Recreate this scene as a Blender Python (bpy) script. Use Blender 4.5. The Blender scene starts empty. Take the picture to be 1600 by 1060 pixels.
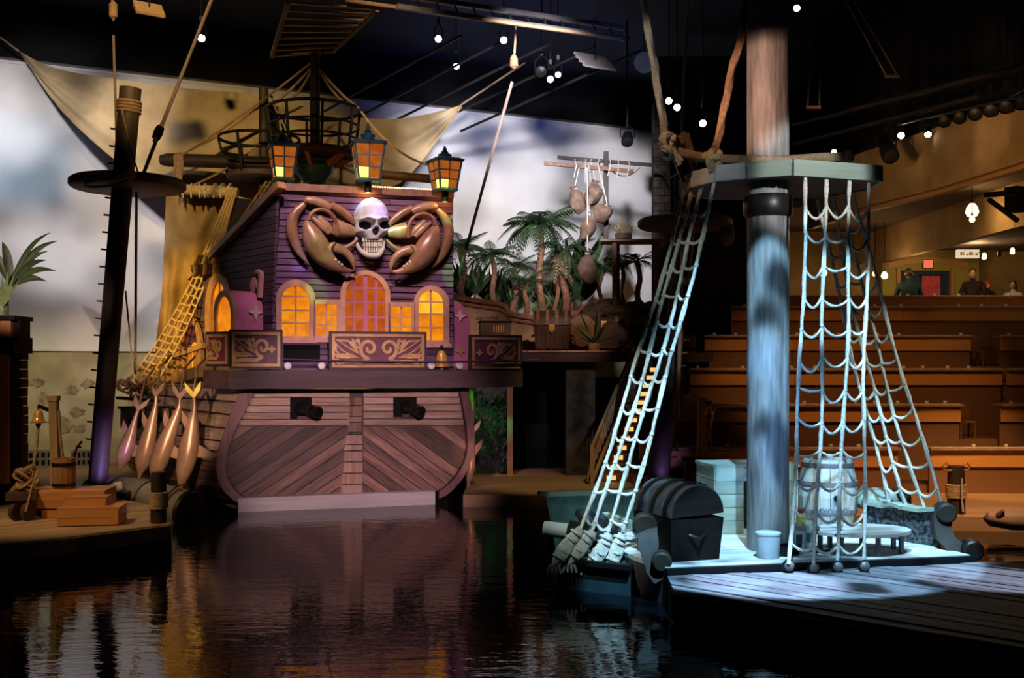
import bpy, bmesh, math, random
import numpy as np
from mathutils import Vector, Matrix, noise

sc = bpy.context.scene
COL = sc.collection
V = Vector
F, H, HOR = 1700.0, 3.5, 570.0      # focal length in pixels of a 1600 px frame, eye height, horizon row
rnd = random.Random(7)
R = math.radians

# ------------------------------------------------------------------ camera
cam_d = bpy.data.cameras.new('camera')
cam_d.sensor_width = 36.0
cam_d.lens = 36.0 * F / 1600.0
cam_d.shift_y = (HOR - 530.0) / 1600.0
cam_d.clip_end = 300
cam = bpy.data.objects.new('camera', cam_d)
COL.objects.link(cam)
cam.location = (0, 0, H)
cam.rotation_euler = (math.pi / 2, 0, 0)
sc.camera = cam

# ------------------------------------------------------------------ world and exposure
wd = bpy.data.worlds.new('world'); sc.world = wd
wd.use_nodes = True
wd.node_tree.nodes['Background'].inputs[0].default_value = (0.35, 0.42, 0.7, 1)
wd.node_tree.nodes['Background'].inputs[1].default_value = 0.0035
sc.view_settings.view_transform = 'Standard'
sc.view_settings.look = 'None'
sc.view_settings.exposure = 0.0
sc.view_settings.gamma = 1.0
sc.view_settings.use_curve_mapping = False
sc.cycles.max_bounces = 5
sc.cycles.diffuse_bounces = 2
sc.cycles.glossy_bounces = 3
sc.cycles.transmission_bounces = 4
sc.cycles.transparent_max_bounces = 6
sc.cycles.sample_clamp_indirect = 3.0
sc.cycles.caustics_reflective = False
sc.cycles.caustics_refractive = False
sc.cycles.use_denoising = True

def P(px, py, Y):
    return V(((px - 800) / F * Y, Y, H + (HOR - py) / F * Y))
def PZ(px, py, z):
    Y = (H - z) * F / (py - HOR)
    return V(((px - 800) / F * Y, Y, z))

# ------------------------------------------------------------------ stage lights
def aim(o, to):
    d = V(to) - o.location
    o.rotation_euler = d.to_track_quat('-Z', 'Y').to_euler()
def spot(name, loc, to, deg, power, color, blend=0.5, size=0.12, gobo=None):
    d = bpy.data.lights.new(name, 'SPOT')
    d.energy = power; d.color = color; d.spot_size = R(deg); d.spot_blend = blend
    d.shadow_soft_size = size
    o = bpy.data.objects.new(name, d); COL.objects.link(o)
    o.location = loc; aim(o, to)
    if gobo:                                    # breakup pattern projected by the lamp itself
        scale, lo, hi, dim, detail, seed = gobo[:6]
        d.use_nodes = True
        nt = d.node_tree; nt.nodes.clear()
        out = nt.nodes.new('ShaderNodeOutputLight'); em = nt.nodes.new('ShaderNodeEmission')
        tc = nt.nodes.new('ShaderNodeTexCoord'); mp = nt.nodes.new('ShaderNodeMapping')
        nz = nt.nodes.new('ShaderNodeTexNoise'); rp = nt.nodes.new('ShaderNodeValToRGB')
        mp.inputs['Location'].default_value = (seed, seed * 1.7, 0)
        sv = gobo[6] if len(gobo) > 6 else (1, 1, 1)
        mp.inputs['Scale'].default_value = sv
        nz.inputs['Scale'].default_value = scale; nz.inputs['Detail'].default_value = detail
        rp.color_ramp.elements[0].position = lo; rp.color_ramp.elements[1].position = hi
        rp.color_ramp.elements[0].color = dim if isinstance(dim, tuple) else (dim, dim, dim, 1)
        rp.color_ramp.elements[1].color = (1, 1, 1, 1)
        nt.links.new(tc.outputs['Normal'], mp.inputs['Vector']); nt.links.new(mp.outputs[0], nz.inputs['Vector'])
        nt.links.new(nz.outputs['Fac'], rp.inputs[0]); nt.links.new(rp.outputs[0], em.inputs['Color'])
        nt.links.new(em.outputs[0], out.inputs[0])
    return o
def point(name, loc, power, color, size=0.08):
    d = bpy.data.lights.new(name, 'POINT'); d.energy = power; d.color = color; d.shadow_soft_size = size
    o = bpy.data.objects.new(name, d); COL.objects.link(o); o.location = loc
    return o
def area(name, loc, to, sx, sy, power, color):
    d = bpy.data.lights.new(name, 'AREA'); d.energy = power; d.color = color
    d.shape = 'RECTANGLE'; d.size = sx; d.size_y = sy
    o = bpy.data.objects.new(name, d); COL.objects.link(o); o.location = loc; aim(o, to)
    return o

# white wall: cloud breakups from lamps high in the grid
spot('cyc_spot_left', (-10.5, 19, 12.6), P(95, 345, 35), 46, 10800, (1.0, .93, .93), .8, .3, (5.2, .40, .64, .16, 2.5, 1.3))
spot('cyc_spot_edge', (-19, 24, 11), P(-35, 230, 33), 20, 2600, (.40, .72, 1.0), .8, .3)
spot('cyc_spot_middle', (.6, 22.5, 11.2), P(810, 330, 42), 40, 21000, (.95, .93, 1.0), .7, .3, (6.0, .36, .60, .14, 2.5, 6.2))
spot('cyc_spot_palm', (-9.0, 13.5, 6.4), P(40, 440, 23.3), 15, 4800, (1.0, .66, .54), .8, .04)
spot('wall_base_warm', (-15, 22, 7.5), P(120, 650, 34), 34, 3000, (1.0, .80, .42), .8, .3)
# ship
spot('ship_wash_pink', (.5, 3.0, 6.4), P(560, 700, 27), 17.5, 15500, (1.0, .66, .73), .7, .3)
spot('hull_flank', (-8.0, 15.5, 4.5), P(322, 610, 27.5), 21, 2600, (1.0, .68, .48), .8, .2)
spot('ship_wash_house', (-2.6, 17.2, 14.3), P(575, 430, 27), 34, 4000, (1.0, .66, .90), .7, .12)
spot('ship_skull', (-3.0, 14.0, 13.0), P(579, 350, 27), 5, 2200, (.70, .80, 1.0), .6, .1)
spot('claw_warm', (-5.5, 17.8, 14.2), P(545, 380, 27), 20, 3000, (1.0, .70, .38), .7, .1)
spot('claw_warm_right', (-.5, 17.8, 14.2), P(640, 380, 27), 14, 2300, (1.0, .72, .45), .7, .1)
spot('side_amber', (-13.5, 19.5, 8.5), P(270, 480, 30), 22, 8500, (1.0, .60, .14), .6, .15)
spot('sail_amber', (-6.2, 15, 12.4), P(330, 240, 33), 28, 6600, (1.0, .68, .28), .8, .2)
spot('sail_amber_right', (-3.0, 17, 12.4), P(640, 225, 33), 20, 4200, (1.0, .72, .42), .8, .2)
spot('dolphin_warm', (-5.8, 14.0, 2.6), P(248, 700, 26.0), 13, 4200, (1.0, .66, .42), .6, .1)
spot('dolphin_tail_gold', (-9.5, 19.0, 7.5), P(303, 615, 25.6), 4, 900, (1.0, .75, .25), .6, .1)
spot('dolphin_right_warm', (-.2, 22, .9), P(735, 720, 27), 10, 520, (1.0, .55, .28), .6, .1)
spot('party_beam', (-2.0, 19.0, 13.9), P(701, 384, 26.9), 2.6, 9609, (.1, 1.0, .12), .5, .03)
spot('party_beam', (-2.0, 19.0, 13.9), P(699, 302, 26.9), 3.4, 6652, (.05, 1.0, .25), .5, .03)
spot('party_beam', (-4.0, 19.0, 13.9), P(497, 480, 26.9), 3.1, 5544, (.25, 1.0, .1), .5, .03)
spot('party_beam', (-2.0, 19.0, 13.9), P(614, 362, 26.9), 2.3, 6283, (.1, 1.0, .4), .5, .03)
spot('party_beam', (-4.0, 19.0, 13.9), P(472, 440, 26.9), 2.8, 4804, (.15, .2, 1.0), .5, .03)
spot('party_beam', (-3.0, 19.0, 13.9), P(566, 326, 26.9), 3.1, 7022, (.3, .55, 1.0), .5, .03)
spot('party_beam', (-2.5, 19.0, 13.9), P(596, 352, 26.9), 3.4, 7022, (.35, .2, 1.0), .5, .03)
spot('party_beam', (-3.0, 19.0, 13.9), P(588, 324, 26.9), 2.6, 4435, (.9, .5, 1.0), .5, .03)
spot('party_beam', (-4.0, 19.0, 13.9), P(505, 445, 26.9), 3.6, 2587, (.3, 1.0, .2), .5, .03)
spot('party_beam', (-2.5, 19.0, 13.9), P(625, 345, 26.9), 2.8, 3326, (.5, .8, .3), .5, .03)
spot('green_party_light', (.9, 25.0, 1.2), P(757, 660, 32), 17, 900, (.04, 1.0, .40), .8, .1, (14.0, .42, .62, .02, 2, 2.0))
spot('purple_party_light', (1.3, 25.5, 1.0), P(762, 705, 32), 14, 400, (.55, .10, .9), .8, .1, (14.0, .42, .62, .02, 2, 4.0))
# terrace and palms
spot('terrace_warm', (3.5, 20, 12.0), P(850, 500, 33), 22, 4600, (1.0, .60, .42), .7, .2, (9.0, .38, .56, .25, 2, 1.0))
spot('terrace_low', (1.5, 24, 8.4), P(830, 400, 36), 26, 1500, (1.0, .66, .52), .8, .15)
# left dock
spot('dock_warm', (-12.0, 14.0, 12), P(95, 755, 21), 24, 3800, (1.0, .68, .30), .7, .2)
spot('dock_front_warm', (-3.5, 10.0, 11), P(110, 780, 21), 12, 900, (1.0, .5, .2), .7, .2)
# raft
RAFT_T = V((4.0, 17.6, .6))
spot('raft_key', (3.1, 9.4, 13.9), V((4.15, 17.35, .6)), 23.5, 26000, (.31, .65, 1.0), .10, .07, (15.0, .42, .50, .10, 1.2, 12.0))
spot('raft_mast_blue', (-.5, 9.5, 9.0), V((4.0, 17.2, 2.7)), 13, 6500, (.15, .42, 1.0), .5, .06, (13.0, .42, .52, .12, 1.2, 5.0))
spot('barrel_front', (7.0, 7.0, 8.0), P(1293, 770, 19.3), 5.5, 4800, (.66, .92, 1.0), .4, .1, (34.0, .46, .54, .06, 1, 3.0))
spot('raft_right', (6.5, 12.0, 13.6), V((6.3, 17.6, .6)), 13, 7000, (.45, .76, 1.0), .5, .1)
spot('net_left_white', (-2.0, 11.5, 11.0), P(955, 700, 17.2), 18, 4600, (.72, .98, 1.0), .7, .12)
spot('net_left_top', (-1.5, 9.0, 10.5), P(1065, 420, 17.4), 8, 1500, (.74, .97, 1.0), .7, .12)
spot('net_right_white', (9.0, 11.0, 12.0), P(1375, 590, 17.5), 13, 5200, (.76, .98, 1.0), .5, .12)
spot('platform_white', (6.5, 8.5, 8.2), P(1270, 270, 16.9), 13, 4200, (.80, .91, 1.0), .4, .1)
spot('rope_pale', (-3.0, 11.0, 9.5), P(1020, 110, 17.6), 11, 900, (1.0, .86, .68), .6, .1)
spot('platform_left', (.5, 8.5, 8.6), P(1130, 268, 17.0), 6, 900, (.7, .85, 1.0), .9, .1)
spot('mast_top_warm', (-.8, 10, 6.0), P(1195, 150, 17.3), 13, 4600, (1.0, .60, .45), .5, .1)
spot('rail_warm', (-2.0, 14, 12.5), P(1090, 220, 17.5), 10, 900, (1.0, .62, .36), .6, .1)
spot('dock_oval', (5.6, 13.0, 13.6), PZ(1200, 912, .45), 10, 30000, (.40, .62, 1.0), .45, .08)
spot('dock_oval_right', (9.5, 14.5, 13.4), PZ(1545, 905, .45), 9, 12000, (.55, .70, 1.0), .3, .1)
# seating
spot('seat_warm_a', (6.0, 20, 12), P(1330, 590, 32), 38, 4000, (1.0, .48, .16), .8, .3)
spot('seat_warm_b', (13.0, 19, 9), P(1560, 730, 27.5), 26, 5800, (1.0, .54, .18), .8, .3)
spot('stage_warm', (9.0, 18, 11), P(1440, 785, 24.4), 36, 6500, (1.0, .54, .26), .8, .3)
spot('fascia_warm', (4.0, 19, 6.6), P(1500, 250, 29), 40, 2100, (1.0, .58, .20), .9, .3)
spot('stage_mid_warm', (3.4, 22, 10), P(870, 740, 29), 26, 1700, (1.0, .72, .35), .8, .2)
spot('haze_fill_blue', (1.0, 30, 6.5), P(800, 90, 38), 60, 1500, (.10, .22, 1.0), .9, .3)  # added lamp, tints the ceiling blue in place of hazy glow
spot('haze_fill_blue_right', (3.0, 24, 8.5), V((3.0, 30, 14.0)), 80, 240, (.14, .28, 1.0), .9, .3)  # second added blue lamp for the same haze-like ceiling glow

# ------------------------------------------------------------------ materials
MATS = {}
def nodes_of(name):
    m = bpy.data.materials.new(name); m.use_nodes = True
    nt = m.node_tree
    return m, nt, nt.nodes['Principled BSDF'], nt.nodes.new, nt.links.new
def rgba(c): return (c[0], c[1], c[2], 1)
def wood(name, c1, c2, rough=.6, var=.35, scale=14.0, bump=.25, spec=.35):
    m, nt, b, N, L = nodes_of(name)
    at = N('ShaderNodeAttribute'); at.attribute_name = 'grain'
    nz = N('ShaderNodeTexNoise'); nz.inputs['Scale'].default_value = scale; nz.inputs['Detail'].default_value = 5
    nz2 = N('ShaderNodeTexNoise'); nz2.inputs['Scale'].default_value = scale * .22; nz2.inputs['Detail'].default_value = 2
    oi = N('ShaderNodeObjectInfo')
    ad = N('ShaderNodeVectorMath'); ad.operation = 'ADD'
    sc3 = N('ShaderNodeVectorMath'); sc3.operation = 'SCALE'; sc3.inputs[0].default_value = (17, 31, 11)
    L(oi.outputs['Random'], sc3.inputs['Scale'])
    L(at.outputs['Vector'], ad.inputs[0]); L(sc3.outputs[0], ad.inputs[1])
    L(ad.outputs[0], nz.inputs['Vector']); L(ad.outputs[0], nz2.inputs['Vector'])
    mx = N('ShaderNodeMix'); mx.data_type = 'RGBA'
    mx.inputs[6].default_value = rgba(c1); mx.inputs[7].default_value = rgba(c2)
    mr = N('ShaderNodeMapRange'); mr.inputs[1].default_value = .33; mr.inputs[2].default_value = .67
    av = N('ShaderNodeMath'); av.operation = 'ADD'
    hf = N('ShaderNodeMath'); hf.operation = 'MULTIPLY'; hf.inputs[1].default_value = .5
    L(nz.outputs['Fac'], av.inputs[0]); L(nz2.outputs['Fac'], av.inputs[1]); L(av.outputs[0], hf.inputs[0])
    L(hf.outputs[0], mr.inputs[0]); L(mr.outputs[0], mx.inputs[0])
    hs = N('ShaderNodeHueSaturation')
    vr = N('ShaderNodeMapRange'); vr.inputs[3].default_value = 1 - var; vr.inputs[4].default_value = 1 + var
    L(oi.outputs['Random'], vr.inputs[0]); L(vr.outputs[0], hs.inputs['Value'])
    L(mx.outputs[2], hs.inputs['Color']); L(hs.outputs[0], b.inputs['Base Color'])
    bp = N('ShaderNodeBump'); bp.inputs['Strength'].default_value = bump; bp.inputs['Distance'].default_value = .02
    L(nz.outputs['Fac'], bp.inputs['Height']); L(bp.outputs[0], b.inputs['Normal'])
    b.inputs['Roughness'].default_value = rough; b.inputs['Specular IOR Level'].default_value = spec
    return m
def paint(name, c1, c2=None, rough=.55, metal=0.0, scale=6.0, bump=.1, spec=.4, detail=4, lo=.35, hi=.65):
    m, nt, b, N, L = nodes_of(name)
    c2 = c2 or tuple(x * .75 for x in c1)
    tc = N('ShaderNodeTexCoord')
    nz = N('ShaderNodeTexNoise'); nz.inputs['Scale'].default_value = scale; nz.inputs['Detail'].default_value = detail
    L(tc.outputs['Object'], nz.inputs['Vector'])
    mx = N('ShaderNodeMix'); mx.data_type = 'RGBA'
    mx.inputs[6].default_value = rgba(c1); mx.inputs[7].default_value = rgba(c2)
    mr = N('ShaderNodeMapRange'); mr.inputs[1].default_value = lo; mr.inputs[2].default_value = hi
    L(nz.outputs['Fac'], mr.inputs[0]); L(mr.outputs[0], mx.inputs[0]); L(mx.outputs[2], b.inputs['Base Color'])
    if bump:
        bp = N('ShaderNodeBump'); bp.inputs['Strength'].default_value = bump; bp.inputs['Distance'].default_value = .02
        L(nz.outputs['Fac'], bp.inputs['Height']); L(bp.outputs[0], b.inputs['Normal'])
    b.inputs['Roughness'].default_value = rough; b.inputs['Metallic'].default_value = metal
    b.inputs['Specular IOR Level'].default_value = spec
    return m
def cloth(name, c1, c2, scale=3.0, trans=0.0, rough=.9):
    m = paint(name, c1, c2, rough, 0, scale, .2, .15)
    return m
def glow(name, c, s, c2=None, scale=3.0, base=(.02, .01, .005)):
    m, nt, b, N, L = nodes_of(name)
    b.inputs['Base Color'].default_value = rgba(base)
    b.inputs['Roughness'].default_value = .35; b.inputs['Specular IOR Level'].default_value = .12
    b.inputs['Emission Strength'].default_value = s
    b.inputs['Emission Color'].default_value = rgba(c)
    if c2:
        tc = N('ShaderNodeTexCoord'); nz = N('ShaderNodeTexNoise')
        nz.inputs['Scale'].default_value = scale; nz.inputs['Detail'].default_value = 3
        oi = N('ShaderNodeObjectInfo'); ad = N('ShaderNodeVectorMath'); ad.operation = 'ADD'
        L(tc.outputs['Object'], ad.inputs[0]); L(oi.outputs['Random'], ad.inputs[1]); L(ad.outputs[0], nz.inputs['Vector'])
        mx = N('ShaderNodeMix'); mx.data_type = 'RGBA'
        mx.inputs[6].default_value = rgba(c); mx.inputs[7].default_value = rgba(c2)
        mr = N('ShaderNodeMapRange'); mr.inputs[1].default_value = .35; mr.inputs[2].default_value = .65
        L(nz.outputs['Fac'], mr.inputs[0]); L(mr.outputs[0], mx.inputs[0]); L(mx.outputs[2], b.inputs['Emission Color'])
    return m

mt_black = paint('black_paint', (.005, .005, .0055), rough=.75, spec=.15)
mt_darkmetal = paint('dark_metal', (.03, .028, .028), rough=.45, metal=.6)
mt_iron = paint('iron', (.02, .02, .022), (.05, .035, .025), rough=.4, metal=.7)
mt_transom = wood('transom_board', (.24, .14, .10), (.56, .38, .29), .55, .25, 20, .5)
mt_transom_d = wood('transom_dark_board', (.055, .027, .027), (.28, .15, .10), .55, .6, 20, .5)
mt_rim = wood('purple_rim', (.12, .055, .06), (.24, .12, .115), .5, .1, 14)
mt_post = wood('stern_post', (.30, .18, .13), (.5, .33, .25), .55, .2, 12)
mt_ledge = wood('grey_ledge', (.36, .33, .32), (.52, .47, .45), .6, .1, 8)
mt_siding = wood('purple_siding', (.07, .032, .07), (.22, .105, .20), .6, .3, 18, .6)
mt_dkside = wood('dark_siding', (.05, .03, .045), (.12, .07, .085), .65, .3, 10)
mt_beam = wood('dark_beam', (.05, .028, .03), (.11, .06, .055), .6, .1, 8)
mt_cream = paint('cream_trim', (.66, .36, .25), (.54, .27, .18), .5, 0, 4, .05)
mt_pink = wood('pink_paint', (.45, .12, .20), (.58, .20, .28), .5, .1, 8)
mt_star = paint('star_cream', (.75, .55, .4), (.62, .42, .3), .5)
mt_gold = paint('gold_paint', (.52, .31, .12), (.38, .20, .07), .42, .15, 5, .1)
mt_panel = paint('maroon_panel', (.15, .03, .055), (.09, .02, .035), .45, 0, 6, .05)
mt_trimdark = paint('dark_trim', (.035, .022, .03), rough=.5)
mt_glassw = glow('window_glow', (1.0, .33, .006), .95, (.74, .17, .003), 3)
mt_glassy = glow('window_glow_bright', (1.0, .50, .03), 1.15, (1.0, .30, .008), 2.5)
mt_glassr = glow('door_glow', (.72, .14, .006), .72, (.48, .07, .004), 4)
mt_glassl = glow('lantern_glow', (1.0, .25, .025), .44, (.70, .13, .01), 4)
mt_flame = glow('flame_glow', (1.0, .62, .10), 2.6)
mt_bone = paint('bone', (.62, .60, .60), (.46, .43, .43), .42, 0, 9, .15)
mt_tooth = paint('tooth', (.80, .76, .68), (.66, .6, .5), .35)
mt_claw = paint('claw_shell', (.36, .19, .105), (.21, .10, .06), .30, .05, 3, .08, .6)
mt_clawl = paint('claw_light', (.44, .27, .15), (.31, .17, .09), .32, .05, 3, .08, .6)
mt_teal = paint('teal_patina', (.03, .13, .16), (.05, .10, .09), .45, .4, 8, .1)
mt_mast = wood('dark_mast', (.022, .014, .011), (.06, .038, .028), .6, .1, 9)
mt_mastr = wood('grey_mast', (.10, .088, .08), (.38, .34, .31), .6, .05, 18, .7)
mt_rope = paint('pale_rope', (.66, .62, .52), (.48, .42, .33), .85, 0, 22, .3)
mt_ropeb = paint('brown_rope', (.36, .22, .12), (.22, .13, .07), .85, 0, 22, .3)
mt_ropey = paint('golden_rope', (.62, .46, .22), (.45, .30, .12), .85, 0, 22, .3)
mt_cable = paint('dull_cable', (.16, .11, .09), rough=.8)
mt_sail = cloth('sail_cloth', (.52, .40, .24), (.38, .28, .15), 1.3)
mt_sailb = cloth('brown_sail', (.46, .31, .13), (.28, .17, .06), 1.2)
mt_cyc = cloth('white_wall', (.74, .72, .72), (.66, .64, .64), .8)
mt_plaster = paint('plaster', (.42, .38, .24), (.30, .25, .15), .9, 0, 1.1, .3, .15, 6)
mt_stone = paint('stone', (.11, .085, .07), (.045, .036, .03), .85, 0, 3.0, .6, .2, 6)
mt_stucco = paint('stucco', (.50, .38, .28), (.36, .26, .19), .9, 0, 2.0, .3, .15)
mt_adobe = paint('adobe_cap', (.34, .19, .11), (.24, .12, .07), .8, 0, 4, .3)
mt_dark = paint('dark_wall', (.035, .028, .026), (.02, .016, .015), .85, 0, 2, .2, .2)
mt_moss = paint('mossy_wall', (.10, .11, .08), (.05, .045, .04), .85, 0, 5, .6, .2, 6)
mt_ceil = paint('ceiling_black', (.02, .022, .03), rough=.9)
mt_pipe = paint('pipe_grey', (.20, .18, .18), rough=.5, metal=.3)
mt_stage = wood('stage_floor', (.28, .17, .09), (.42, .27, .15), .5, .18, 5)
mt_dockw = wood('dock_board', (.30, .19, .11), (.46, .31, .19), .55, .2, 7)
mt_dockf = wood('front_dock_board', (.10, .085, .09), (.30, .27, .27), .62, .2, 14, .9, .25)
mt_deck = wood('raft_deck_board', (.52, .50, .46), (.76, .73, .68), .6, .12, 8)
mt_crate = wood('orange_crate', (.40, .16, .05), (.55, .25, .09), .5, .15, 8)
mt_pale = wood('pale_board', (.20, .23, .17), (.36, .39, .30), .65, .12, 9)
mt_chest = wood('dark_chest', (.005, .0035, .003), (.016, .011, .009), .7, .15, 9, .25, .12)
mt_chestl = paint('chest_leather', (.055, .06, .065), (.010, .010, .012), .35, 0, 6, .5)
mt_chestb = wood('brown_chest', (.035, .02, .013), (.085, .048, .03), .5, .15, 9)
mt_barrelw = wood('pale_stave', (.34, .33, .29), (.54, .51, .46), .6, .12, 12, .4)
mt_barrelb = wood('brown_stave', (.26, .13, .05), (.40, .22, .09), .55, .15, 9)
mt_brass = paint('brass', (.80, .46, .12), (.62, .30, .06), .25, .35, 6, .05)
mt_dolph = paint('copper_dolphin', (.46, .28, .18), (.36, .20, .13), .34, .25, 3, .04, .6)
mt_goldtail = paint('gold_tail', (.85, .62, .12), (.7, .45, .08), .3, .5, 6, .05)
mt_leaf = paint('palm_leaf', (.035, .068, .020), (.015, .034, .016), .5, 0, 5, .1)
mt_leafl = paint('light_leaf', (.16, .22, .09), (.08, .14, .05), .5, 0, 5, .1)
mt_dryleaf = paint('dry_leaf', (.34, .27, .17), (.22, .17, .10), .7, 0, 5, .1)
mt_trunk = paint('palm_trunk', (.30, .16, .10), (.16, .08, .05), .85, 0, 14, .6)
mt_sack = cloth('sack_cloth', (.21, .135, .10), (.12, .075, .055), 5)
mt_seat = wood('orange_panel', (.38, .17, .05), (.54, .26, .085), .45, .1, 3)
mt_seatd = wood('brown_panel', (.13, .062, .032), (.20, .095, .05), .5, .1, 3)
mt_counter = paint('counter_top', (.34, .22, .15), (.24, .15, .10), .35)
mt_edge = paint('edge_strip', (.62, .52, .46), (.45, .36, .30), .35)
mt_cornice = paint('brown_cornice', (.30, .165, .10), (.20, .105, .065), .5)
mt_yard = wood('dark_yard', (.012, .008, .006), (.035, .022, .016), .65, .1, 9)
mt_tan = paint('tan_plaster', (.44, .30, .14), (.32, .21, .09), .85, 0, 1.2, .3, .2, 5)
mt_soffit = paint('brown_soffit', (.12, .085, .06), rough=.8)
mt_green = paint('green_wall', (.30, .32, .06), (.36, .26, .08), .8, 0, 2, .2)
mt_orangew = wood('orange_trim', (.42, .21, .08), (.5, .27, .1), .5, .1, 4)
mt_white = paint('white_china', (.75, .72, .66), rough=.3)
mt_bucket = paint('white_bucket', (.62, .64, .66), (.55, .57, .6), .45)
mt_lamp = glow('lamp_lens', (1.0, .90, .78), 22)
mt_lampb = glow('cool_lamp_lens', (.86, .93, 1.0), 20)
mt_bulb = glow('warm_bulb', (1.0, .62, .25), 5)
mt_step = glow('step_light', (1.0, .55, .18), 1.15)
mt_exit = glow('exit_glow', (1.0, .20, .09), .85)
mt_signw = glow('sign_glow', (1.0, .80, .5), .75)
mt_cloth1 = cloth('teal_shirt', (.008, .028, .03), (.006, .02, .022))
mt_cloth2 = cloth('dark_shirt', (.025, .015, .015), (.02, .012, .012))
mt_cloth3 = cloth('white_shirt', (.5, .48, .46), (.42, .4, .38))
mt_red = cloth('red_cloth', (.5, .02, .02), (.36, .015, .015))
mt_pinkc = cloth('pink_curtain', (.75, .16, .24), (.6, .1, .17), 3)
mt_skin = paint('skin', (.42, .24, .16), (.38, .2, .13), .5, 0, 4, .02)
mt_hair = paint('hair', (.015, .01, .008), rough=.6)
mt_yellow = paint('yellow_label', (.75, .6, .05), rough=.4)

# ------------------------------------------------------------------ scene helpers
INV = {}
def tag(o, label=None, cat=None, group=None, kind=None):
    if label: o['label'] = label
    if cat: o['category'] = cat
    if group: o['group'] = group
    if kind: o['kind'] = kind
    return o
def thing(name, label, cat, loc=(0, 0, 0), rotz=0.0, group=None, kind=None):
    o = bpy.data.objects.new(name, None); COL.objects.link(o)
    o.empty_display_size = .1
    o.location = loc; o.rotation_euler = (0, 0, rotz)
    INV[o] = (Matrix.Translation(V(loc)) @ Matrix.Rotation(rotz, 4, 'Z')).inverted()
    return tag(o, label, cat, group, kind)
def copy_tree(o, loc=None, rotz=None, label=None, parent=None, scale=None):
    c = o.copy(); COL.objects.link(c)
    if parent is not None: c.parent = parent
    if loc is not None: c.location = loc
    if rotz is not None: c.rotation_euler = (0, 0, rotz)
    if scale is not None: c.scale = scale if not isinstance(scale, (int, float)) else (scale,) * 3
    if label: c['label'] = label
    for ch in o.children: copy_tree(ch, parent=c)
    return c
def ortho(d):
    d = d.normalized()
    a = V((0, 0, 1)) if abs(d.z) < .9 else V((0, 1, 0))
    e = d.cross(a).normalized()
    return d, e, e.cross(d).normalized()
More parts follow.
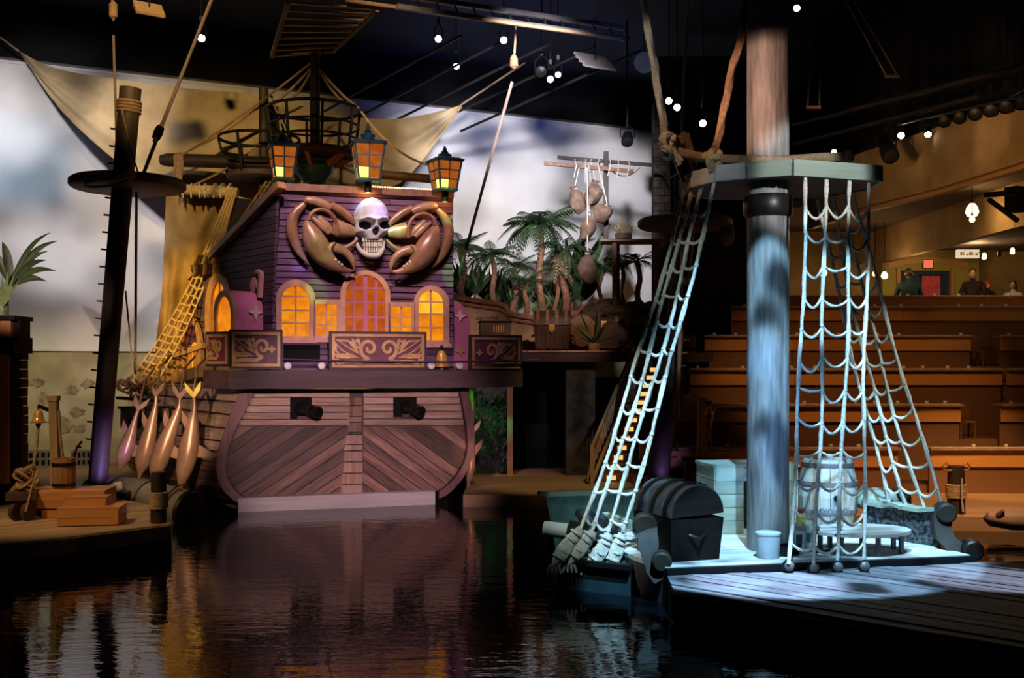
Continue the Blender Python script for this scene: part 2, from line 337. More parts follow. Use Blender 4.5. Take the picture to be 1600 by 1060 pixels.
class MB:
    def __init__(s): s.v = []; s.f = []
    def add(s, vs, fs):
        o = len(s.v); s.v += [V(p) for p in vs]; s.f += [tuple(i + o for i in f) for f in fs]; return s
    def box(s, c, d, rz=0.0, M=None, taper=1.0):
        c = V(c); hx, hy, hz = d[0] / 2, d[1] / 2, d[2] / 2
        vs = []
        for z in (-1, 1):
            t = taper if z > 0 else 1.0
            for x, y in ((-1, -1), (1, -1), (1, 1), (-1, 1)):
                vs.append(V((x * hx * t, y * hy * t, z * hz)))
        if rz: M = Matrix.Rotation(rz, 3, 'Z')
        if M is not None: vs = [M @ p for p in vs]
        return s.add([p + c for p in vs], [(3, 2, 1, 0), (4, 5, 6, 7), (0, 1, 5, 4), (1, 2, 6, 5), (2, 3, 7, 6), (3, 0, 4, 7)])
    def bar(s, a, b, w, h, up=None):
        a, b = V(a), V(b); d = (b - a).normalized()
        u = V(up) if up else (V((0, 0, 1)) if abs(d.z) < .9 else V((0, 1, 0)))
        e = d.cross(u).normalized(); u = e.cross(d).normalized()
        vs = [p + e * sx * w / 2 + u * sz * h / 2 for p in (a, b) for sx, sz in ((-1, -1), (1, -1), (1, 1), (-1, 1))]
        return s.add(vs, [(3, 2, 1, 0), (4, 5, 6, 7), (0, 1, 5, 4), (1, 2, 6, 5), (2, 3, 7, 6), (3, 0, 4, 7)])
    def tube(s, pts, r, n=8, lobe=0.0, pitch=9.0, flat=None, fdir=None, cap=True):
        pts = [V(p) for p in pts]; m = len(pts)
        rs = r if isinstance(r, (list, tuple)) else [r] * m
        vs = []; fs = []; e = None; L = 0.0
        for i, p in enumerate(pts):
            d = (pts[min(i + 1, m - 1)] - pts[max(i - 1, 0)]).normalized()
            if fdir is not None:
                f2 = (V(fdir) - d * d.dot(V(fdir))).normalized(); e = d.cross(f2).normalized(); g = f2
            else:
                if e is None: _, e, g = ortho(d)
                e = (e - d * e.dot(d)).normalized(); g = d.cross(e)
            if i: L += (p - pts[i - 1]).length
            k = flat if flat is not None else 1.0
            for j in range(n):
                a = 2 * math.pi * j / n
                q = rs[i] * (1 + (lobe * math.cos(3 * a - L / max(rs[i], 1e-4) * pitch / 9.0) if lobe else 0))
                vs.append(p + e * math.cos(a) * q + g * math.sin(a) * q * k)
        for i in range(m - 1):
            for j in range(n):
                a, b = i * n + j, i * n + (j + 1) % n
                fs.append((a, b, b + n, a + n))
        if cap:
            fs.append(tuple(range(n - 1, -1, -1))); fs.append(tuple((m - 1) * n + j for j in range(n)))
        return s.add(vs, fs)
    def lathe(s, prof, base, axis=(0, 0, 1), n=16, cap=True, a0=0.0):
        d, e, g = ortho(V(axis)); base = V(base)
        vs = []; fs = []; m = len(prof)
        for r, h in prof:
            for j in range(n):
                a = a0 + 2 * math.pi * j / n
                vs.append(base + d * h + (e * math.cos(a) + g * math.sin(a)) * r)
        for i in range(m - 1):
            for j in range(n):
                a, b = i * n + j, i * n + (j + 1) % n
                fs.append((a, b, b + n, a + n))
        if cap:
            fs.append(tuple(range(n - 1, -1, -1))); fs.append(tuple((m - 1) * n + j for j in range(n)))
        return s.add(vs, fs)
    def prism(s, poly, off):
        poly = [V(p) for p in poly]; off = V(off); n = len(poly)
        fs = [tuple(range(n)), tuple(range(2 * n - 1, n - 1, -1))]
        fs += [(i, i + n, (i + 1) % n + n, (i + 1) % n) for i in range(n)]
        return s.add(poly + [p + off for p in poly], fs)
    def strip(s, A, B, off):                    # solid between two polylines, extruded by off
        off = V(off); n = len(A)
        vs = [V(p) for p in A] + [V(p) for p in B] + [V(p) + off for p in A] + [V(p) + off for p in B]
        fs = []
        for i in range(n - 1):
            fs += [(i, i + 1, n + i + 1, n + i), (2 * n + i, 3 * n + i, 3 * n + i + 1, 2 * n + i + 1),
                   (i, 2 * n + i, 2 * n + i + 1, i + 1), (n + i, n + i + 1, 3 * n + i + 1, 3 * n + i)]
        fs += [(0, n, 3 * n, 2 * n), (n - 1, 3 * n - 1, 4 * n - 1, 2 * n - 1)]
        return s.add(vs, fs)
    def grid(s, fn, nu, nv, thick=None):
        vs = [V(fn(i / nu, j / nv)) for j in range(nv + 1) for i in range(nu + 1)]
        fs = [(j * (nu + 1) + i, j * (nu + 1) + i + 1, (j + 1) * (nu + 1) + i + 1, (j + 1) * (nu + 1) + i)
              for j in range(nv) for i in range(nu)]
        if thick is None: return s.add(vs, fs)
        t = V(thick); n = len(vs)
        fs2 = [tuple(n + k for k in reversed(f)) for f in fs]
        rim = [i for i in range(nu + 1)] + [j * (nu + 1) + nu for j in range(1, nv + 1)] + \
              [nv * (nu + 1) + i for i in range(nu - 1, -1, -1)] + [j * (nu + 1) for j in range(nv - 1, 0, -1)]
        fs3 = [(rim[k], n + rim[k], n + rim[(k + 1) % len(rim)], rim[(k + 1) % len(rim)]) for k in range(len(rim))]
        return s.add(vs + [p + t for p in vs], fs + fs2 + fs3)
    def ball(s, c, r, n=12, m=8):
        rr = V(r) if not isinstance(r, (int, float)) else V((r, r, r)); c = V(c)
        vs = [c + V((0, 0, -rr.z))]
        for i in range(1, m):
            t = -math.pi / 2 + math.pi * i / m
            for j in range(n):
                a = 2 * math.pi * j / n
                vs.append(c + V((rr.x * math.cos(t) * math.cos(a), rr.y * math.cos(t) * math.sin(a), rr.z * math.sin(t))))
        vs.append(c + V((0, 0, rr.z)))
        fs = [(0, 1 + (j + 1) % n, 1 + j) for j in range(n)]
        for i in range(m - 2):
            for j in range(n):
                a = 1 + i * n + j; b = 1 + i * n + (j + 1) % n
                fs.append((a, b, b + n, a + n))
        k = 1 + (m - 2) * n; t = len(vs) - 1
        fs += [(k + j, k + (j + 1) % n, t) for j in range(n)]
        return s.add(vs, fs)
    def build(s, name, m, parent=None, smooth=False, grain=None, fix=True):
        if not s.v: return None
        inv = INV.get(parent) if parent is not None else None
        co = np.array([tuple(p) for p in s.v], dtype=float)
        loc = None
        if inv is not None:
            A = np.array(inv); co = co @ A[:3, :3].T + A[:3, 3]
        elif parent is None:
            lo, hi = co.min(0), co.max(0)
            loc = np.array([(lo[0] + hi[0]) / 2, (lo[1] + hi[1]) / 2, lo[2]]); co = co - loc
        me = bpy.data.meshes.new(name)
        me.from_pydata(co.tolist(), [], s.f)
        if fix:
            bm = bmesh.new(); bm.from_mesh(me)
            bmesh.ops.recalc_face_normals(bm, faces=bm.faces); bm.to_mesh(me); bm.free()
        q = co - co.mean(0)
        if grain is not None:
            d = np.array(V(grain).normalized())
            if inv is not None: d = np.array(inv)[:3, :3] @ d
        else:
            w, ev = np.linalg.eigh(q.T @ q + np.eye(3) * 1e-9); d = ev[:, 2]
        k = np.array([0, 0, 1.0]) if abs(d[2]) < .9 else np.array([0, 1.0, 0])
        e = np.cross(d, k); e /= np.linalg.norm(e); g = np.cross(e, d)
        at = me.attributes.new('grain', 'FLOAT_VECTOR', 'POINT')
        at.data.foreach_set('vector', np.stack([co @ d * .1, co @ e, co @ g], 1).astype(np.float32).ravel())
        if smooth:
            me.polygons.foreach_set('use_smooth', [True] * len(me.polygons))
            me.set_sharp_from_angle(angle=R(42))
        me.materials.append(m)
        o = bpy.data.objects.new(name, me); COL.objects.link(o)
        if parent is not None:
            o.parent = parent
            if inv is not None: INV[o] = inv
        elif loc is not None:
            o.location = loc
            INV[o] = Matrix.Translation(V(loc)).inverted()
        return o

class PL:                                       # an upright plane: a along it, b up, c out of it towards the eye
    def __init__(s, O, ex, up=(0, 0, 1)):
        s.O = V(O); s.ex = V(ex).normalized(); s.ez = V(up).normalized(); s.n = s.ex.cross(s.ez).normalized()
    def w(s, a, b, c=0.0): return s.O + s.ex * a + s.ez * b + s.n * c
    def px(s, x, y, c=0.0):
        d = V(((x - 800) / F, 1, (HOR - y) / F)); cm = V((0, 0, H))
        o = s.O + s.n * c
        t = (o - cm).dot(s.n) / d.dot(s.n)
        q = cm + d * t - o
        return (q.dot(s.ex), q.dot(s.ez))
    def prism(s, mb, poly, c0, c1): return mb.prism([s.w(a, b, c0) for a, b in poly], s.n * (c1 - c0))
    def rect(s, mb, a0, b0, a1, b1, c0, c1): return s.prism(mb, [(a0, b0), (a1, b0), (a1, b1), (a0, b1)], c0, c1)
    def ring(s, mb, O, I, c0, c1):              # closed ring between two outlines of equal length
        return mb.strip([s.w(a, b, c0) for a, b in O + O[:1]], [s.w(a, b, c0) for a, b in I + I[:1]], s.n * (c1 - c0))
    def ribbon(s, mb, pts, ws, c0, c1):
        A = []; B = []
        n = len(pts); ws = ws if isinstance(ws, (list, tuple)) else [ws] * n
        for i, p in enumerate(pts):
            q, r = pts[max(i - 1, 0)], pts[min(i + 1, n - 1)]
            dx, dy = r[0] - q[0], r[1] - q[1]; l = math.hypot(dx, dy) or 1
            nx, ny = -dy / l * ws[i] / 2, dx / l * ws[i] / 2
            A.append(s.w(p[0] + nx, p[1] + ny, c0)); B.append(s.w(p[0] - nx, p[1] - ny, c0))
        return mb.strip(A, B, s.n * (c1 - c0))
def clip(poly, a, b, c):                        # keep a*x + b*y <= c
    out = []
    for i in range(len(poly)):
        p, q = poly[i], poly[(i + 1) % len(poly)]
        dp, dq = a * p[0] + b * p[1] - c, a * q[0] + b * q[1] - c
        if dp <= 0: out.append(p)
        if (dp < 0 < dq) or (dq < 0 < dp):
            t = dp / (dp - dq); out.append((p[0] + (q[0] - p[0]) * t, p[1] + (q[1] - p[1]) * t))
    return out
def area2(p): return abs(sum(p[i][0] * p[(i + 1) % len(p)][1] - p[(i + 1) % len(p)][0] * p[i][1] for i in range(len(p)))) / 2
def arch(x0, x1, y0, y1, n=14, e=1.0):
    r = (x1 - x0) / 2; cx = (x0 + x1) / 2; h = min(r * e, y1 - y0)
    return [(x0, y0), (x1, y0)] + [(cx + r * math.cos(math.pi * i / n), y1 - h + h * math.sin(math.pi * i / n)) for i in range(n + 1)]
def smooth_path(pts, per=5):
    pts = [V(p) for p in pts]; out = []
    for i in range(len(pts) - 1):
        p0, p1, p2, p3 = pts[max(i - 1, 0)], pts[i], pts[i + 1], pts[min(i + 2, len(pts) - 1)]
        for k in range(per):
            t = k / per
            out.append(.5 * ((2 * p1) + (p2 - p0) * t + (2 * p0 - 5 * p1 + 4 * p2 - p3) * t * t + (3 * p1 - p0 - 3 * p2 + p3) * t ** 3))
    out.append(pts[-1]); return out
def smooth_vals(vs, per=5):
    return [max(1e-3, q.x) for q in smooth_path([V((v, 0, 0)) for v in vs], per)]
def planks_xy(name, poly, d, width, z0, z1, m, parent, gap=.012, jit=0.0):
    """boards on a horizontal polygon, each an object; d = direction along the boards"""
    d = V((d[0], d[1], 0)).normalized(); e = V((-d.y, d.x, 0))
    vals = [p[0] * e.x + p[1] * e.y for p in poly]; k = min(vals); i = 0
    while k < max(vals):
        q = clip(clip(poly, -e.x, -e.y, -(k + gap / 2)), e.x, e.y, k + width - gap / 2)
        if len(q) > 2 and area2(q) > .004:
            dz = rnd.uniform(-jit, jit)
            MB().prism([V((x, y, z0)) for x, y in q], V((0, 0, z1 - z0 + dz))).build(name, m, parent, grain=d)
        k += width; i += 1
def rope(name, pts, r, m, parent=None, n=9, lobe=.2, seg=None):
    return MB().tube(pts, r, n, lobe, 4.0).build(name, m, parent, True)
def sag(a, b, s, n=6):
    a, b = V(a), V(b)
    return [a.lerp(b, i / n) - V((0, 0, s * 4 * (i / n) * (1 - i / n))) for i in range(n + 1)]
# ================================================================== SETTING
def struct(o): return tag(o, kind='structure')
def slab(name, poly, z0, z1, m, parent=None, grain=(1, 0, 0)):
    o = MB().prism([V((x, y, z0)) for x, y in poly], V((0, 0, z1 - z0))).build(name, m, parent, grain=grain)
    return struct(o) if parent is None else o

# pool water with fine ripples
def water_mat():
    m, nt, b, N, L = nodes_of('pool_water')
    b.inputs['Base Color'].default_value = (.0016, .003, .0045, 1)
    b.inputs['Roughness'].default_value = .012; b.inputs['IOR'].default_value = 1.33
    tc = N('ShaderNodeTexCoord'); mp = N('ShaderNodeMapping'); mp.inputs['Scale'].default_value = (1.0, 2.4, 1)
    n1 = N('ShaderNodeTexNoise'); n1.inputs['Scale'].default_value = 1.5; n1.inputs['Detail'].default_value = 3
    n2 = N('ShaderNodeTexNoise'); n2.inputs['Scale'].default_value = 5.5; n2.inputs['Detail'].default_value = 2
    ad = N('ShaderNodeMath'); ad.operation = 'MULTIPLY_ADD'; ad.inputs[1].default_value = .32
    L(tc.outputs['Object'], mp.inputs[0]); L(mp.outputs[0], n1.inputs['Vector']); L(mp.outputs[0], n2.inputs['Vector'])
    L(n2.outputs['Fac'], ad.inputs[0]); L(n1.outputs['Fac'], ad.inputs[2])
    bp = N('ShaderNodeBump'); bp.inputs['Strength'].default_value = .14; bp.inputs['Distance'].default_value = .05
    L(ad.outputs[0], bp.inputs['Height']); L(bp.outputs[0], b.inputs['Normal'])
    return m
mt_water = water_mat()
wt = MB().grid(lambda u, v: (-24 + 48 * u, -4 + 42 * v, 0), 2, 2, (0, 0, -.6)).build('pool_water', mt_water)
struct(wt); wt['label'] = 'dark rippled pool water mirroring the ship'; 

# long white wall behind the ship, plaster below its hem
CY = PL(V(((0 - 800) / F * 34, 34, 0)), V((222 / F * 44.6 + 800 / F * 34, 10.6, 0)))
LW = (V((222 / F * 44.6, 44.6, 0)) - CY.O).length
mb = MB(); CY.rect(mb, -9, 3.95, LW, 13.0, -.25, .06)
cyc = struct(mb.build('wall_back', mt_cyc))
mb = MB(); CY.rect(mb, -9, 3.93, LW, 4.02, .06, .11); CY.rect(mb, -9, 12.93, LW, 13.02, .06, .1)
mb.build('hem', mt_cyc, cyc)
mb = MB(); CY.rect(mb, -9, -.3, LW, 3.95, -.3, 0)
pl = struct(mb.build('wall_left', mt_plaster))
mt_patch = paint('bare_masonry', (.30, .23, .14), (.17, .115, .07), .9, 0, 5, .5)
for x, y, w, h in ((58, 598, 26, 15), (112, 610, 22, 16), (137, 600, 22, 18), (118, 645, 28, 18), (96, 664, 44, 26), (124, 670, 20, 14), (205, 612, 20, 14), (68, 622, 18, 20)):
    c = CY.px(x, y); k = 34.8 / F
    pg = [(c[0] + math.cos(t * .349) * w * k * rnd.uniform(.55, 1.1) / 1.9, c[1] + math.sin(t * .349) * h * k * rnd.uniform(.55, 1.1) / 1.9) for t in range(18)]
    mb = MB(); CY.prism(mb, pg, 0, .03); mb.build('bare_patch', mt_patch, pl)
mb = MB(); CY.rect(mb, -9, 12.9, LW + 1, 15.2, -.5, -.26)
struct(mb.build('trim_1', mt_black))
mb = MB(); mb.tube([CY.w(a, 13.1, -.1) for a in (-9, 4, 12, LW)], .06, 8)
struct(mb.build('trim_2', mt_pipe))
slab('ceiling', [(-26, -2), (27, -2), (27, 47), (-26, 47)], 14.9, 15.2, mt_ceil)
struct(MB().box((-24.5, 20, 7), (.4, 48, 16)).build('wall_outer_left', mt_dark))
struct(MB().box((26, 22, 7), (.4, 52, 16)).build('wall_right', mt_tan))
# right rear wall
struct(MB().box((16, 45.2, 4.4), (20.6, .5, 9.4)).build('wall_rear', mt_tan))
struct(MB().box((16, 45.2, 12.0), (20.6, .5, 5.8)).build('wall_rear_upper', mt_black))
# dark return wall with a stone pier where the white wall ends
struct(MB().box((7.2, 38.0, 7.0), (4.4, .5, 14.4)).build('wall_side', mt_dark))
pier = thing('trim_3', None, None, (5.15, 37.4, 0)); struct(pier)
MB().box((5.15, 37.7, 6.2), (.56, .5, 12.6)).build('core', mt_dark, pier)
for k in range(34):
    z = 3.2 + k * .265
    off = .14 if k % 2 else 0
    for j, (x0, x1) in enumerate(((4.86, 5.08 + off), (5.08 + off, 5.44))):
        MB().box(((x0 + x1) / 2, 37.38 + rnd.uniform(-.03, .02), z + .13), (x1 - x0 - .02, .2, .245)).build('stone', mt_stone, pier)

# stage floors
slab('floor', [(-1.2, 26.7), (2.2, 26.4), (4.3, 25.6), (5.4, 23.3), (12, 22.6), (26, 22.2), (26, 45), (-1.2, 45)], -.3, .30, mt_stage)
slab('floor_left', [(-24.3, 21.5), (-10.2, 21.5), (-9.0, 25.5), (-6.4, 32), (-3, 38), (-24.3, 33)], -.3, .28, mt_stage)
# far right gallery: fascia, soffits, inner fascia, low ceiling
def slab_line(name, a, b, z0, z1, t, m):
    a = V((a[0], a[1], z0)); b = V((b[0], b[1], z0)); d = (b - a).normalized(); e = V((-d.y, d.x, 0)) * -t
    return struct(MB().prism([a, b, b + V((0, 0, z1 - z0)), a + V((0, 0, z1 - z0))], e).build(name, m))
fa = [P(1720, 230, 23), P(1600, 255, 26), P(1475, 291, 29.6), P(1360, 322, 33), P(1270, 344, 37.2)]
for i in range(4):
    slab_line(f'wall_fascia_{i + 1}', fa[i + 1], fa[i], 8.25, 9.9, .35, mt_tan)
    slab_line(f'wall_fascia_drape_{i + 1}', fa[i + 1] + V((.2, 0, 0)), fa[i] + V((.2, 0, 0)), 9.9, 14.9, .2, mt_black)
    a, b = fa[i + 1], fa[i]
    o = MB().bar(V((a.x - .06, a.y, 8.22)), V((b.x - .06, b.y, 8.22)), .22, .16).build(f'trim_{10 + i}', mt_orangew); struct(o)
fb = [P(1700, 340, 30), P(1600, 357, 33), P(1500, 382, 37.5), P(1380, 405, 44.8)]
for i in range(3):
    slab_line(f'wall_inner_{i + 1}', fb[i + 1], fb[i], 7.65, 9.3, .3, mt_tan)
slab('ceiling_soffit', [(fa[4].x + .2, 37.2), (fa[3].x + .2, 33), (fa[1].x + .2, 26), (fa[0].x + .2, 22.6), (25.6, 22.6), (25.6, 45), (6, 45)], 9.0, 9.3, mt_soffit)
cl = [V((fb[3].x + .2, 44.8, 8.16)), V((fb[1].x + .2, 33, 7.66)), V((fb[0].x, 30, 7.6)), V((25.6, 30, 7.6)), V((25.6, 44.8, 8.16))]
struct(MB().prism(cl, V((0, 0, .15))).build('ceiling_low', mt_soffit))

# back of the gallery: green wall with an arched opening
GW = PL(V((15, 44.6, 0)), V((1, 0, 0)))
g = lambda x, y, c=0: GW.px(x, y, c)
mb = MB()
(x0, yb), (x1, yt) = g(1376, 478), g(1526, 395)
ox0, ox1, oy = g(1402, 0)[0], g(1482, 0)[0], g(0, 424)[1]
GW.rect(mb, x0, yb, ox0, yt, 0, .25); GW.rect(mb, ox1, yb, x1, yt, 0, .25); GW.rect(mb, ox0, oy, ox1, yt, 0, .25)
gw = struct(mb.build('wall_green', mt_green))
mb = MB(); GW.rect(mb, x0, yt - .02, x1, yt + .22, 0, .45); mb.build('cornice', mt_orangew, gw)
mb = MB(); A = []; B = []
for i in range(13):
    t = i / 12; a = g(1384 + 124 * t, 0)[0]; h = math.sin(math.pi * t) * .22
    A.append(GW.w(a, oy + .1 + h, .25)); B.append(GW.w(a, oy + .32 + h, .25))
mb.strip(A, B, GW.n * .08); mb.build('arch_trim', mt_orangew, gw)
for px0, px1 in ((1397, 1403), (1481, 1486)):
    mb = MB(); GW.rect(mb, g(px0, 0)[0], yb, g(px1, 0)[0], oy + .1, .25, .34); mb.build('jamb', mt_orangew, gw)
mb = MB(); GW.rect(mb, ox0, yb, ox1, oy, .01, .06); mb.build('opening_back', paint('blue_recess', (.01, .03, .07), rough=.6), gw)
cur = thing('curtain', 'pink pleated curtain hanging inside the arched doorway at the far right', 'curtain', GW.w(g(1453, 0)[0], yb, .2))
mb = MB(); ca, cb = g(1438, 478)[0], g(1466, 430)[0]; ct = g(0, 432)[1]
mb.grid(lambda u, v: GW.w(ca + (cb - ca) * u, yb + (ct - yb) * v, .16 + .05 * math.sin(u * 40)), 48, 2, GW.n * .02)
mb.build('cloth', mt_pinkc, cur, True)
MB().tube([GW.w(ca - .1, ct + .03, .17), GW.w(cb + .1, ct + .03, .17)], .03).build('rail', mt_darkmetal, cur)
ex = thing('exit_sign', 'small square glowing red sign above the arched doorway', 'sign', GW.w(g(1445, 0)[0], g(0, 420)[1], .3))
mb = MB(); a, b = g(1438, 420), g(1452, 408); GW.rect(mb, a[0] - .03, a[1] - .03, b[0] + .03, b[1] + .03, .26, .36); mb.build('housing', mt_darkmetal, ex)
mb = MB(); GW.rect(mb, a[0], a[1], b[0], b[1], .36, .38); mb.build('face', mt_exit, ex)
sg = thing('lit_sign', 'small lit cream sign hanging under the low ceiling at the far right', 'sign', P(1510, 403, 42))
SGP = PL(P(1510, 397, 42), V((1, 0, 0)))
mb = MB(); a, b = SGP.px(1493, 404), SGP.px(1527, 391); SGP.rect(mb, a[0], a[1], b[0], b[1], 0, .2); mb.build('box', mt_signw, sg)
mb = MB()
for k, (w, h) in enumerate(((7, 9), (3, 9), (8, 4), (8, 9), (3, 9), (9, 5))):
    x = a[0] + .1 + k * .115; SGP.rect(mb, x, a[1] + .1, x + w * .011, a[1] + .1 + h * .014, .2, .21)
mb.build('faded_lettering', paint('brown_ink', (.2, .1, .05)), sg)
for k in (0, 1): MB().bar(SGP.w(a[0] + .15 + k * .5, b[1], .1), SGP.w(a[0] + .15 + k * .5, b[1] + .35, .1), .03, .03).build('hanger', mt_darkmetal, sg)
# vent on the inner fascia
vn = thing('wall_vent', 'dark louvred air vent on the tan inner fascia', 'vent', P(1490, 350, 37.6))
d = (fb[1] - fb[2]); d.z = 0
VP = PL(fb[2] + V((0, 0, 0)), d); VP.O.z = 0
a, b = VP.px(1462, 358, .02), VP.px(1513, 335, .02)
if VP.n.x > 0: pass
mb = MB(); VP.rect(mb, a[0], a[1], b[0], b[1], .0, .05); mb.build('frame', mt_darkmetal, vn)
for k in range(4):
    y = a[1] + (b[1] - a[1]) * (k + .5) / 4
    mb = MB(); VP.rect(mb, a[0] + .05, y - .03, b[0] - .05, y + .03, .05, .1); mb.build('slat', mt_iron, vn)

# ------------------------------------------------------------------ tiers of dining counters
ROWS = [  # depth, counter top, spans in pixels
    (27.0, 1.43, ((1040, 1402), (1452, 1680))),
    (29.5, 2.42, ((1056, 1500), (1562, 1680))),
    (32.0, 3.37, ((1078, 1565), (1572, 1680))),
    (34.5, 4.41, ((1100, 1516), (1562, 1680))),
    (37.0, 5.46, ((1142, 1680),)),
    (40.5, 6.05, ((1160, 1680),)),
]
tierz = [.3]
names = ('lowest', 'second lowest', 'third lowest', 'fourth lowest', 'second highest', 'highest')
mt_nap = cloth('napkin', (.7, .66, .6), (.6, .56, .5))
cup0 = None
ORD = ['', 'first', 'second', 'third', 'fourth', 'fifth', 'sixth', 'seventh', 'eighth', 'ninth', 'tenth', 'eleventh', 'twelfth', 'thirteenth', 'fourteenth', 'fifteenth', 'sixteenth', 'seventeenth', 'eighteenth', 'nineteenth', 'twentieth'] + ['later'] * 60
for i, (Y, zt, spans) in enumerate(ROWS):
    fl = zt - .95
    xr = 25.5
    xl = (spans[0][0] - 800) / F * Y - .6
    y1 = ROWS[i + 1][0] if i + 1 < len(ROWS) else 45
    slab(f'floor_tier_{i + 1}', [(xl, Y + .15), (xr, Y + .15), (xr, y1 + .15), (xl, y1 + .15)], -.2 if i == 0 else fl - 1.1, fl, mt_seatd)
    for j, (p0, p1) in enumerate(spans):
        x0, x1 = (p0 - 800) / F * Y, (p1 - 800) / F * Y
        side = 'main' if j == 0 else 'far right'
        t = thing('dining_counter', f'{names[i]} row of orange wooden dining counter, {side} stretch of the seating bank', 'counter', ((x0 + x1) / 2, Y, max(fl - 1.0, .3)))
        MB().box(((x0 + x1) / 2, Y + .1, zt - .02), (x1 - x0 + .06, .62, .05)).build('counter_top', mt_counter, t)
        n = max(1, int((x1 - x0) / 2.4))
        for k in range(n):
            a, b = x0 + (x1 - x0) * k / n, x0 + (x1 - x0) * (k + 1) / n
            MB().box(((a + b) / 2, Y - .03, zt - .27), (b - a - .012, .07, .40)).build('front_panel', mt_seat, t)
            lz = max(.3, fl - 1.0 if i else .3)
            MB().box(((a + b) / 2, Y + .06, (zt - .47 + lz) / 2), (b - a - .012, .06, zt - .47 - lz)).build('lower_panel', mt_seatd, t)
        MB().box(((x0 + x1) / 2, Y - .04, zt + .006), (x1 - x0, .05, .035)).build('edge_rail', mt_edge, t)
        m = 2 if (i < 5) else 2
        nn = int((x1 - x0) / (.62 if i < 4 else .9)); ncup = 0
        for k in range(nn):
            if rnd.random() < .25: continue
            x = x0 + (x1 - x0) * (k + .5) / nn + rnd.uniform(-.1, .1)
            if (x / Y * F + 800) > 1602: continue
            lab = f'small white cup set out on the {names[i]} dining counter'
            ncup += 1; lab = f'small white cup on the {names[i]} dining counter, {ORD[ncup]} from its {"left end" if j == 0 else "far right break"}'
            if cup0 is None:
                cup0 = MB().lathe([(.03, 0), (.05, .02), (.055, .09), (.048, .09), (.04, .03)], (x, Y, zt), n=10).build('cup', mt_white, None, True)
                c = cup0
            else:
                c = cup0.copy(); COL.objects.link(c)
            c.location = (x, Y + rnd.uniform(-.0, .08), zt + .005)
            tag(c, lab, 'cup', 'cups on the dining counters')
# chair backs peeping at the left ends of the rows
chair0 = None
for i, (Y, zt, spans) in enumerate(ROWS[:4]):
    for j in range(2 if i and i < 4 else 1):
        xc = (spans[0][0] - 800) / F * Y - .32 - .0 * j
        if j: xc = (spans[0][1] - 800) / F * Y + .42
        fl = zt - .95
        lab = f'dark slatted chair at the {"left" if not j else "aisle"} end of the {names[i]} row'
        if i == 0 and j == 0:
            c = thing('dining_chair', lab, 'chair', (xc, Y + .7, fl), 0, 'chairs at the counter ends')
            MB().box((xc, Y + .7, fl + .45), (.44, .44, .05)).build('seat', mt_seatd, c)
            MB().box((xc, Y + .92, fl + .78), (.44, .05, .42)).build('backrest', mt_seatd, c)
            for sx in (-1, 1):
                for sy in (-1, 1):
                    MB().bar((xc + sx * .19, Y + .7 + sy * .19, fl), (xc + sx * .19, Y + .7 + sy * .19, fl + .45), .04, .04).build('leg', mt_seatd, c)
            chair0 = c
        else:
            copy_tree(chair0, (xc, Y + .7, fl), 0, lab)

# aisle stair with lit nosings, railing on its left
st = thing('staircase', 'dark aisle stair with glowing step lights left of the seating bank', 'staircase', (3.4, 31, .3))
sp0, sp1 = (955, 752, 29.6, .36), (1022, 583, 34.0, 3.28)
for k in range(13):
    t = k / 12
    Y = sp0[2] + (sp1[2] - sp0[2]) * t; z = sp0[3] + (sp1[3] - sp0[3]) * t
    X = (sp0[0] + (sp1[0] - sp0[0]) * t - 800) / F * Y
    o = MB().box((X + .1, Y + .4, z / 2 + .11), (1.3, .82, z + .08)).build('step', mt_seatd, st)
    MB().box((X, Y - .02, z + .06), (.25, .03, .12)).build('step_light', mt_step, o)
rl = thing('stair_railing', 'slanting wooden stair railing with thin slanted slats by the dark doorway', 'railing', (2.3, 29, .3))
A, B = P(925, 700, 29.0), P(990, 545, 32.5)
MB().bar(A, B, .07, .09).build('handrail', mt_dockw, rl)
MB().bar(A - V((0, 0, .9)), B - V((0, 0, .9)), .07, .09).build('bottom_rail', mt_dockw, rl)
for k in range(15):
    p = A.lerp(B, (k + .3) / 15); q = p - V((.12, 0, .9)) + (B - A) * -.02
    MB().bar(p, q, .04, .04).build('slat', mt_dockw, rl)
for p in (A, B): MB().bar(p + V((0, 0, .1)), V((p.x, p.y, .3 if p is A else p.z - 1.2)), .1, .1).build('post', mt_dockw, rl)
# ================================================================== SHIP
SC_ = V((-3.65, 27, 0)); SA = R(17)
U = V((math.cos(SA), math.sin(SA), 0))
HF = PL(SC_, U)
ship = thing('pirate_ship', 'big purple pirate ship stern with skull, crab claws and amber windows', 'ship', SC_, SA)
hp = lambda x, y, c=0: HF.px(x, y, c)
def cut_convex(poly, reg):
    """clip poly by convex region reg"""
    ar = sum(reg[i][0] * reg[(i + 1) % len(reg)][1] - reg[(i + 1) % len(reg)][0] * reg[i][1] for i in range(len(reg)))
    for i in range(len(reg)):
        p, q = reg[i], reg[(i + 1) % len(reg)]
        ex, ey = q[0] - p[0], q[1] - p[1]
        a, b = (ey, -ex) if ar > 0 else (-ey, ex)
        poly = clip(poly, a, b, a * p[0] + b * p[1])
        if len(poly) < 3: return []
    return poly

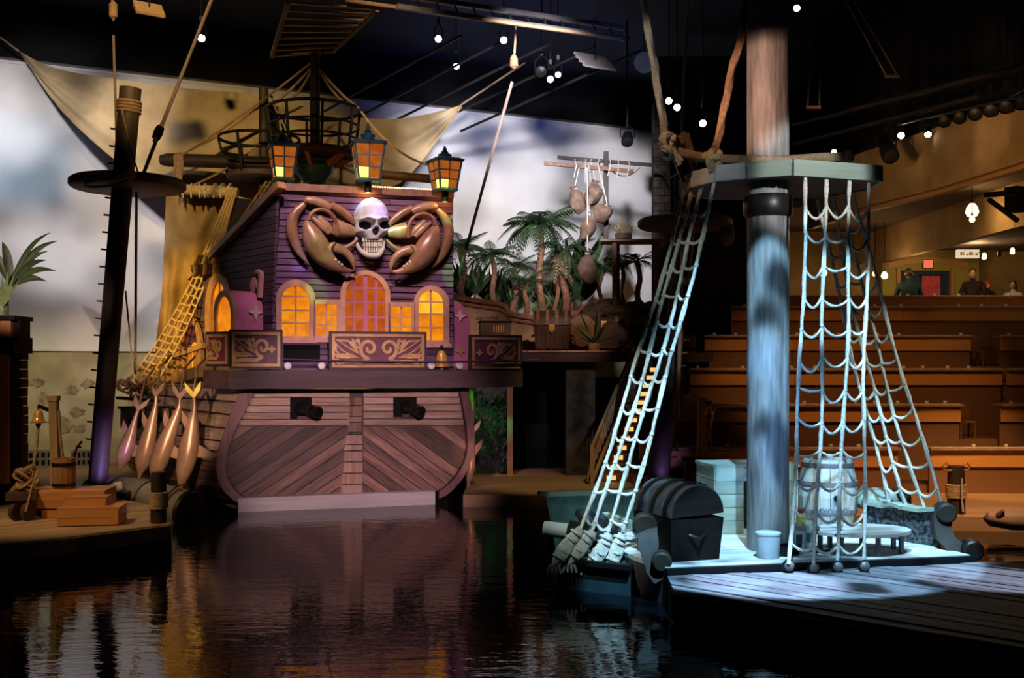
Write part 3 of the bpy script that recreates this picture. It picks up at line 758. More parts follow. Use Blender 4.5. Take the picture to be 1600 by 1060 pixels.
# ---- transom
Lin = [(398, 609), (383, 640), (366, 672), (355, 705), (352, 730), (357, 752), (374, 772), (392, 782)]
Lout = [(376, 609), (360, 645), (346, 685), (338, 715), (339, 745), (350, 768), (368, 783), (384, 792)]
Rin = [(716, 609), (722, 640), (727, 672), (728, 700), (723, 722), (710, 745), (695, 760), (684, 767)]
Rout = [(729, 609), (736, 645), (739, 685), (736, 712), (726, 738), (712, 757), (698, 771), (684, 778)]
back = MB(); HF.prism(back, [hp(*p) for p in Lin] + [hp(*p) for p in reversed(Rin)], -.35, -.03)
tr = back.build('transom', mt_beam, ship)
for A, B in ((Lin, Lout), (Rin, Rout)):
    mb = MB()
    A3 = [HF.w(*hp(*p), 0) for p in smooth_path([V((p[0], p[1], 0)) for p in A], 3)] if 0 else [HF.w(*hp(p.x, p.y), -.02) for p in smooth_path([V((q[0], q[1], 0)) for q in A], 3)]
    B3 = [HF.w(*hp(p.x, p.y), -.02) for p in smooth_path([V((q[0], q[1], 0)) for q in B], 3)]
    mb.strip(A3, B3, HF.n * .20); mb.build('rim_board', mt_rim, ship)
ph = [(609, 609), (621.5, 621), (634, 632), (645, 643), (655.5, 655), (665.5, 665)]
def inner_edge(E, y):
    for (x0, y0), (x1, y1) in zip(E, E[1:]):
        if y0 <= y <= y1: return x0 + (x1 - x0) * (y - y0) / (y1 - y0)
    return E[0][0] if y < E[0][1] else E[-1][0]
cann = {0: (453, 487, 621, 655.5), 1: (614, 651, 621, 652)}
for side in (0, 1):
    for k in range(5):
        y0, y1 = (ph[k][side] + .8, ph[k + 1][side] - .8)
        if side == 0: xs = (inner_edge(Lin, (y0 + y1) / 2) + 1.5, 546)
        else: xs = (568, inner_edge(Rin, (y0 + y1) / 2) - 1.5)
        g0, g1, ga, gb = cann[side]
        segs = [xs]
        if ga - 3 < (y0 + y1) / 2 < gb: segs = [(xs[0], g0), (g1, xs[1])]
        for a, b in segs:
            mb = MB()
            ya, yb = y0, y1
            HF.prism(mb, [hp(a, ya), hp(b, ya), hp(b, yb), hp(a, yb)], -.03, .03 + rnd.uniform(-.008, .008))
            mb.build('plank', mt_transom, tr, grain=U)
    if side == 0:
        reg = [hp(p[0] + 1.2, p[1]) for p in [(369.5, 667)] + Lin[3:]] + [hp(535, 776), hp(546, 667)]
        s = -.66
    else:
        reg = [hp(567, 667), hp(567, 773)] + [hp(p[0] - 1.2, p[1]) for p in reversed(Rin[2:])] + [hp(725, 666)]
        s = .72
    a0 = 455 if side == 0 else 645
    for k in range(-10, 15):
        c0 = 720 + k * 18.2
        q = []
        for x, dy in ((330, 1.0), (750, 1.0), (750, 17.2), (330, 17.2)):
            q.append(hp(x, c0 + s * (x - a0) + dy))
        q = cut_convex(q, reg)
        if len(q) > 2 and area2(q) > .01:
            mb = MB(); HF.prism(mb, q, -.03, .03 + rnd.uniform(-.012, .012))
            p0, p1 = hp(330, c0 + s * (330 - a0)), hp(750, c0 + s * (750 - a0))
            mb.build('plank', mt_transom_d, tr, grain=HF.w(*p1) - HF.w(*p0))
# stern post: stacked blocks with a leading edge
ys = [621, 634, 651, 660, 676, 679, 695, 705, 722, 740, 757, 776]
for k in range(len(ys) - 1):
    t0, t1 = (ys[k] - 621) / 155, (ys[k + 1] - 621) / 155
    wide = 1.5 if ys[k] >= 679 else 0
    l0, l1 = 548 - 18 * t0 - wide, 548 - 18 * t1 - wide
    r = 565 + wide; m0, m1 = 553 - 5 * t0, 553 - 5 * t1
    y0, y1 = ys[k] + .8, ys[k + 1] - .8
    V8 = [HF.w(*hp(l0, y0), 0), HF.w(*hp(m0, y0, .2), .2), HF.w(*hp(r, y0), 0), HF.w(*hp(l1, y1), 0), HF.w(*hp(m1, y1, .2), .2), HF.w(*hp(r, y1), 0)]
    MB().add(V8, [(0, 1, 4, 3), (1, 2, 5, 4), (0, 2, 1), (3, 4, 5), (0, 3, 5, 2)]).build('post_block', mt_post, tr, grain=(0, 0, 1))
mb = MB(); l, r = hp(372, 778, .35), hp(680, 769, .35)
HF.rect(mb, l[0], -.3, r[0], (l[1] + r[1]) / 2, -.2, .35); mb.build('water_ledge', mt_ledge, ship)
# ---- hull side
rimc = [V((p[0], p[1], 0)) for p in Lout]
farc = [V(p) for p in ((212, 596, 0), (204, 622, 0), (197, 655, 0), (193, 690, 0), (196, 712, 0), (206, 735, 0), (222, 748, 0), (240, 760, 0))]
def hull_pt(t, u, c=0.0):
    k = u * 7; i = min(int(k), 6); f = k - i
    a = rimc[i].lerp(rimc[i + 1], f); b = farc[i].lerp(farc[i + 1], f)
    A = HF.w(*hp(a.x, a.y), 0); B = P(b.x, b.y, 33.4)
    p = A.lerp(B, t) + V((-.8, -.6, 0)) * (math.sin(math.pi * t) * .45 * (1 - .5 * u) + c)
    return p
hull = MB().grid(lambda t, u: hull_pt(t, u, -.06), 10, 14).build('hull_side', mt_beam, ship, True)
NP = 13
for k in range(NP):
    u0, u1 = k / NP + .006, (k + 1) / NP - .006
    split = rnd.uniform(.35, .65)
    for t0, t1 in ((0.0, split - .004), (split + .004, 1.0)):
        n = 5
        A = [hull_pt(t0 + (t1 - t0) * i / n, u0) for i in range(n + 1)]
        B = [hull_pt(t0 + (t1 - t0) * i / n, u1) for i in range(n + 1)]
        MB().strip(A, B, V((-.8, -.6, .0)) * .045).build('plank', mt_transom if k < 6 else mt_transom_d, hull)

# ---- stern house body and siding
c_t, c_b = hp(440, 292), hp(421, 585)
d_t, d_b = hp(708, 302), hp(708, 585)
cornerxy = HF.w(hp(431, 470)[0], 0, 0)
far = P(298, 430, 30.5); far.z = 0
SWd = cornerxy - far
SW = PL(cornerxy, SWd)
sp = lambda x, y, c=0: SW.px(x, y, c)
fT, fB = P(300, 432, 30.4), P(300, 560, 30.4)
bodyv = [HF.w(*c_b, -.05), HF.w(*d_b, -.05), HF.w(*d_t, -.05), HF.w(*c_t, -.05),
         fB + U * .15, HF.w(d_b[0], d_b[1], -5), HF.w(d_b[0], fT.z, -5), fT + U * .15]
house = MB().add(bodyv, [(0, 1, 2, 3), (5, 4, 7, 6), (1, 5, 6, 2), (4, 0, 3, 7), (3, 2, 6, 7), (0, 4, 5, 1)]).build('stern_house', mt_dkside, ship)
face = [c_b, d_b, d_t, c_t]
nb = 29
for k in range(nb):
    z0 = c_b[1] + (c_t[1] - c_b[1] - .02) * k / nb; z1 = c_b[1] + (c_t[1] - c_b[1] - .02) * (k + 1) / nb
    q = clip(clip(face, 0, -1, -(z0 + .014)), 0, 1, z1 - .014)
    if len(q) < 3: continue
    ax = min(p[0] for p in q); bx = max(p[0] for p in q)
    cut = ax + (bx - ax) * rnd.uniform(.25, .75)
    for s_, c_ in ((1, cut - .004), (-1, -(cut + .004))):
        w_ = clip(q, s_, 0, c_)
        if len(w_) > 2:
            A = [HF.w(a, b, -.05) for a, b in w_]
            MB().prism(A, HF.n * (.07 + rnd.uniform(-.01, .012))).build('siding_board', mt_siding, house, grain=U)
# side siding
sface = [sp(437, 294), sp(302, 433), sp(302, 560), sp(426, 560)]
zlo, zhi = min(p[1] for p in sface), max(p[1] for p in sface)
for k in range(24):
    z0, z1 = zlo + (zhi - zlo) * k / 24, zlo + (zhi - zlo) * (k + 1) / 24
    q = clip(clip(sface, 0, -1, -(z0 + .008)), 0, 1, z1 - .008)
    if len(q) > 2 and area2(q) > .01:
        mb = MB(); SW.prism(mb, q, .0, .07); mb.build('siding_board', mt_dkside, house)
mb = MB(); a, b = sp(440, 289, .1), sp(298, 434, .1)
mb.bar(SW.w(*a, .1), SW.w(*b, .1), .22, .16); mb.build('rake_trim', mt_gold, ship)
mb = MB(); a0, a1 = hp(437, 287, .12), hp(709, 298, .12); b0 = hp(437, 297, .12)
HF.rect(mb, a0[0], (a0[1] + a1[1]) / 2 - .17, a1[0], (a0[1] + a1[1]) / 2 - .0, -.05, .14); mb.build('cornice', mt_cornice, ship)
mb = MB()
for k in range(34):
    a = hp(583 + 123 * k / 33, 295, .1)
    mb.ball(HF.w(a[0], (a0[1] + a1[1]) / 2 + .02, .1), .022, 6, 4)
tag(mb.build('bulb_string', mt_bulb, ship), kind='stuff')

# ---- windows
def window(pl, O, I, rows, cols, glass, fm, arched=True, c=.03, e=1.0, mm=None, wm=.022, ftk=.09, sill=False):
    """O, I = (left, top, right, bottom) in photo pixels of the frame and of the glass"""
    o0, o1 = pl.px(O[0], O[3], c), pl.px(O[2], O[1], c)
    i0, i1 = pl.px(I[0], I[3], c), pl.px(I[2], I[1], c)
    mk = (lambda p, q: arch(p[0], q[0], p[1], q[1], 14, e)) if arched else (lambda p, q: [(p[0], p[1]), (q[0], p[1]), (q[0], q[1]), (p[0], q[1])])
    OP, IP = mk(o0, o1), mk(i0, i1)
    mb = MB(); pl.ring(mb, OP, IP, c, c + ftk)
    w = mb.build('window', fm, ship, False)
    xs = [i0[0] + (i1[0] - i0[0]) * k / cols for k in range(cols + 1)] if isinstance(cols, int) else [pl.px(x, I[3], c)[0] for x in cols]
    zs = [i0[1]] + [pl.px(I[0], y, c)[1] for y in rows] + [i1[1]]
    for i in range(len(xs) - 1):
        for j in range(len(zs) - 1):
            q = clip(clip(clip(clip(IP, -1, 0, -xs[i]), 1, 0, xs[i + 1]), 0, -1, -zs[j]), 0, 1, zs[j + 1])
            if len(q) > 2 and area2(q) > .002:
                mb = MB(); pl.prism(mb, q, c + .005, c + .025); mb.build('pane', glass(j, len(zs) - 1) if callable(glass) else glass, w)
    ht = lambda x: i0[1] if not arched else i1[1]
    mm = mm or fm
    r = (i1[0] - i0[0]) / 2; cx = (i0[0] + i1[0]) / 2; h = min(r * e, i1[1] - i0[1])
    def top(x):
        if not arched: return i1[1]
        t = max(0, 1 - ((x - cx) / r) ** 2); return i1[1] - h + h * math.sqrt(t)
    for x in xs[1:-1]:
        mb = MB(); pl.rect(mb, x - wm, i0[1], x + wm, top(x), c + .02, c + .05); mb.build('muntin', mm, w)
    for z in zs[1:-1]:
        dx = 0
        if arched and z > i1[1] - h: dx = r - r * math.sqrt(max(0, 1 - ((z - i1[1] + h) / h) ** 2))
        mb = MB(); pl.rect(mb, i0[0] + dx, z - wm * .8, i1[0] - dx, z + wm * .8, c + .02, c + .045); mb.build('muntin', mm, w)
    if sill:
        mb = MB(); pl.rect(mb, o0[0] - .04, o0[1] - .05, o1[0] + .04, o0[1] + .06, c, c + .16); mb.build('sill', fm, w)
    return w
window(HF, (431, 438, 492, 533), (440, 448, 483, 526), (505, 485, 463), 2, mt_glassw, mt_cream, sill=True)
window(HF, (489, 469, 531, 532), (493, 476, 526, 525), (508, 492), 2, mt_glassw, mt_cream, False, wm=.02, sill=True)
window(HF, (531, 424, 609, 585), (539, 431, 601, 583), (549, 523, 496, 472, 450), (539, 553, 570.5, 587, 601), mt_glassr, mt_cream, mm=mt_pink, wm=.035)
mb = MB(); a, b = hp(567, 584, .06), hp(574, 432, .06); HF.rect(mb, a[0], a[1], b[0], b[1], .05, .1); mb.build('door_stile', mt_pink, ship)
window(HF, (606, 473, 648, 536), (610, 480, 643, 529), (511, 496), 2, mt_glassw, mt_cream, False, wm=.018, sill=True)
window(HF, (646, 447, 701, 540), (653, 455, 692, 532), (512, 491, 472), 2, lambda j, n: mt_glassy if j >= n - 2 else mt_glassw, mt_cream, sill=True)
mb = MB(); a, b = hp(443, 566, .02), hp(500, 539, .02); HF.rect(mb, a[0], a[1], b[0], b[1], .02, .035); mb.build('dark_opening', mt_black, ship)  # black plate paints the dark of an opening onto the siding
# side windows of the quarter gallery
window(SW, (325, 424, 361, 522), (334, 440, 357, 518), (497, 470), 2, mt_glassw, mt_gold, c=.07, e=1.25, wm=.03)
window(SW, (281, 492, 318, 582), (289, 503, 312, 578), (540,), 1, mt_panel, mt_gold, c=.12, e=1.1)
mb = MB(); a, b = sp(300, 575, .2), sp(309, 535, .2); SW.prism(mb, arch(a[0], b[0], a[1], b[1], 10), .2, .22); mb.build('lit_slot', mt_glassy, ship)
# pink barrel dormers
q0 = sp(415, 522); q1 = sp(412, 462)
dw, dd = 1.15, .78
prof = arch(q0[0] - dw, q0[0], q0[1], q1[1] + .12, 16)
mb = MB(); SW.prism(mb, prof, .05, dd); dorm = mb.build('quarter_dormer', mt_pink, ship)
inn = [(q0[0] - dw / 2 + (a - (q0[0] - dw / 2)) * .74, q0[1] + (b - q0[1]) * .86) for a, b in prof]
mb = MB(); SW.ring(mb, [(q0[0] - dw / 2 + (a - (q0[0] - dw / 2)) * 1.04, b) for a, b in prof], inn, dd, dd + .07); mb.build('arch_trim', mt_gold, dorm)
mb = MB(); SW.prism(mb, inn, dd - .005, dd + .02); mb.build('glass', mt_glassw, dorm)
def star(pl, x, y, c, w, m, par):
    a, b = pl.px(x, y, c)
    pts = []
    for k in range(16):
        t = math.pi * 2 * k / 16; r = (1.0, .62, .40, .62)[k % 4]
        pts.append((a + math.cos(t) * r * w, b + math.sin(t) * r * w))
    mb = MB(); pl.prism(mb, pts, c, c + .03); mb.build('star_ornament', m, par)
DS = PL(SW.w(q0[0], 0, 0), -SW.n)
star(DS, 399, 488, .005, .19, mt_star, dorm)
mb = MB(); pts = [(696, 468), (712, 470), (722, 476), (730, 488), (735, 505), (736, 584), (696, 584)]
HF.prism(mb, [hp(x, y, -.1) for x, y in pts], -.9, -.1); dorm2 = mb.build('quarter_dormer', mt_pink, ship)
star(HF, 719, 494, -.1, .16, mt_star, dorm2); star(HF, 719, 549, -.1, .14, mt_gold, dorm2)
# carved bracket above the left dormer
mb = MB()
s0 = sp(398, 446, .1)
pts = [(s0[0] + .02 + .16 * (1 - k / 26) * math.cos(k * .5), s0[1] - .02 + .20 * (1 - k / 26) * math.sin(k * .5)) for k in range(22)]
SW.ribbon(mb, [(s0[0] + .3, s0[1] - .32), (s0[0] + .33, s0[1] - .1)] + pts, .08, .04, .16)
SW.ribbon(mb, [(s0[0] + .34, s0[1] - .32), (s0[0] + .42, s0[1] + .28), (s0[0] + .2, s0[1] + .34)], .1, .04, .18)
mb.build('carved_bracket', mt_cream, ship)

# ---- balcony
BC = 1.0
A1, A2 = hp(357, 590, BC)[0], hp(817, 590, BC)[0]
zt_, zb_ = hp(590, 578.5, BC)[1], hp(590, 606.5, BC)[1]
aL = hp(318, 590, .35)[0]
foot = [(A1, BC), (A2, BC), (A2, -.15), (aL, -.15), (aL, .35)]
balc = MB().prism([HF.w(a, zb_, c) for a, c in foot], V((0, 0, zt_ - zb_))).build('balcony_beam', mt_beam, ship, grain=U)
BV = PL(HF.w(aL, 0, .35), HF.w(A1, 0, BC) - HF.w(aL, 0, .35))
def scroll(mb, holes, pl, ca, cb, h, mx, c0, c1, ex=1.0):
    f = lambda x, y: (ca + mx * x * h * ex, cb + y * h)
    sp_ = []
    for k in range(30):
        t = k / 29; an = 2.6 + t * 8.6; r = .05 + .30 * t
        sp_.append((-.34 - r * math.cos(an), .08 + r * 1.05 * math.sin(an)))
    e = sp_[-1]
    full = sp_[:-1] + [(-.22, -.32), (-.05, -.40), (.2, -.38), (.5, -.38), (.74, -.42), (.80, -.28)]
    sm = smooth_path([V((p[0], p[1], 0)) for p in full], 2)
    pl.ribbon(mb, [f(p.x, p.y) for p in sm], [h * (.095 + .03 * (i / len(sm))) for i in range(len(sm))], c0, c1)
    for leaf, hole in (([(-.06, -.02), (.10, .10), (.30, .42), (.14, .36), (.05, .44), (-.02, .36)], [(.02, .12), (.10, .20), (.16, .31), (.08, .30)]),
                       ([(-.02, -.14), (.24, -.02), (.86, .40), (.42, .38), (.22, .30)], [(.16, .02), (.34, .10), (.66, .32), (.40, .31)]),
                       ([(.10, -.18), (.45, -.06), (.70, .12), (.90, .38), (.88, .04), (.74, -.14)], [(.44, -.10), (.62, .0), (.80, .18), (.80, .0), (.70, -.10)]),
                       ([(.0, -.22), (.5, -.16), (.88, -.10), (.80, -.26), (.4, -.28)], None)):
        pl.prism(mb, [f(*p) for p in leaf], c0, c1)
        if hole: pl.prism(holes, [f(*p) for p in hole], c1, c1 + .006)
def bpanel(pl, l, t, r, b, c, kind):
    p0, p1 = pl.px(l, b, c + .1), pl.px(r, t, c + .1)
    (x0, y0), (x1, y1) = p0, p1
    mb = MB(); pl.rect(mb, x0, y0, x1, y1, c - .06, c + .06); pn = mb.build('balcony_panel', mt_trimdark, ship)
    rc = lambda k: [(x0 + k, y0 + k), (x1 - k, y0 + k), (x1 - k, y1 - k), (x0 + k, y1 - k)]
    mb = MB(); pl.ring(mb, rc(.06), rc(.125), c + .06, c + .095); mb.build('gold_border', mt_gold, pn)
    mb = MB(); pl.prism(mb, rc(.12), c + .06, c + .07); mb.build('field', mt_panel, pn)
    cx, cy = (x0 + x1) / 2, (y0 + y1) / 2; h = (y1 - y0 - .24)
    mb = MB(); holes = MB()
    if kind == 'double':
        scroll(mb, holes, pl, cx + .68 * h, cy, h, 1, c + .07, c + .1, 1.0); scroll(mb, holes, pl, cx - .68 * h, cy, h, -1, c + .07, c + .1, 1.0)
    elif kind == 'left': scroll(mb, holes, pl, cx - .04, cy, h * .95, -1, c + .07, c + .1, .62 if x1 - x0 < 1.2 else .86)
    else: scroll(mb, holes, pl, cx + .04, cy, h * .95, 1, c + .07, c + .1, .8)
    mb.build('scroll_carving', mt_gold, pn); ho = holes.build('carving_hollow', mt_panel, pn)
    if ho: ho['kind'] = 'stuff'
    if kind in ('left', 'right') and x1 - x0 > 1:
        for sx in (x0 + .25, x1 - .25):
            mb = MB(); k = .10
            pl.prism(mb, [(sx + math.cos(q * math.pi / 8) * k * (1.0, .7, .42, .7)[q % 4], cy + math.sin(q * math.pi / 8) * k * (1.0, .7, .42, .7)[q % 4]) for q in range(16)], c + .07, c + .1)
            mb.build('cross_ornament', mt_gold, pn)
bpanel(HF, 358, 515.5, 442, 577, BC - .05, 'left')
bpanel(HF, 515, 519, 667, 578.5, BC - .05, 'double')
bpanel(HF, 734, 524, 817, 580, BC - .05, 'right')
bpanel(BV, 319, 518, 357, 573, -.05, 'left')
mb = MB(); a, b = hp(442, 562, BC + .14), hp(842, 563, BC + .14)
mb.tube(sag(HF.w(*a, BC + .14), HF.w(*b, BC + .14), .05, 8), .028, 6); mb.build('guard_cable', mt_trimdark, ship, True)
for k, (x, y) in enumerate(((449, 569), (502, 569), (673, 573), (717, 574))):
    a = hp(x, y, .7); p = HF.w(a[0], zt_, .7)
    lab = ('first', 'second', 'third', 'fourth')[k]
    t = thing('floodlight', f'small white floodlight in a gap of the stern balcony, {lab} from the port end', 'light', p, SA)
    MB().lathe([(.06, 0), (.09, .02), (.09, .15), (.075, .17)], p + V((0, 0, .1)) - HF.n * .06, HF.n, 12).build('housing', mt_white, t, True)
    MB().box(p + V((0, 0, .03)), (.1, .1, .06), SA).build('bracket', mt_iron, t)
p = HF.w(hp(690, 570, .55)[0], zt_, .55)
bl = thing('brass_bell', 'brass handbell on the balcony under the right arched window', 'bell', p)
MB().lathe([(.17, .02), (.19, .0), (.15, .12), (.12, .3), (.07, .38), (.02, .4)], p + V((0, 0, .08)), n=16).build('bell_cup', mt_brass, bl, True)
MB().lathe([(.2, 0), (.2, .05), (.1, .08)], p, n=16).build('stand', mt_iron, bl, True)
MB().tube([p + V((0, 0, .47)), p + V((0, 0, .62))], .03).build('grip', mt_darkmetal, bl, True)

# ---- cannons in the stern ports
for side, (x, y, mx, my, lab) in enumerate(((472, 640, 497, 645, 'port'), (636, 637, 657, 644, 'starboard'))):
    g0, g1, ga, gb = cann[side]
    mb = MB(); a, b = hp(g0, gb), hp(g1, ga)
    HF.rect(mb, a[0], a[1], b[0], b[1], -.34, -.02); mb.build('gun_port', mt_black, tr)
    A = HF.w(*hp(x, y, .0), -.02); B = HF.w(*hp(mx, my, .52), .52)
    cn = thing('cannon', f'short black cannon poking out of the {lab} stern gun port', 'cannon', A)
    ax = B - A; L_ = ax.length
    MB().lathe([(.02, -.1), (.17, -.08), (.18, .0), (.15, .05), (.14, L_ * .5), (.16, L_ * .52), (.16, L_ * .58), (.13, L_ * .6), (.12, L_ * .86), (.15, L_ * .9), (.155, L_), (.10, L_), (.09, L_ - .25), (.01, L_ - .25)], A, ax, 18).build('barrel', mt_iron, cn, True)
    MB().tube([A + ax * .55 - U * .27, A + ax * .55 + U * .27], .05).build('trunnion', mt_iron, cn, True)
    MB().box(A + ax * .12 - V((0, 0, .19)), (.34, .16, .08), SA).build('carriage', mt_beam, cn)

# ---- skull
kx = lambda x, y, c=.02: hp(540 + x * .132, 300 + y * .132, c)
WY = [(78, 6), (90, 70), (110, 108), (150, 152), (200, 182), (260, 202), (330, 208), (400, 200), (450, 198), (490, 192), (520, 165), (548, 125), (575, 108)]
def wy(y):
    for (a, p), (b, q) in zip(WY, WY[1:]):
        if a <= y <= b: return p + (q - p) * (y - a) / (b - a)
    return WY[-1][1]
def bump2(x, y, cx, cy, rx, ry, sh=2.0):
    d = ((x - cx) / rx) ** 2 + ((y - cy) / ry) ** 2
    return max(0, 1 - d) ** (1 / sh) if d < 1 else 0.0
def skull_h(x, y, w):
    t = min(1, abs((x - 297) / w)); base = .46 * math.sqrt(max(0, 1 - t ** 2.4)) * math.sqrt(max(.05, min(1, (y - 60) / 130)))
    if y > 440: base *= 1 - .18 * (y - 440) / 135
    h = base
    h += .055 * math.exp(-(((y - 345) / 22) ** 2)) * (1 if abs(x - 300) < 170 else .3)          # brow
    h += .075 * math.exp(-(((x - 318) / 24) ** 2)) * math.exp(-(((y - 395) / 55) ** 2))        # nose bridge
    h += .06 * (math.exp(-(((x - 150) / 40) ** 2)) + math.exp(-(((x - 455) / 35) ** 2))) * math.exp(-(((y - 480) / 28) ** 2))
    h -= .30 * bump2(x, y, 224, 405, 92, 66, 5) + .30 * bump2(x, y, 424, 398, 80, 62, 5)
    h -= .17 * bump2(x, y, 322, 488, 44, 50, 2.5)
    return max(h, .0) + .04
def skull_pt(u, v):
    y = 78 + 497 * v; w = wy(y); x = 297 + w * math.sin((u * 2 - 1) * math.pi / 2)
    a = kx(x, y); return HF.w(a[0], a[1], .02 + skull_h(x, y, w))
mb = MB().grid(skull_pt, 60, 64)
sk = mb.build('skull', mt_bone, ship, False); sk.data.polygons.foreach_set('use_smooth', [True] * len(sk.data.polygons))
for cx, cy, rx, ry in ((224, 407, 62, 43), (424, 400, 52, 40)):
    a = kx(cx, cy); w = wy(cy); hh = skull_h(cx, cy, w)
    pts = []
    for k in range(18):
        t = k * math.pi / 9; rr = 1 - .12 * math.sin(2 * t) * (1 if cx < 300 else -1)
        q = kx(cx + rx * 1.28 * rr * math.cos(t), cy + ry * 1.28 * math.sin(t)); pts.append(HF.w(q[0], q[1], .05 + hh))
    MB().prism(pts, HF.n * .03).build('socket_shade', mt_black, sk)  # black plate stands in for the shade deep in the socket
for s_ in (-1, 1):
    pts = [HF.w(*kx(322 + s_ * x, y), .10 + skull_h(322, 488, wy(488))) for x, y in ((1, 444), (12, 452), (28, 500), (24, 522), (10, 526), (2, 512))]
    MB().prism(pts, HF.n * .03).build('nose_shade', mt_black, sk)  # black plates paint the shade inside the nose hollow
mb = MB().grid(lambda u, v: HF.w(*kx(185 + 228 * u, 530 + 180 * v), .10 + .20 * math.sin(math.pi * (.12 + .76 * u))), 14, 6, -HF.n * .12)
mb.build('mouth_back', paint('gum', (.10, .08, .08)), sk)
for row, (y0, y1, n) in enumerate(((536, 596, 8), (604, 656, 8), (663, 720, 8))):
    for k in range(n):
        inset = 8 * row
        x0, x1 = 176 + inset + (244 - 2 * inset) * k / n + 4, 176 + inset + (244 - 2 * inset) * (k + 1) / n - 4
        u = ((x0 + x1) / 2 - 185) / 228; c = .14 + .22 * math.sin(math.pi * (.12 + .76 * u)) - (.03 if row == 2 else 0)
        bow = 10 * math.sin(math.pi * u) * (1 if row else .4)
        mb = MB(); P4 = [kx(x0 + 2, y0 + bow), kx(x1 - 2, y0 + bow), kx(x1, y1 + bow), kx(x0, y1 + bow)]
        HF.prism(mb, P4, c - .1, c + .03); mb.build('tooth', mt_tooth, sk)
jaw = smooth_path([HF.w(*kx(x, y), c) for x, y, c in ((112, 535, .1), (122, 620, .14), (160, 700, .22), (225, 758, .3), (300, 772, .33), (365, 762, .3), (415, 700, .22), (440, 620, .14), (452, 535, .1))], 4)
MB().tube(jaw, smooth_vals([.032, .042, .055, .07, .078, .07, .055, .042, .032], 4), 12, flat=1.1, fdir=HF.n).build('jaw', mt_bone, sk, True)

# ---- crab claws
ac = hp(579, 370)[0]
def claw(mir):
    def q(x, y, c):
        a, b = kx(x, y, c)
        if mir: a = 2 * ac - a
        return HF.w(a, b, c)
    S = .132 * 27 / F
    def seg(par, name, pts, rs, c, flat=.75, n=14, m=mt_claw):
        P_ = smooth_path([q(x, y, cc if cc is not None else c) for x, y, cc in [(p + (None,))[:3] for p in pts]], 4)
        return MB().tube(P_, smooth_vals([r * S for r in rs], 4), n, flat=flat, fdir=HF.n).build(name, m, par, True)
    body = seg(ship, 'crab_claw', [(1075, 395), (1045, 480), (1000, 590), (945, 700), (875, 800), (790, 875), (700, 925), (610, 950), (528, 938)],
               [30, 85, 128, 140, 118, 82, 52, 32, 4], .30, .8, 18)
    seg(body, 'pincer', [(850, 690), (760, 690), (660, 720), (580, 790), (540, 870), (535, 935)], [50, 60, 52, 42, 28, 5], .30, .85, 14, mt_clawl)
    seg(body, 'knuckle_ring', [(775, 630), (815, 665), (835, 715), (820, 775)], [14, 26, 26, 12], .42, 1, 10, mt_clawl)
    seg(body, 'upper_arm', [(505, 390), (590, 310), (690, 240), (790, 195)], [30, 44, 50, 46], .16, .8)
    seg(body, 'arm_joint', [(785, 235), (850, 205), (960, 170), (1050, 165), (1075, 195)], [40, 54, 52, 46, 12], .20, .85, 14, mt_clawl)
    seg(body, 'spike', [(1080, 210), (1170, 310), (1215, 430), (1210, 560), (1170, 690), (1110, 800), (1025, 900)], [34, 56, 66, 66, 54, 34, 3], .18, .7)
    seg(body, 'forearm', [(495, 490), (560, 480), (650, 470), (725, 455)], [50, 74, 95, 102], .16, .7, 16, mt_clawl)
    seg(body, 'tendon_arch', [(738, 545), (745, 420), (790, 320), (880, 262), (975, 270), (1040, 330), (1060, 395)], [14, 22, 24, 22, 22, 22, 18], .36, 1, 10)
    seg(body, 'joint_band', [(775, 520), (850, 440), (940, 345)], [34, 52, 30], .26, .8, 12, mt_clawl)
    seg(body, 'joint_band', [(760, 540), (750, 470), (765, 410)], [20, 34, 20], .3, .8, 12)
    seg(body, 'joint_band', [(820, 530), (910, 440), (1010, 360)], [28, 44, 16], .30, .8, 12, mt_clawl)
    seg(body, 'small_leg', [(478, 560), (540, 630), (620, 680), (715, 705)], [12, 22, 26, 30], .2, .8, 10, mt_clawl)
    for x, y in ((690, 885), (722, 862), (762, 832)):
        MB().ball(q(x, y, .38), (.034, .05, .045), 8, 6).build('tooth', mt_tooth, body, True)
claw(False); claw(True)

# ---- masts and crow's nest on the stern
def hm(px, Y): return (px - 800) / F * Y
def ship_mast(px, w, yt, yb, Y, name='mast'):
    r = w / 2 * Y / F
    return MB().tube([P(px, yb, Y), P(px, (yt + yb) / 2, Y), P(px, yt, Y)], [r * 1.05, r, r * .95], 14).build(name, mt_mast, ship, True)
ship_mast(492, 16, 84, 300, 29.2)
ship_mast(412, 16, 138, 330, 31.2)
def nest(px, Y, yr, rr, yfl, rfl, n, m, a0=0.0):
    cx = hm(px, Y); ztop = H + (HOR - yr) / F * Y; zf = H + (HOR - yfl) / F * Y
    rt, rf = rr * Y / F, rfl * Y / F
    base = MB().lathe([(rf, 0), (rf + .03, .03), (rf + .03, .14), (rf, .17)], (cx, Y, zf - .1), n=28).build('crows_nest', m, ship, True)
    ring = lambda r, z, th: MB().tube([(cx + r * math.cos(k * math.pi / 16), Y + r * math.sin(k * math.pi / 16), z) for k in range(33)], th, 8)
    for f in (1.0, .62, .32):
        ring(rf + (rt - rf) * f, zf + (ztop - zf) * f, .045 if f == 1 else .032).build('hoop', mt_darkmetal, base, True)
    for k in range(n):
        a = a0 + 2 * math.pi * k / n; ca, sa = math.cos(a), math.sin(a)
        MB().tube([(cx + rf * ca, Y + rf * sa, zf), (cx + rt * ca, Y + rt * sa, ztop)], .04, 8).build('stave', mt_darkmetal, base, True)
    return cx, zf, ztop, rt
cx, zf, zt2, rt = nest(491, 29.2, 172, 72, 240, 64, 8, mt_beam, .35)
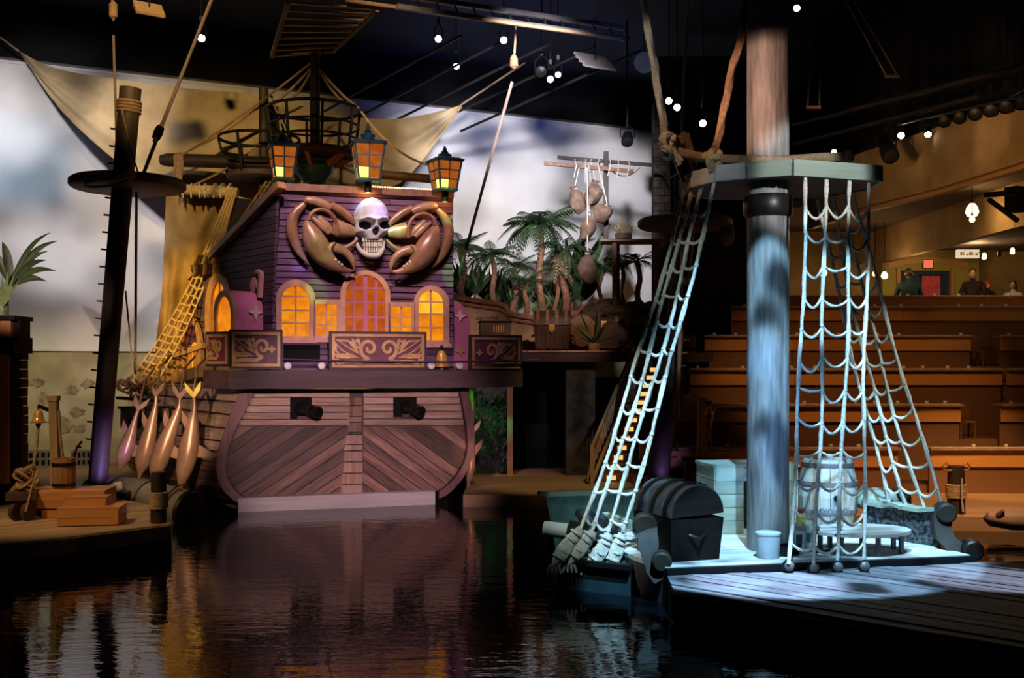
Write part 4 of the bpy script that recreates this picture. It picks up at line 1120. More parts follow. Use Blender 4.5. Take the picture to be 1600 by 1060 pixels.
MB().lathe([(.30, 0), (.34, .06), (.5, .25), (.52, .42), (.46, .5), (.5, .58), (.3, .62)], (cx, 29.2, zf - .78), n=20).build('mast_collar', mt_teal, ship, True)
for k in range(6):
    a = .5 + k * math.pi / 3
    MB().bar((cx + .3 * math.cos(a), 29.2 + .3 * math.sin(a), zf - .42), (cx + 1.0 * math.cos(a), 29.2 + 1.0 * math.sin(a), zf - .08), .09, .14).build('nest_bracket', mt_crate, ship)
for px1, py1 in ((455, 157), (562, 170), (420, 166), (535, 158)):
    rope('nest_stay', sag(P(492, 99, 29.2), P(px1, py1, 29.2 - .4), .1, 6), .035, mt_ropeb, ship)
nest(405, 31.2, 217, 62, 275, 48, 6, mt_beam, .2)
# yards on the after mast
mb = MB(); mb.tube([P(251, 250, 30.6), P(262, 250, 30.6), P(330, 252, 30.7), P(425, 258, 30.8)], [.14, .19, .19, .16], 12); mb.build('yard', mt_yard, ship, True)
mb = MB(); mb.tube([P(283, 296, 30.4), P(325, 299, 30.4), P(372, 302, 30.4)], [.15, .16, .14], 12); yd = mb.build('sail_yard', mt_ropey, ship, True)
for k in range(7):
    x = 288 + k * 12 + rnd.uniform(-2, 2); c = P(x, 298, 30.4)
    ring_ = [c + V((.04 * math.sin(t * .7 + k), -.19 * math.cos(t * .63), .19 * math.sin(t * .63))) for t in range(11)]
    MB().tube(ring_ + [ring_[-1] + V((.03, -.05, -.25))], .025, 6).build('lashing', mt_rope, yd, True)
for k in range(6):
    x = 276 + k * 2.4; c = P(x, 252, 30.55)
    MB().tube([c + V((0, 0, .22)), c + V((0, -.21, .1)), c + V((.02, -.22, -.2)), c + V((rnd.uniform(-.1, .1), -.15, -.6 - rnd.random() * .4))], .03, 6).build('yard_lashing', mt_ropeb, ship, True)
for a, b, y0, y1 in ((P(284, 240, 30.5), P(408, 165, 31), 0, 0), (P(290, 238, 30.5), P(520, 70, 31), 0, 0), (P(300, 290, 30.3), P(405, 225, 31), 0, 0), (P(424, 150, 31), P(462, 240, 30), 0, 0)):
    rope('stay', sag(a, b, .12, 8), .03, mt_ropeb, ship)
rope('stay', sag(P(562, 172, 29.2), P(690, 262, 27.6), .35, 8), .03, mt_ropey, ship)
mb = MB(); mb.tube([P(596, 273, 29.5), P(676, 280, 29.5)], .12, 12); mb.build('boom', mt_gold, ship, True)
# side rail arcade along the waist
A, B = sp(212, 577, .3), sp(318, 540, .3)
z0, z1 = sp(212, 603, .3)[1], sp(212, 577, .3)[1]
for k in range(13):
    f = k / 13; f2 = (k + 1) / 13
    a, b = A[0] + (B[0] - A[0]) * f, A[0] + (B[0] - A[0]) * f2
    tz = A[1] + (B[1] - A[1]) * f
    mb = MB(); SW.rect(mb, a + .06, z0 + (B[1] - A[1]) * f * .7, a + .22, tz, .2, .3); mb.build('baluster', mt_gold, ship)
mb = MB(); mb.bar(SW.w(A[0], A[1], .25), SW.w(B[0], B[1], .25), .2, .14); mb.build('waist_rail', mt_gold, ship)
mb = MB(); mb.bar(SW.w(A[0], z0, .25), SW.w(B[0], z0 + (B[1] - A[1]) * .7, .25), .22, .16); mb.build('waist_rail', mt_gold, ship)
mb = MB(); a, b = sp(285, 600, .5), sp(322, 578, .5); mb.prism([SW.w(a[0] - .3, b[1] - .1, .0), SW.w(b[0], b[1] + .1, 0), SW.w(b[0], b[1] + .1, .7), SW.w(a[0] - .3, b[1] - .1, .7)], V((0, 0, -.3))); mb.build('gallery_shelf', mt_gold, ship)

# ---- lanterns on the poop
def lantern(px, yt, y1, y2, wt, wb, Y, lab, rot):
    c = P(px, y2, Y); k = Y / F
    t = thing('stern_lantern', lab, 'lantern', c - V((0, 0, .25)), rot)
    z0 = c.z; z1 = z0 + (y2 - y1) * k; rb, rtp = wb / 2 * k * 1.12, wt / 2 * k * 1.12
    def cn(i, f, s=1.0):
        a = rot + math.pi / 4 + i * math.pi / 2; r = (rb + (rtp - rb) * f) * s * 1.12
        return V((c.x + r * math.cos(a), c.y + r * math.sin(a), z0 + (z1 - z0) * f))
    for i in range(4):
        A0, B0, A1, B1 = cn(i, 0), cn(i + 1, 0), cn(i, 1), cn(i + 1, 1)
        MB().tube([A0, A1], .028, 6).build('corner_bar', mt_teal, t)
        nrm = ((A0 + B0) / 2 - V((c.x, c.y, z0))).normalized()
        for r_ in range(3):
            for q_ in range(2):
                pt = lambda u, v: (A0.lerp(B0, u)).lerp(A1.lerp(B1, u), v)
                u0, u1, v0, v1 = q_ / 2 + .02, (q_ + 1) / 2 - .02, r_ / 3 + .02, (r_ + 1) / 3 - .02
                m = mt_flame if (r_ == 0 and q_ == (1 if i % 2 else 0)) else mt_glassl
                MB().prism([pt(u0, v0), pt(u1, v0), pt(u1, v1), pt(u0, v1)], -nrm * .012).build('pane', m, t)
        for v in (1 / 3, 2 / 3): MB().bar(A0.lerp(A1, v), B0.lerp(B1, v), .03, .03).build('glazing_bar', mt_teal, t)
        MB().bar((A0 + B0) / 2, (A1 + B1) / 2, .03, .03).build('glazing_bar', mt_teal, t)
    MB().lathe([(rb * 1.25, 0), (rb * 1.3, .04), (rb * .9, .08)], (c.x, c.y, z0 - .06), n=4, a0=-(rot + math.pi / 4)).build('base_plate', mt_teal, t)
    ht = (y1 - yt) * k
    top = MB().lathe([(rtp * 1.28, 0), (rtp * 1.34, .05), (rtp * 1.0, .1), (rtp * .55, ht * .22), (rtp * .42, ht * .26)], (c.x, c.y, z1), n=4, a0=-(rot + math.pi / 4))
    top.build('cap', mt_teal, t)
    MB().lathe([(.17, 0), (.2, .03), (.16, ht * .10), (.18, ht * .26), (.12, ht * .32), (.07, ht * .36), (.1, ht * .42), (.05, ht * .5), (.06, ht * .56), (.006, ht * .82)], (c.x, c.y, z1 + ht * .2), n=14).build('finial', mt_teal, t, True)
    MB().tube([c - V((0, 0, .32)), c - V((0, 0, .03))], .09, 10).build('post', mt_darkmetal, t, True)
    point('lantern_lamp', c + V((0, -.0, -.35)), 14, (1, .45, .12), .1)
lantern(442, 200, 232, 279, 44, 30, 26.9, 'teal lantern with amber panes at the port corner of the ship stern', .35)
lantern(575, 192, 228, 281, 52, 36, 26.75, 'tallest teal lantern with amber panes above the skull', .25)
lantern(695, 228, 254, 296, 44, 31, 27.2, 'teal lantern with amber panes at the starboard corner above the cornice', .5)
# ================================================================== SAILS
def patch(name, m, corners_fn, nu, nv, label, cat):
    o = MB().grid(corners_fn, nu, nv, V((0, .03, 0))).build(name, m, None, True)
    return tag(o, label, cat)
top_px = [(30, 80, 33.0), (75, 103, 33.0), (130, 116, 33), (210, 127, 33), (300, 139, 33), (410, 150, 33), (520, 178, 33.4), (600, 186, 34), (660, 180, 34.4), (720, 164, 34.6)]
bot_px = [(33, 84, 32.9), (95, 172, 32.6), (182, 252, 32.3), (250, 292, 32.1), (310, 300, 32), (400, 312, 32.2), (500, 305, 32.6), (580, 300, 33.2), (640, 274, 34), (722, 167, 34.5)]
tp = smooth_path([P(*p) for p in top_px], 4); bp_ = smooth_path([P(*p) for p in bot_px], 4)
def sail_fn(u, v):
    k = u * (len(tp) - 1); i = min(int(k), len(tp) - 2); f = k - i
    a = tp[i].lerp(tp[i + 1], f); b = bp_[i].lerp(bp_[i + 1], f)
    p = a.lerp(b, v)
    s = math.sin(math.pi * v)
    p.y += -.35 * s * math.sin(math.pi * u) + .09 * s * math.sin(u * 31 + v * 5) + .06 * s * math.sin(u * 13 - v * 16) + .05 * noise.noise((u * 9, v * 6, 0))
    return p
patch('canopy_sail', mt_sail, sail_fn, 72, 26, 'wide sagging tan sail stretched behind the ship masts', 'sail')
for a, b, lab in ((P(0, 58, 33), P(30, 80, 33), 'left'), (P(720, 164, 34.6), P(820, 98, 35), 'right')):
    tag(rope('sail_rope', [a, a.lerp(b, .5), b], .03, mt_ropeb), f'short rope tying the {lab} corner of the tan sail', 'rope')
l0, l1 = [(259, 306), (256, 380), (252, 470), (243, 552)], [(372, 306), (352, 380), (322, 450), (292, 552)]
def sail2(u, v):
    k = v * 3; i = min(int(k), 2); f = k - i
    a = P(l0[i][0] + (l0[i + 1][0] - l0[i][0]) * f, l0[i][1] + (l0[i + 1][1] - l0[i][1]) * f, 30.9 + 1.6 * v)
    b = P(l1[i][0] + (l1[i + 1][0] - l1[i][0]) * f, l1[i][1] + (l1[i + 1][1] - l1[i][1]) * f, 31.1 + .9 * v)
    p = a.lerp(b, u)
    p.y += .10 * math.sin(u * 17 + .6 * math.sin(v * 5)) * (.35 + v) + .05 * noise.noise((u * 5, v * 9, 3)) - .25 * math.sin(math.pi * min(1, v * 1.1)) * math.sin(math.pi * u)
    return p
patch('lower_sail', mt_sailb, sail2, 36, 40, 'golden brown sail hanging in folds from the lashed yard', 'sail')

# ================================================================== ROPE SHROUDS
def shroud(name, label, tops, bots, nr, m, r=.035, bow=0.0, mids=None, rsag=.05, knot=None, lobe=.2, rr=None, wob=.03, group=None, t0=.06, t1=.97):
    """tops, bots: world points of every strand"""
    base = min(bots, key=lambda p: p.z)
    t = thing(name, label, 'rope net', base, 0, group)
    def at(i, f):
        a, b = tops[i], bots[i]
        p = a.lerp(b, f) + V((0, 0, 0))
        if mids is not None:
            c = mids[i]; q = 2 * c - .5 * (a + b)
            p = a * (1 - f) ** 2 + q * 2 * f * (1 - f) + b * f * f
        return p + V((wob * math.sin(f * 9 + i * 2.1), 0, 0)) * math.sin(math.pi * f)
    for i in range(len(tops)):
        n = 36
        rr_ = [r * (1 + .28 * max(0, math.sin(k * .8 + i))) if lobe > .2 else r for k in range(n + 1)]
        MB().tube([at(i, k / n) for k in range(n + 1)], rr_, 9, lobe, 3.0).build('strand', m, t, True)
    for k in range(nr):
        f = t0 + (t1 - t0) * k / (nr - 1)
        pts = []
        for i in range(len(tops) - 1):
            d0 = rnd.uniform(-.01, .01)
            a, b = at(i, min(1, f + d0)), at(i + 1, min(1, f + rnd.uniform(-.006, .006)))
            s_ = rsag * rnd.uniform(.3, 2.0)
            pts = sag(a, b, s_, 6)
            MB().tube(pts, rr or r * .85, 8, lobe * .8, 3.0).build('rung', m, t, True)
            if knot: MB().ball(a, r * knot, 8, 6).build('knot', m, t, True)
        if knot: MB().ball(b, r * knot, 8, 6).build('knot', m, t, True)
    return t
def lin(p, q, n, Y0, Y1):
    return [P(p[0] + (q[0] - p[0]) * i / (n - 1), p[1] + (q[1] - p[1]) * i / (n - 1), Y0 + (Y1 - Y0) * i / (n - 1)) for i in range(n)]
shroud('rope_shroud', 'golden rope ladder running down from the lashed yard to the ship rail', lin((359, 293), (370, 294), 4, 30.2, 30.3), lin((206, 588), (246, 596), 4, 31.0, 29.6), 22, mt_ropey, .032,
       mids=lin((288, 462), (312, 466), 4, 29.8, 29.6), rsag=.03, wob=0)
shroud('rope_shroud', 'short rusty rope ladder rising from the roof edge to the crow nest', lin((417, 283), (436, 285), 4, 29.6, 29.4), lin((336, 402), (356, 408), 4, 29.4, 29.2), 10, mt_ropeb, .03, rsag=.03, wob=0)
t = thing('rope_bundle', 'dark coiled rope bundle hanging at the lower end of the roof edge', 'rope bundle', P(320, 432, 29.2))
for k in range(8):
    x = 304 + k * 5; c = P(x, 416 - k * .5, 29.2)
    MB().tube([c + V((.10 * math.sin(a * .8) * .6, -.16 * math.cos(a * .63), .26 * math.sin(a * .63))) for a in range(11)], .045, 7, .2, 3).build('coil', mt_mast if k % 3 else mt_ropeb, t, True)
MB().tube([P(300, 420, 29.2), P(322, 416, 29.2), P(346, 410, 29.2)], .13, 10).build('core', mt_mast, t, True)
# deadeyes and rail foot for the shroud
t = thing('shroud_foot', 'bunched rope coils on the side rail below the golden rope ladder', 'rope coil', P(216, 618, 30))
for k in range(14):
    c = P(190 + k * 6.5 + rnd.uniform(-3, 3), 606 + rnd.uniform(-8, 8), 30 + rnd.uniform(-.2, .2))
    MB().tube([c + V((.2 * math.sin(a * .7), -.1 * math.cos(a * .6), .16 * math.sin(a * .9 + k))) for a in range(10)], .035, 7, .2, 3).build('coil', mt_ropeb, t, True)
MB().bar(P(183, 622, 30.1), P(262, 628, 29.3), .1, .08).build('foot_rail', mt_mast, t)
for k in range(3):
    p = P(205 + k * 38, 668, 29.6 - k * .5)
    b = thing('gun_port_lid', f'black carved gun port lid on the hull flank, {("farthest from", "midway to", "nearest to")[k]} the stern', 'hatch', p)
    MB().box(p + V((0, 0, .25)), (.55, .12, .5), R(40)).build('lid', mt_iron, b)
    MB().box(p + V((0, -.05, .54)), (.62, .2, .07), R(40)).build('hinge', mt_darkmetal, b)

# ================================================================== LEANING MASTS
def leaning_mast(label, base, top, rb, rt, pegside, disc, disc_r, m, uplabel):
    t = thing('leaning_mast', label, 'mast', base)
    MB().tube([base, base.lerp(top, .5), top], [rb, (rb + rt) / 2, rt], 20).build('pole', m, t, True)
    for k in range(4): 
        c = top.lerp(base, .035 + k * .008)
        MB().lathe([(rt + .03, -.03), (rt + .05, 0), (rt + .03, .03)], c, top - base, 18).build('band', mt_ropeb, t, True)
    d = (top - base); n = 19
    for k in range(n):
        p = base.lerp(top, .12 + .82 * k / n); r = rb + (rt - rb) * (.12 + .82 * k / n)
        MB().bar(p + V((pegside * (r - .05), 0, 0)), p + V((pegside * (r + .14), 0, .02)), .05, .04).build('peg', mt_iron, t)
    pl_ = MB().lathe([(.02, -.0), (disc_r - .05, 0), (disc_r, .03), (disc_r, .2), (disc_r - .05, .23), (.02, .23)], disc, (0, 0, 1), 36).build('platform', mt_mast, t, True)
    MB().lathe([(disc_r + .012, .04), (disc_r + .03, .06), (disc_r + .03, .17), (disc_r + .012, .19)], disc, (0, 0, 1), 36, False).build('rim', mt_beam, pl_, True)
    return t
MB0, MT0 = P(152, 762, 25.4), P(204, 138, 25.4)
lm = leaning_mast('tall dark leaning mast with round platform rising from the left dock', MB0, MT0, .215, .245, -1, P(200, 296, 25.4) , 1.28, mt_mast, '')
for k in range(3):
    c = P(212, 290 + k * 3, 25.2)
    rope('platform_lashing', [c + V((.55 * math.cos(a * .52) - .1, -1.35 + .3 * math.sin(a * .52), .14 * math.sin(a * .52 + k))) for a in range(13)], .03, mt_ropeb, lm)
rope('mast_line', sag(P(213, 300, 25.0), P(211, 585, 25.0), 0, 2), .03, mt_ropeb, lm)
rope('mast_line', sag(P(196, 455, 25.2), P(210, 600, 24.8), 0, 2), .02, mt_ropey, lm)
rope('mast_line', sag(P(190, 170, 25.1), P(216, 270, 24.9), .08, 6), .018, mt_ropeb, lm)
tag(rope('stage_rope', sag(P(222, 276, 25.0), P(338, -20, 24.0), 0, 3), .04, mt_cable), 'long taut rope running from the left mast platform up to the dark grid', 'rope')
t = thing('pulley_block', 'dark pulley block hanging on the taut rope above the left mast', 'pulley', P(246, 210, 24.7))
MB().lathe([(.02, 0), (.09, .05), (.11, .2), (.09, .34), (.02, .4)], P(242, 220, 24.66), P(252, 196, 24.6) - P(242, 220, 24.66), 12).build('cheek', mt_black, t, True)
MB().tube([P(241, 222, 24.6), P(254, 192, 24.6)], .05, 8).build('strap', mt_ropeb, t, True)
tag(rope('stage_rope', [P(177, 55, 25.3), P(184, 272, 25.3)], .028, mt_cable), 'thin vertical rope beside the top of the left mast', 'rope')
t = thing('pulley_block', 'small tan pulley hanging from the ceiling above the left mast', 'pulley', P(177, 30, 25.3))
MB().lathe([(.02, 0), (.1, .06), (.1, .34), (.03, .42)], P(177, 30, 25.3), n=10).build('cheek', mt_ropeb, t, True)
MB().tube([P(177, 32, 25.3), P(175, -10, 25.3)], .03).build('line', mt_ropeb, t, True)
tag(rope('stage_rope', sag(P(800, 128, 29), P(713, 445, 29), 0, 3), .04, mt_cable), 'long slanted rope hanging beside the starboard lantern', 'rope')
t = thing('pulley_block', 'small tan pulley hanging above the slanted rope near the ceiling', 'pulley', P(804, 105, 29))
MB().lathe([(.02, 0), (.12, .08), (.1, .3), (.03, .4)], P(803, 108, 29), n=10).build('cheek', mt_ropeb, t, True)
MB().tube([P(804, 84, 29), P(806, 40, 29)], .03).build('line', mt_ropeb, t, True)
# right leaning mast (mirror of it, beyond the raft)
RB, RT = P(1026, 772, 26.6), P(1078, 300, 26.6)
rm = leaning_mast('dark leaning mast with round platform standing behind the left raft net', RB, RT, .26, .22, 1, P(1070, 357, 26.6), 1.12, mt_mast, '')
rope('mast_line', sag(P(1066, 372, 26.2), P(1058, 655, 26.2), 0, 3), .05, mt_ropeb, rm)
t = thing('sack', 'small tan sack hanging under the right mast platform', 'sack', P(1138, 388, 26.3))
MB().lathe([(.02, 0), (.14, .08), (.2, .3), (.16, .5), (.05, .62), (.07, .68)], P(1136, 386, 26.3), n=12).build('body', mt_sack, t, True)
MB().tube([P(1137, 346, 26.3), P(1137, 352, 26.3)], .05).build('neck', mt_ropeb, t, True)
# purple uplights at the feet of both masts
for (px, py, Y, tx, lab, e) in ((184, 792, 24.5, 156, 'left', 70), (1049, 772, 25.8, 1034, 'right', 16)):
    p = P(px, py, Y) if lab == 'left' else P(px, py, Y)
    p.z = .52 if lab == 'left' else .3
    u = thing('uplight', f'small uplight with violet beam at the foot of the {lab} leaning mast', 'light', p)
    MB().box(p + V((0, 0, .06)), (.5, .34, .12)).build('base', mt_darkmetal, u)
    MB().lathe([(.10, 0), (.15, .05), (.15, .2), (.13, .22)], p + V((0, 0, .10)), V((-.3 if lab == 'left' else -.2, .1, 1)), 14).build('head', mt_white, u, True)
    spot('violet_uplight', p + V((0, 0, .36)), P(tx, 705, 25.4 if lab == 'left' else 26.6), 75, e * 2.2, (.42, .28, 1.0), .8, .05)

# ================================================================== DOLPHINS ON THE HULL FLANK
def dolphin(label, pts, radii, Y, fin_at, side=1, gold=False, group=None):
    P_ = [P(x, y, Y) for x, y in pts]
    t = thing('dolphin_figure', label, 'figurine', P_[-1])
    path = smooth_path(P_, 5); k = Y / F
    body = MB().tube(path, smooth_vals([r * k for r in radii], 5), 14, flat=.9, fdir=V((0, -1, 0))).build('body', mt_dolph, t, True)
    m = mt_goldtail if gold else mt_dolph
    e = P_[0]; d = (P_[0] - P_[1]).normalized(); sd = V((d.z, 0, -d.x))
    for s in (-1, 1):
        tip = e + d * .42 + sd * s * .22
        tip = e + d * .36 + sd * s * .20
        q = [e - d * .05, e + d * .03 + sd * s * .07, e + d * .16 + sd * s * .17, tip, e + d * .22 + sd * s * .08, e + d * .10]
        MB().prism([p + V((0, -.03, 0)) for p in q], V((0, .06, 0))).build('tail_fluke', m, t, True)
    f = P_[fin_at]; ax = (P_[fin_at + 1] - P_[fin_at - 1]).normalized(); sd = V((-ax.z, 0, ax.x)) * side
    r = radii[fin_at] * k
    MB().prism([f + sd * r * .7 - ax * .16, f + sd * (r + .46) + ax * .04, f + sd * (r + .36) + ax * .12, f + sd * r * .8 + ax * .16, f + sd * r * .5], V((0, .06, 0))).build('dorsal_fin', mt_dolph, t, True)
    g = P_[fin_at - 1]; r = radii[fin_at - 1] * k
    MB().prism([g - sd * r * .5 + ax * .0 + V((0, .05, 0)), g - sd * (r + .20) - ax * .26 + V((0, .1, 0)), g - sd * (r + .16) - ax * .02 + V((0, .1, 0)), g - sd * r * .6 + ax * .3 + V((0, .05, 0))], V((0, .03, 0))).build('flipper', mt_dolph, t, True)
    MB().tube([P_[-1] + (P_[-1] - P_[-2]).normalized() * -.02, P_[-1] + (P_[-1] - P_[-2]).normalized() * .14], [radii[-1] * k * 1.05, .03], 10).build('beak', mt_dolph, t, True)
    rope('hang_rope', [e + d * .05, e + d * .2 + V((.03, .2, .5)), e + V((.1, .9, 1.0))], .025, mt_ropeb, t)
    return t
dolphin('copper dolphin figure hanging on the hull, first beside the dark mast', [(216, 640), (211, 655), (205, 678), (198, 700), (192, 716), (188, 729)], [2.5, 3.5, 8.5, 12.5, 11, 5], 26.6, 3, 1)
dolphin('copper dolphin figure hanging on the hull, second from the dark mast', [(244, 618), (243, 634), (237, 664), (229, 698), (223, 722), (219, 738)], [2.5, 3.5, 8.5, 13.5, 12, 5], 26.3, 3, 1)
dolphin('copper dolphin figure hanging on the hull, third from the mast with pointed tail', [(281, 622), (280, 636), (270, 664), (256, 700), (246, 728), (240, 744)], [2.5, 3.5, 9, 14.5, 13, 5.5], 25.9, 3, 1)
dolphin('copper dolphin figure with bright yellow tail hanging nearest the ship stern', [(303, 620), (304, 636), (301, 662), (295, 702), (288, 734), (283, 756)], [2.5, 3.5, 9, 15.5, 13, 5.5], 25.6, 3, 1, True)
dolphin('copper dolphin figure peeping out beyond the starboard edge of the transom', [(738, 676), (737, 686), (737, 700), (736, 722), (734, 742), (732, 755)], [3, 3, 5, 7, 6, 3], 28.4, 3, -1)

# grey canvas pontoon between dock and hull
t = thing('pontoon', 'grey canvas covered pontoon lying between the left dock and the hull', 'float', P(230, 812, 24))
pa, pb = P(150, 776, 26.0), P(295, 800, 24.2); pa.z = .35; pb.z = .22
MB().tube([pa, pa.lerp(pb, .5) + V((0, 0, .08)), pb], [.5, .52, .46], 20).build('body', paint('grey_canvas', (.26, .23, .20), (.18, .15, .13), .8, 0, 3, .3), t, True)
d = (pb - pa).normalized()
MB().lathe([(.47, 0), (.49, .03), (.44, .10), (.2, .14), (.02, .15)], pb, d, 20).build('end_cap', mt_iron, t, True)
for f in (.3, .62, .93): MB().lathe([(.53, -.03), (.545, 0), (.53, .03)], pa.lerp(pb, f) + V((0, 0, .05)), d, 20, False).build('strap', mt_darkmetal, t, True)

# ================================================================== LEFT DOCK
Zd = .5
DK = [PZ(-260, 905, Zd), PZ(0, 851, Zd), PZ(120, 838, Zd), PZ(268, 819, Zd), PZ(236, 790, Zd), PZ(170, 776, Zd), PZ(-40, 768, Zd), PZ(-360, 790, Zd)]
dpoly = [(p.x, p.y) for p in DK]
dock = slab('dock_left', dpoly, -.25, Zd - .06, mt_beam)
planks_xy('plank', dpoly, (DK[3] - DK[1]), .42, Zd - .06, Zd, mt_dockw, dock, jit=.008)
for a, b in ((DK[1], DK[2]), (DK[2], DK[3])):
    n = 5
    for k in range(n):
        p, q = a.lerp(b, k / n), a.lerp(b, (k + .98) / n)
        MB().bar(p + V((0, -.03, -.15)), q + V((0, -.03, -.15)), .06, .26).build('fascia_board', mt_dockw, dock)
def crate(label, x0, x1, ytop, yfront, ybot, Y, depth, rz, m, lid=True, cat='crate', boards=2):
    c = P((x0 + x1) / 2, ybot, Y); k = Y / F; w = (x1 - x0) * k; h = (ybot - yfront) * k
    t = thing('wooden_crate', label, cat, c, rz)
    ex = V((math.cos(rz), math.sin(rz), 0)); ey = V((-ex.y, ex.x, 0))
    for s in (0, 1):
        for b in range(boards):
            z = h * (b + .5) / boards
            MB().box(c + ey * (depth * s) + V((0, 0, z)), (w, .04, h / boards - .008), rz).build('side_board', m, t)
            MB().box(c + ex * (w / 2 * (1 if s else -1)) + ey * depth / 2 + V((0, 0, z)), (.04, depth, h / boards - .008), rz).build('end_board', m, t)
    if lid:
        for b in range(3):
            MB().box(c + ey * (depth * (b + .5) / 3) + V((0, 0, h + .015)), (w + .05, depth / 3 - .008 + .02, .035), rz).build('lid_board', m, t)
    MB().box(c + ey * depth / 2 + V((0, 0, .02)), (w - .02, depth - .02, .04), rz).build('bottom', m, t)
    return t, c, h
def zc(px, ybot, Y): return P(px, ybot, Y)
Yc = 20.4
crate('low orange wooden crate at the front of the left dock stack', 94, 183, 797, 797, 821.5, 20.2, .75, R(10), mt_crate)
crate('small orange crate lying on the low crate of the left dock', 104, 164, 778, 780, 795, 20.5, .42, R(8), mt_crate, boards=1)
crate('wide orange crate carrying the wooden bucket on the left dock', 53, 160, 765, 770, 795, 21.2, .9, R(6), mt_crate)
crate('hidden lower orange crate supporting the wide crate', 68, 150, 797, 797, 813, 21.2, .8, R(6), mt_crate, lid=False, boards=1)
p = P(100, 765, 21.6)
bk = thing('wooden_bucket', 'brown staved wooden bucket standing on the wide orange crate', 'bucket', p)
kk = 21.6 / F
for k in range(14):
    a0, a1 = 2 * math.pi * k / 14, 2 * math.pi * (k + .94) / 14
    A = []; 
    for z, r in ((0, 15.5), (24, 17.5), (49, 16.5)):
        A.append([(r * kk * math.cos(a), r * kk * math.sin(a), z * kk) for a in (a0, a1)])
    mb = MB(); vs = [p + V(q) for row in A for q in row] + [p + V((q[0] * .88, q[1] * .88, q[2])) for row in A for q in row]
    mb.add(vs, [(0, 1, 3, 2), (2, 3, 5, 4), (6, 8, 9, 7), (8, 10, 11, 9), (0, 2, 8, 6), (2, 4, 10, 8), (1, 7, 9, 3), (3, 9, 11, 5), (4, 5, 11, 10), (0, 6, 7, 1)])
    mb.build('stave', mt_barrelb, bk)
for z, r in ((8, 16.6), (40, 17.5)):
    MB().lathe([(r * kk, -.03), (r * kk + .015, -.03), (r * kk + .015, .03), (r * kk, .03)], p + V((0, 0, z * kk)), n=22, cap=False).build('hoop', mt_iron, bk, True)
MB().lathe([(.01, 0), (15 * kk, 0), (15 * kk, .03), (.01, .03)], p + V((0, 0, .03)), n=16).build('bottom', mt_barrelb, bk)
# bell post
pb0, pt0 = P(88, 782, 22.2), P(84, 625, 22.2)
bp2 = thing('bell_post', 'square wooden post with a leaning stick beside the brass bell on the left dock', 'post', pb0)
MB().bar(pb0, pt0, .16, .16, (0, 1, 0)).build('post', mt_dockw, bp2)
MB().bar(pt0 + V((0, 0, -.02)), pt0 + V((0, 0, .08)), .2, .2, (0, 1, 0)).build('cap', mt_dockw, bp2)
MB().tube([P(92, 642, 22.0), P(94, 680, 22.0), P(99, 720, 22.0)], .03, 8).build('stick', mt_ropeb, bp2, True)
MB().bar(pt0 + V((0, 0, -.25)), P(59, 634, 22.1), .08, .08).build('bracket_arm', mt_iron, bp2)
def bell(label, px, ytop, ybot, Y, rope_to=None):
    k = Y / F; h = (ybot - ytop) * k; c = P(px, ybot, Y)
    t = thing('ship_bell', label, 'bell', c)
    r = h * .56
    MB().lathe([(r * 1.0, 0), (r * 1.04, .02), (r * .82, h * .16), (r * .62, h * .45), (r * .55, h * .72), (r * .4, h * .88), (r * .1, h * .95)], c, n=20).build('bell_cup', mt_brass, t, True)
    MB().tube([c + V((0, 0, h * .9)), c + V((0, 0, h * 1.15))], .03).build('crown', mt_brass, t, True)
    MB().ball(c + V((0, 0, -.03)), .06, 8, 6).build('clapper', mt_iron, t, True)
    if rope_to is not None: rope('bell_rope', sag(c + V((0, 0, -.05)), rope_to, .1, 8), .03, mt_ropeb, t)
    return t
bell('brass ship bell hanging left of the wooden post on the left dock', 60, 640, 661, 22.1, P(50, 745, 21.6))
# toy gun carriage with rope heap
p = P(36, 796, 20.9)
gc = thing('gun_carriage', 'small wooden gun carriage with round wheels and a rope heap on the left dock', 'cart', p)
for (x, y) in ((22, 0), (40, 0), (28, .5), (46, .5)):
    q = P(x, 783, 20.9) + V((0, y, 0)); q.z = .5 + .18
    MB().lathe([(.06, 0), (.17, .01), (.18, .05), (.17, .1), (.05, .11)], q, (.9, -.3, 0), 16).build('wheel', mt_chestb, gc, True)
MB().box(P(36, 774, 21.1), (.55, .6, .14), .3).build('bed', mt_chestb, gc)
for k in range(9):
    c = P(40 + rnd.uniform(-9, 11), 735 + k * 4.2, 21.2 + rnd.uniform(-.1, .1))
    MB().tube([c + V(((.12 + .006 * k) * math.cos(a * .63), .1 * math.sin(a * .63), .08 * math.sin(a * .9 + k))) for a in range(11)], .035, 7, .2, 3).build('rope_coil', mt_ropeb, gc, True)
MB().tube([P(60, 735, 21.2), P(50, 760, 21.0), P(40, 800, 20.6)], .02).build('rope_tail', mt_ropeb, gc, True)
# lashed piling at the dock corner
def piling(label, px, yt, yb, y0, y1, Y, w, z=None, cat='piling'):
    k = Y / F; b = P(px, yb, Y)
    t = thing('piling', label, cat, b)
    r = w / 2 * k
    MB().tube([P(px, yb + 10, Y), P(px, yb, Y), P(px, (yt + yb) / 2, Y), P(px, yt, Y)], [r, r, r * .97, r * .94], 14).build('post', mt_mast, t, True)
    n = 9
    for i in range(n):
        z_ = P(px, y0 + (y1 - y0) * (i + .5) / n, Y)
        MB().lathe([(r * 1.0, -.02), (r * 1.16, -.012), (r * 1.19, 0), (r * 1.16, .012), (r, .02)], z_, n=18, cap=False).build('rope_turn', mt_ropey, t, True)
    return t
piling('dark piling wrapped in rope at the right corner of the left dock', 248, 738, 822, 769, 795, 20.6, 25)
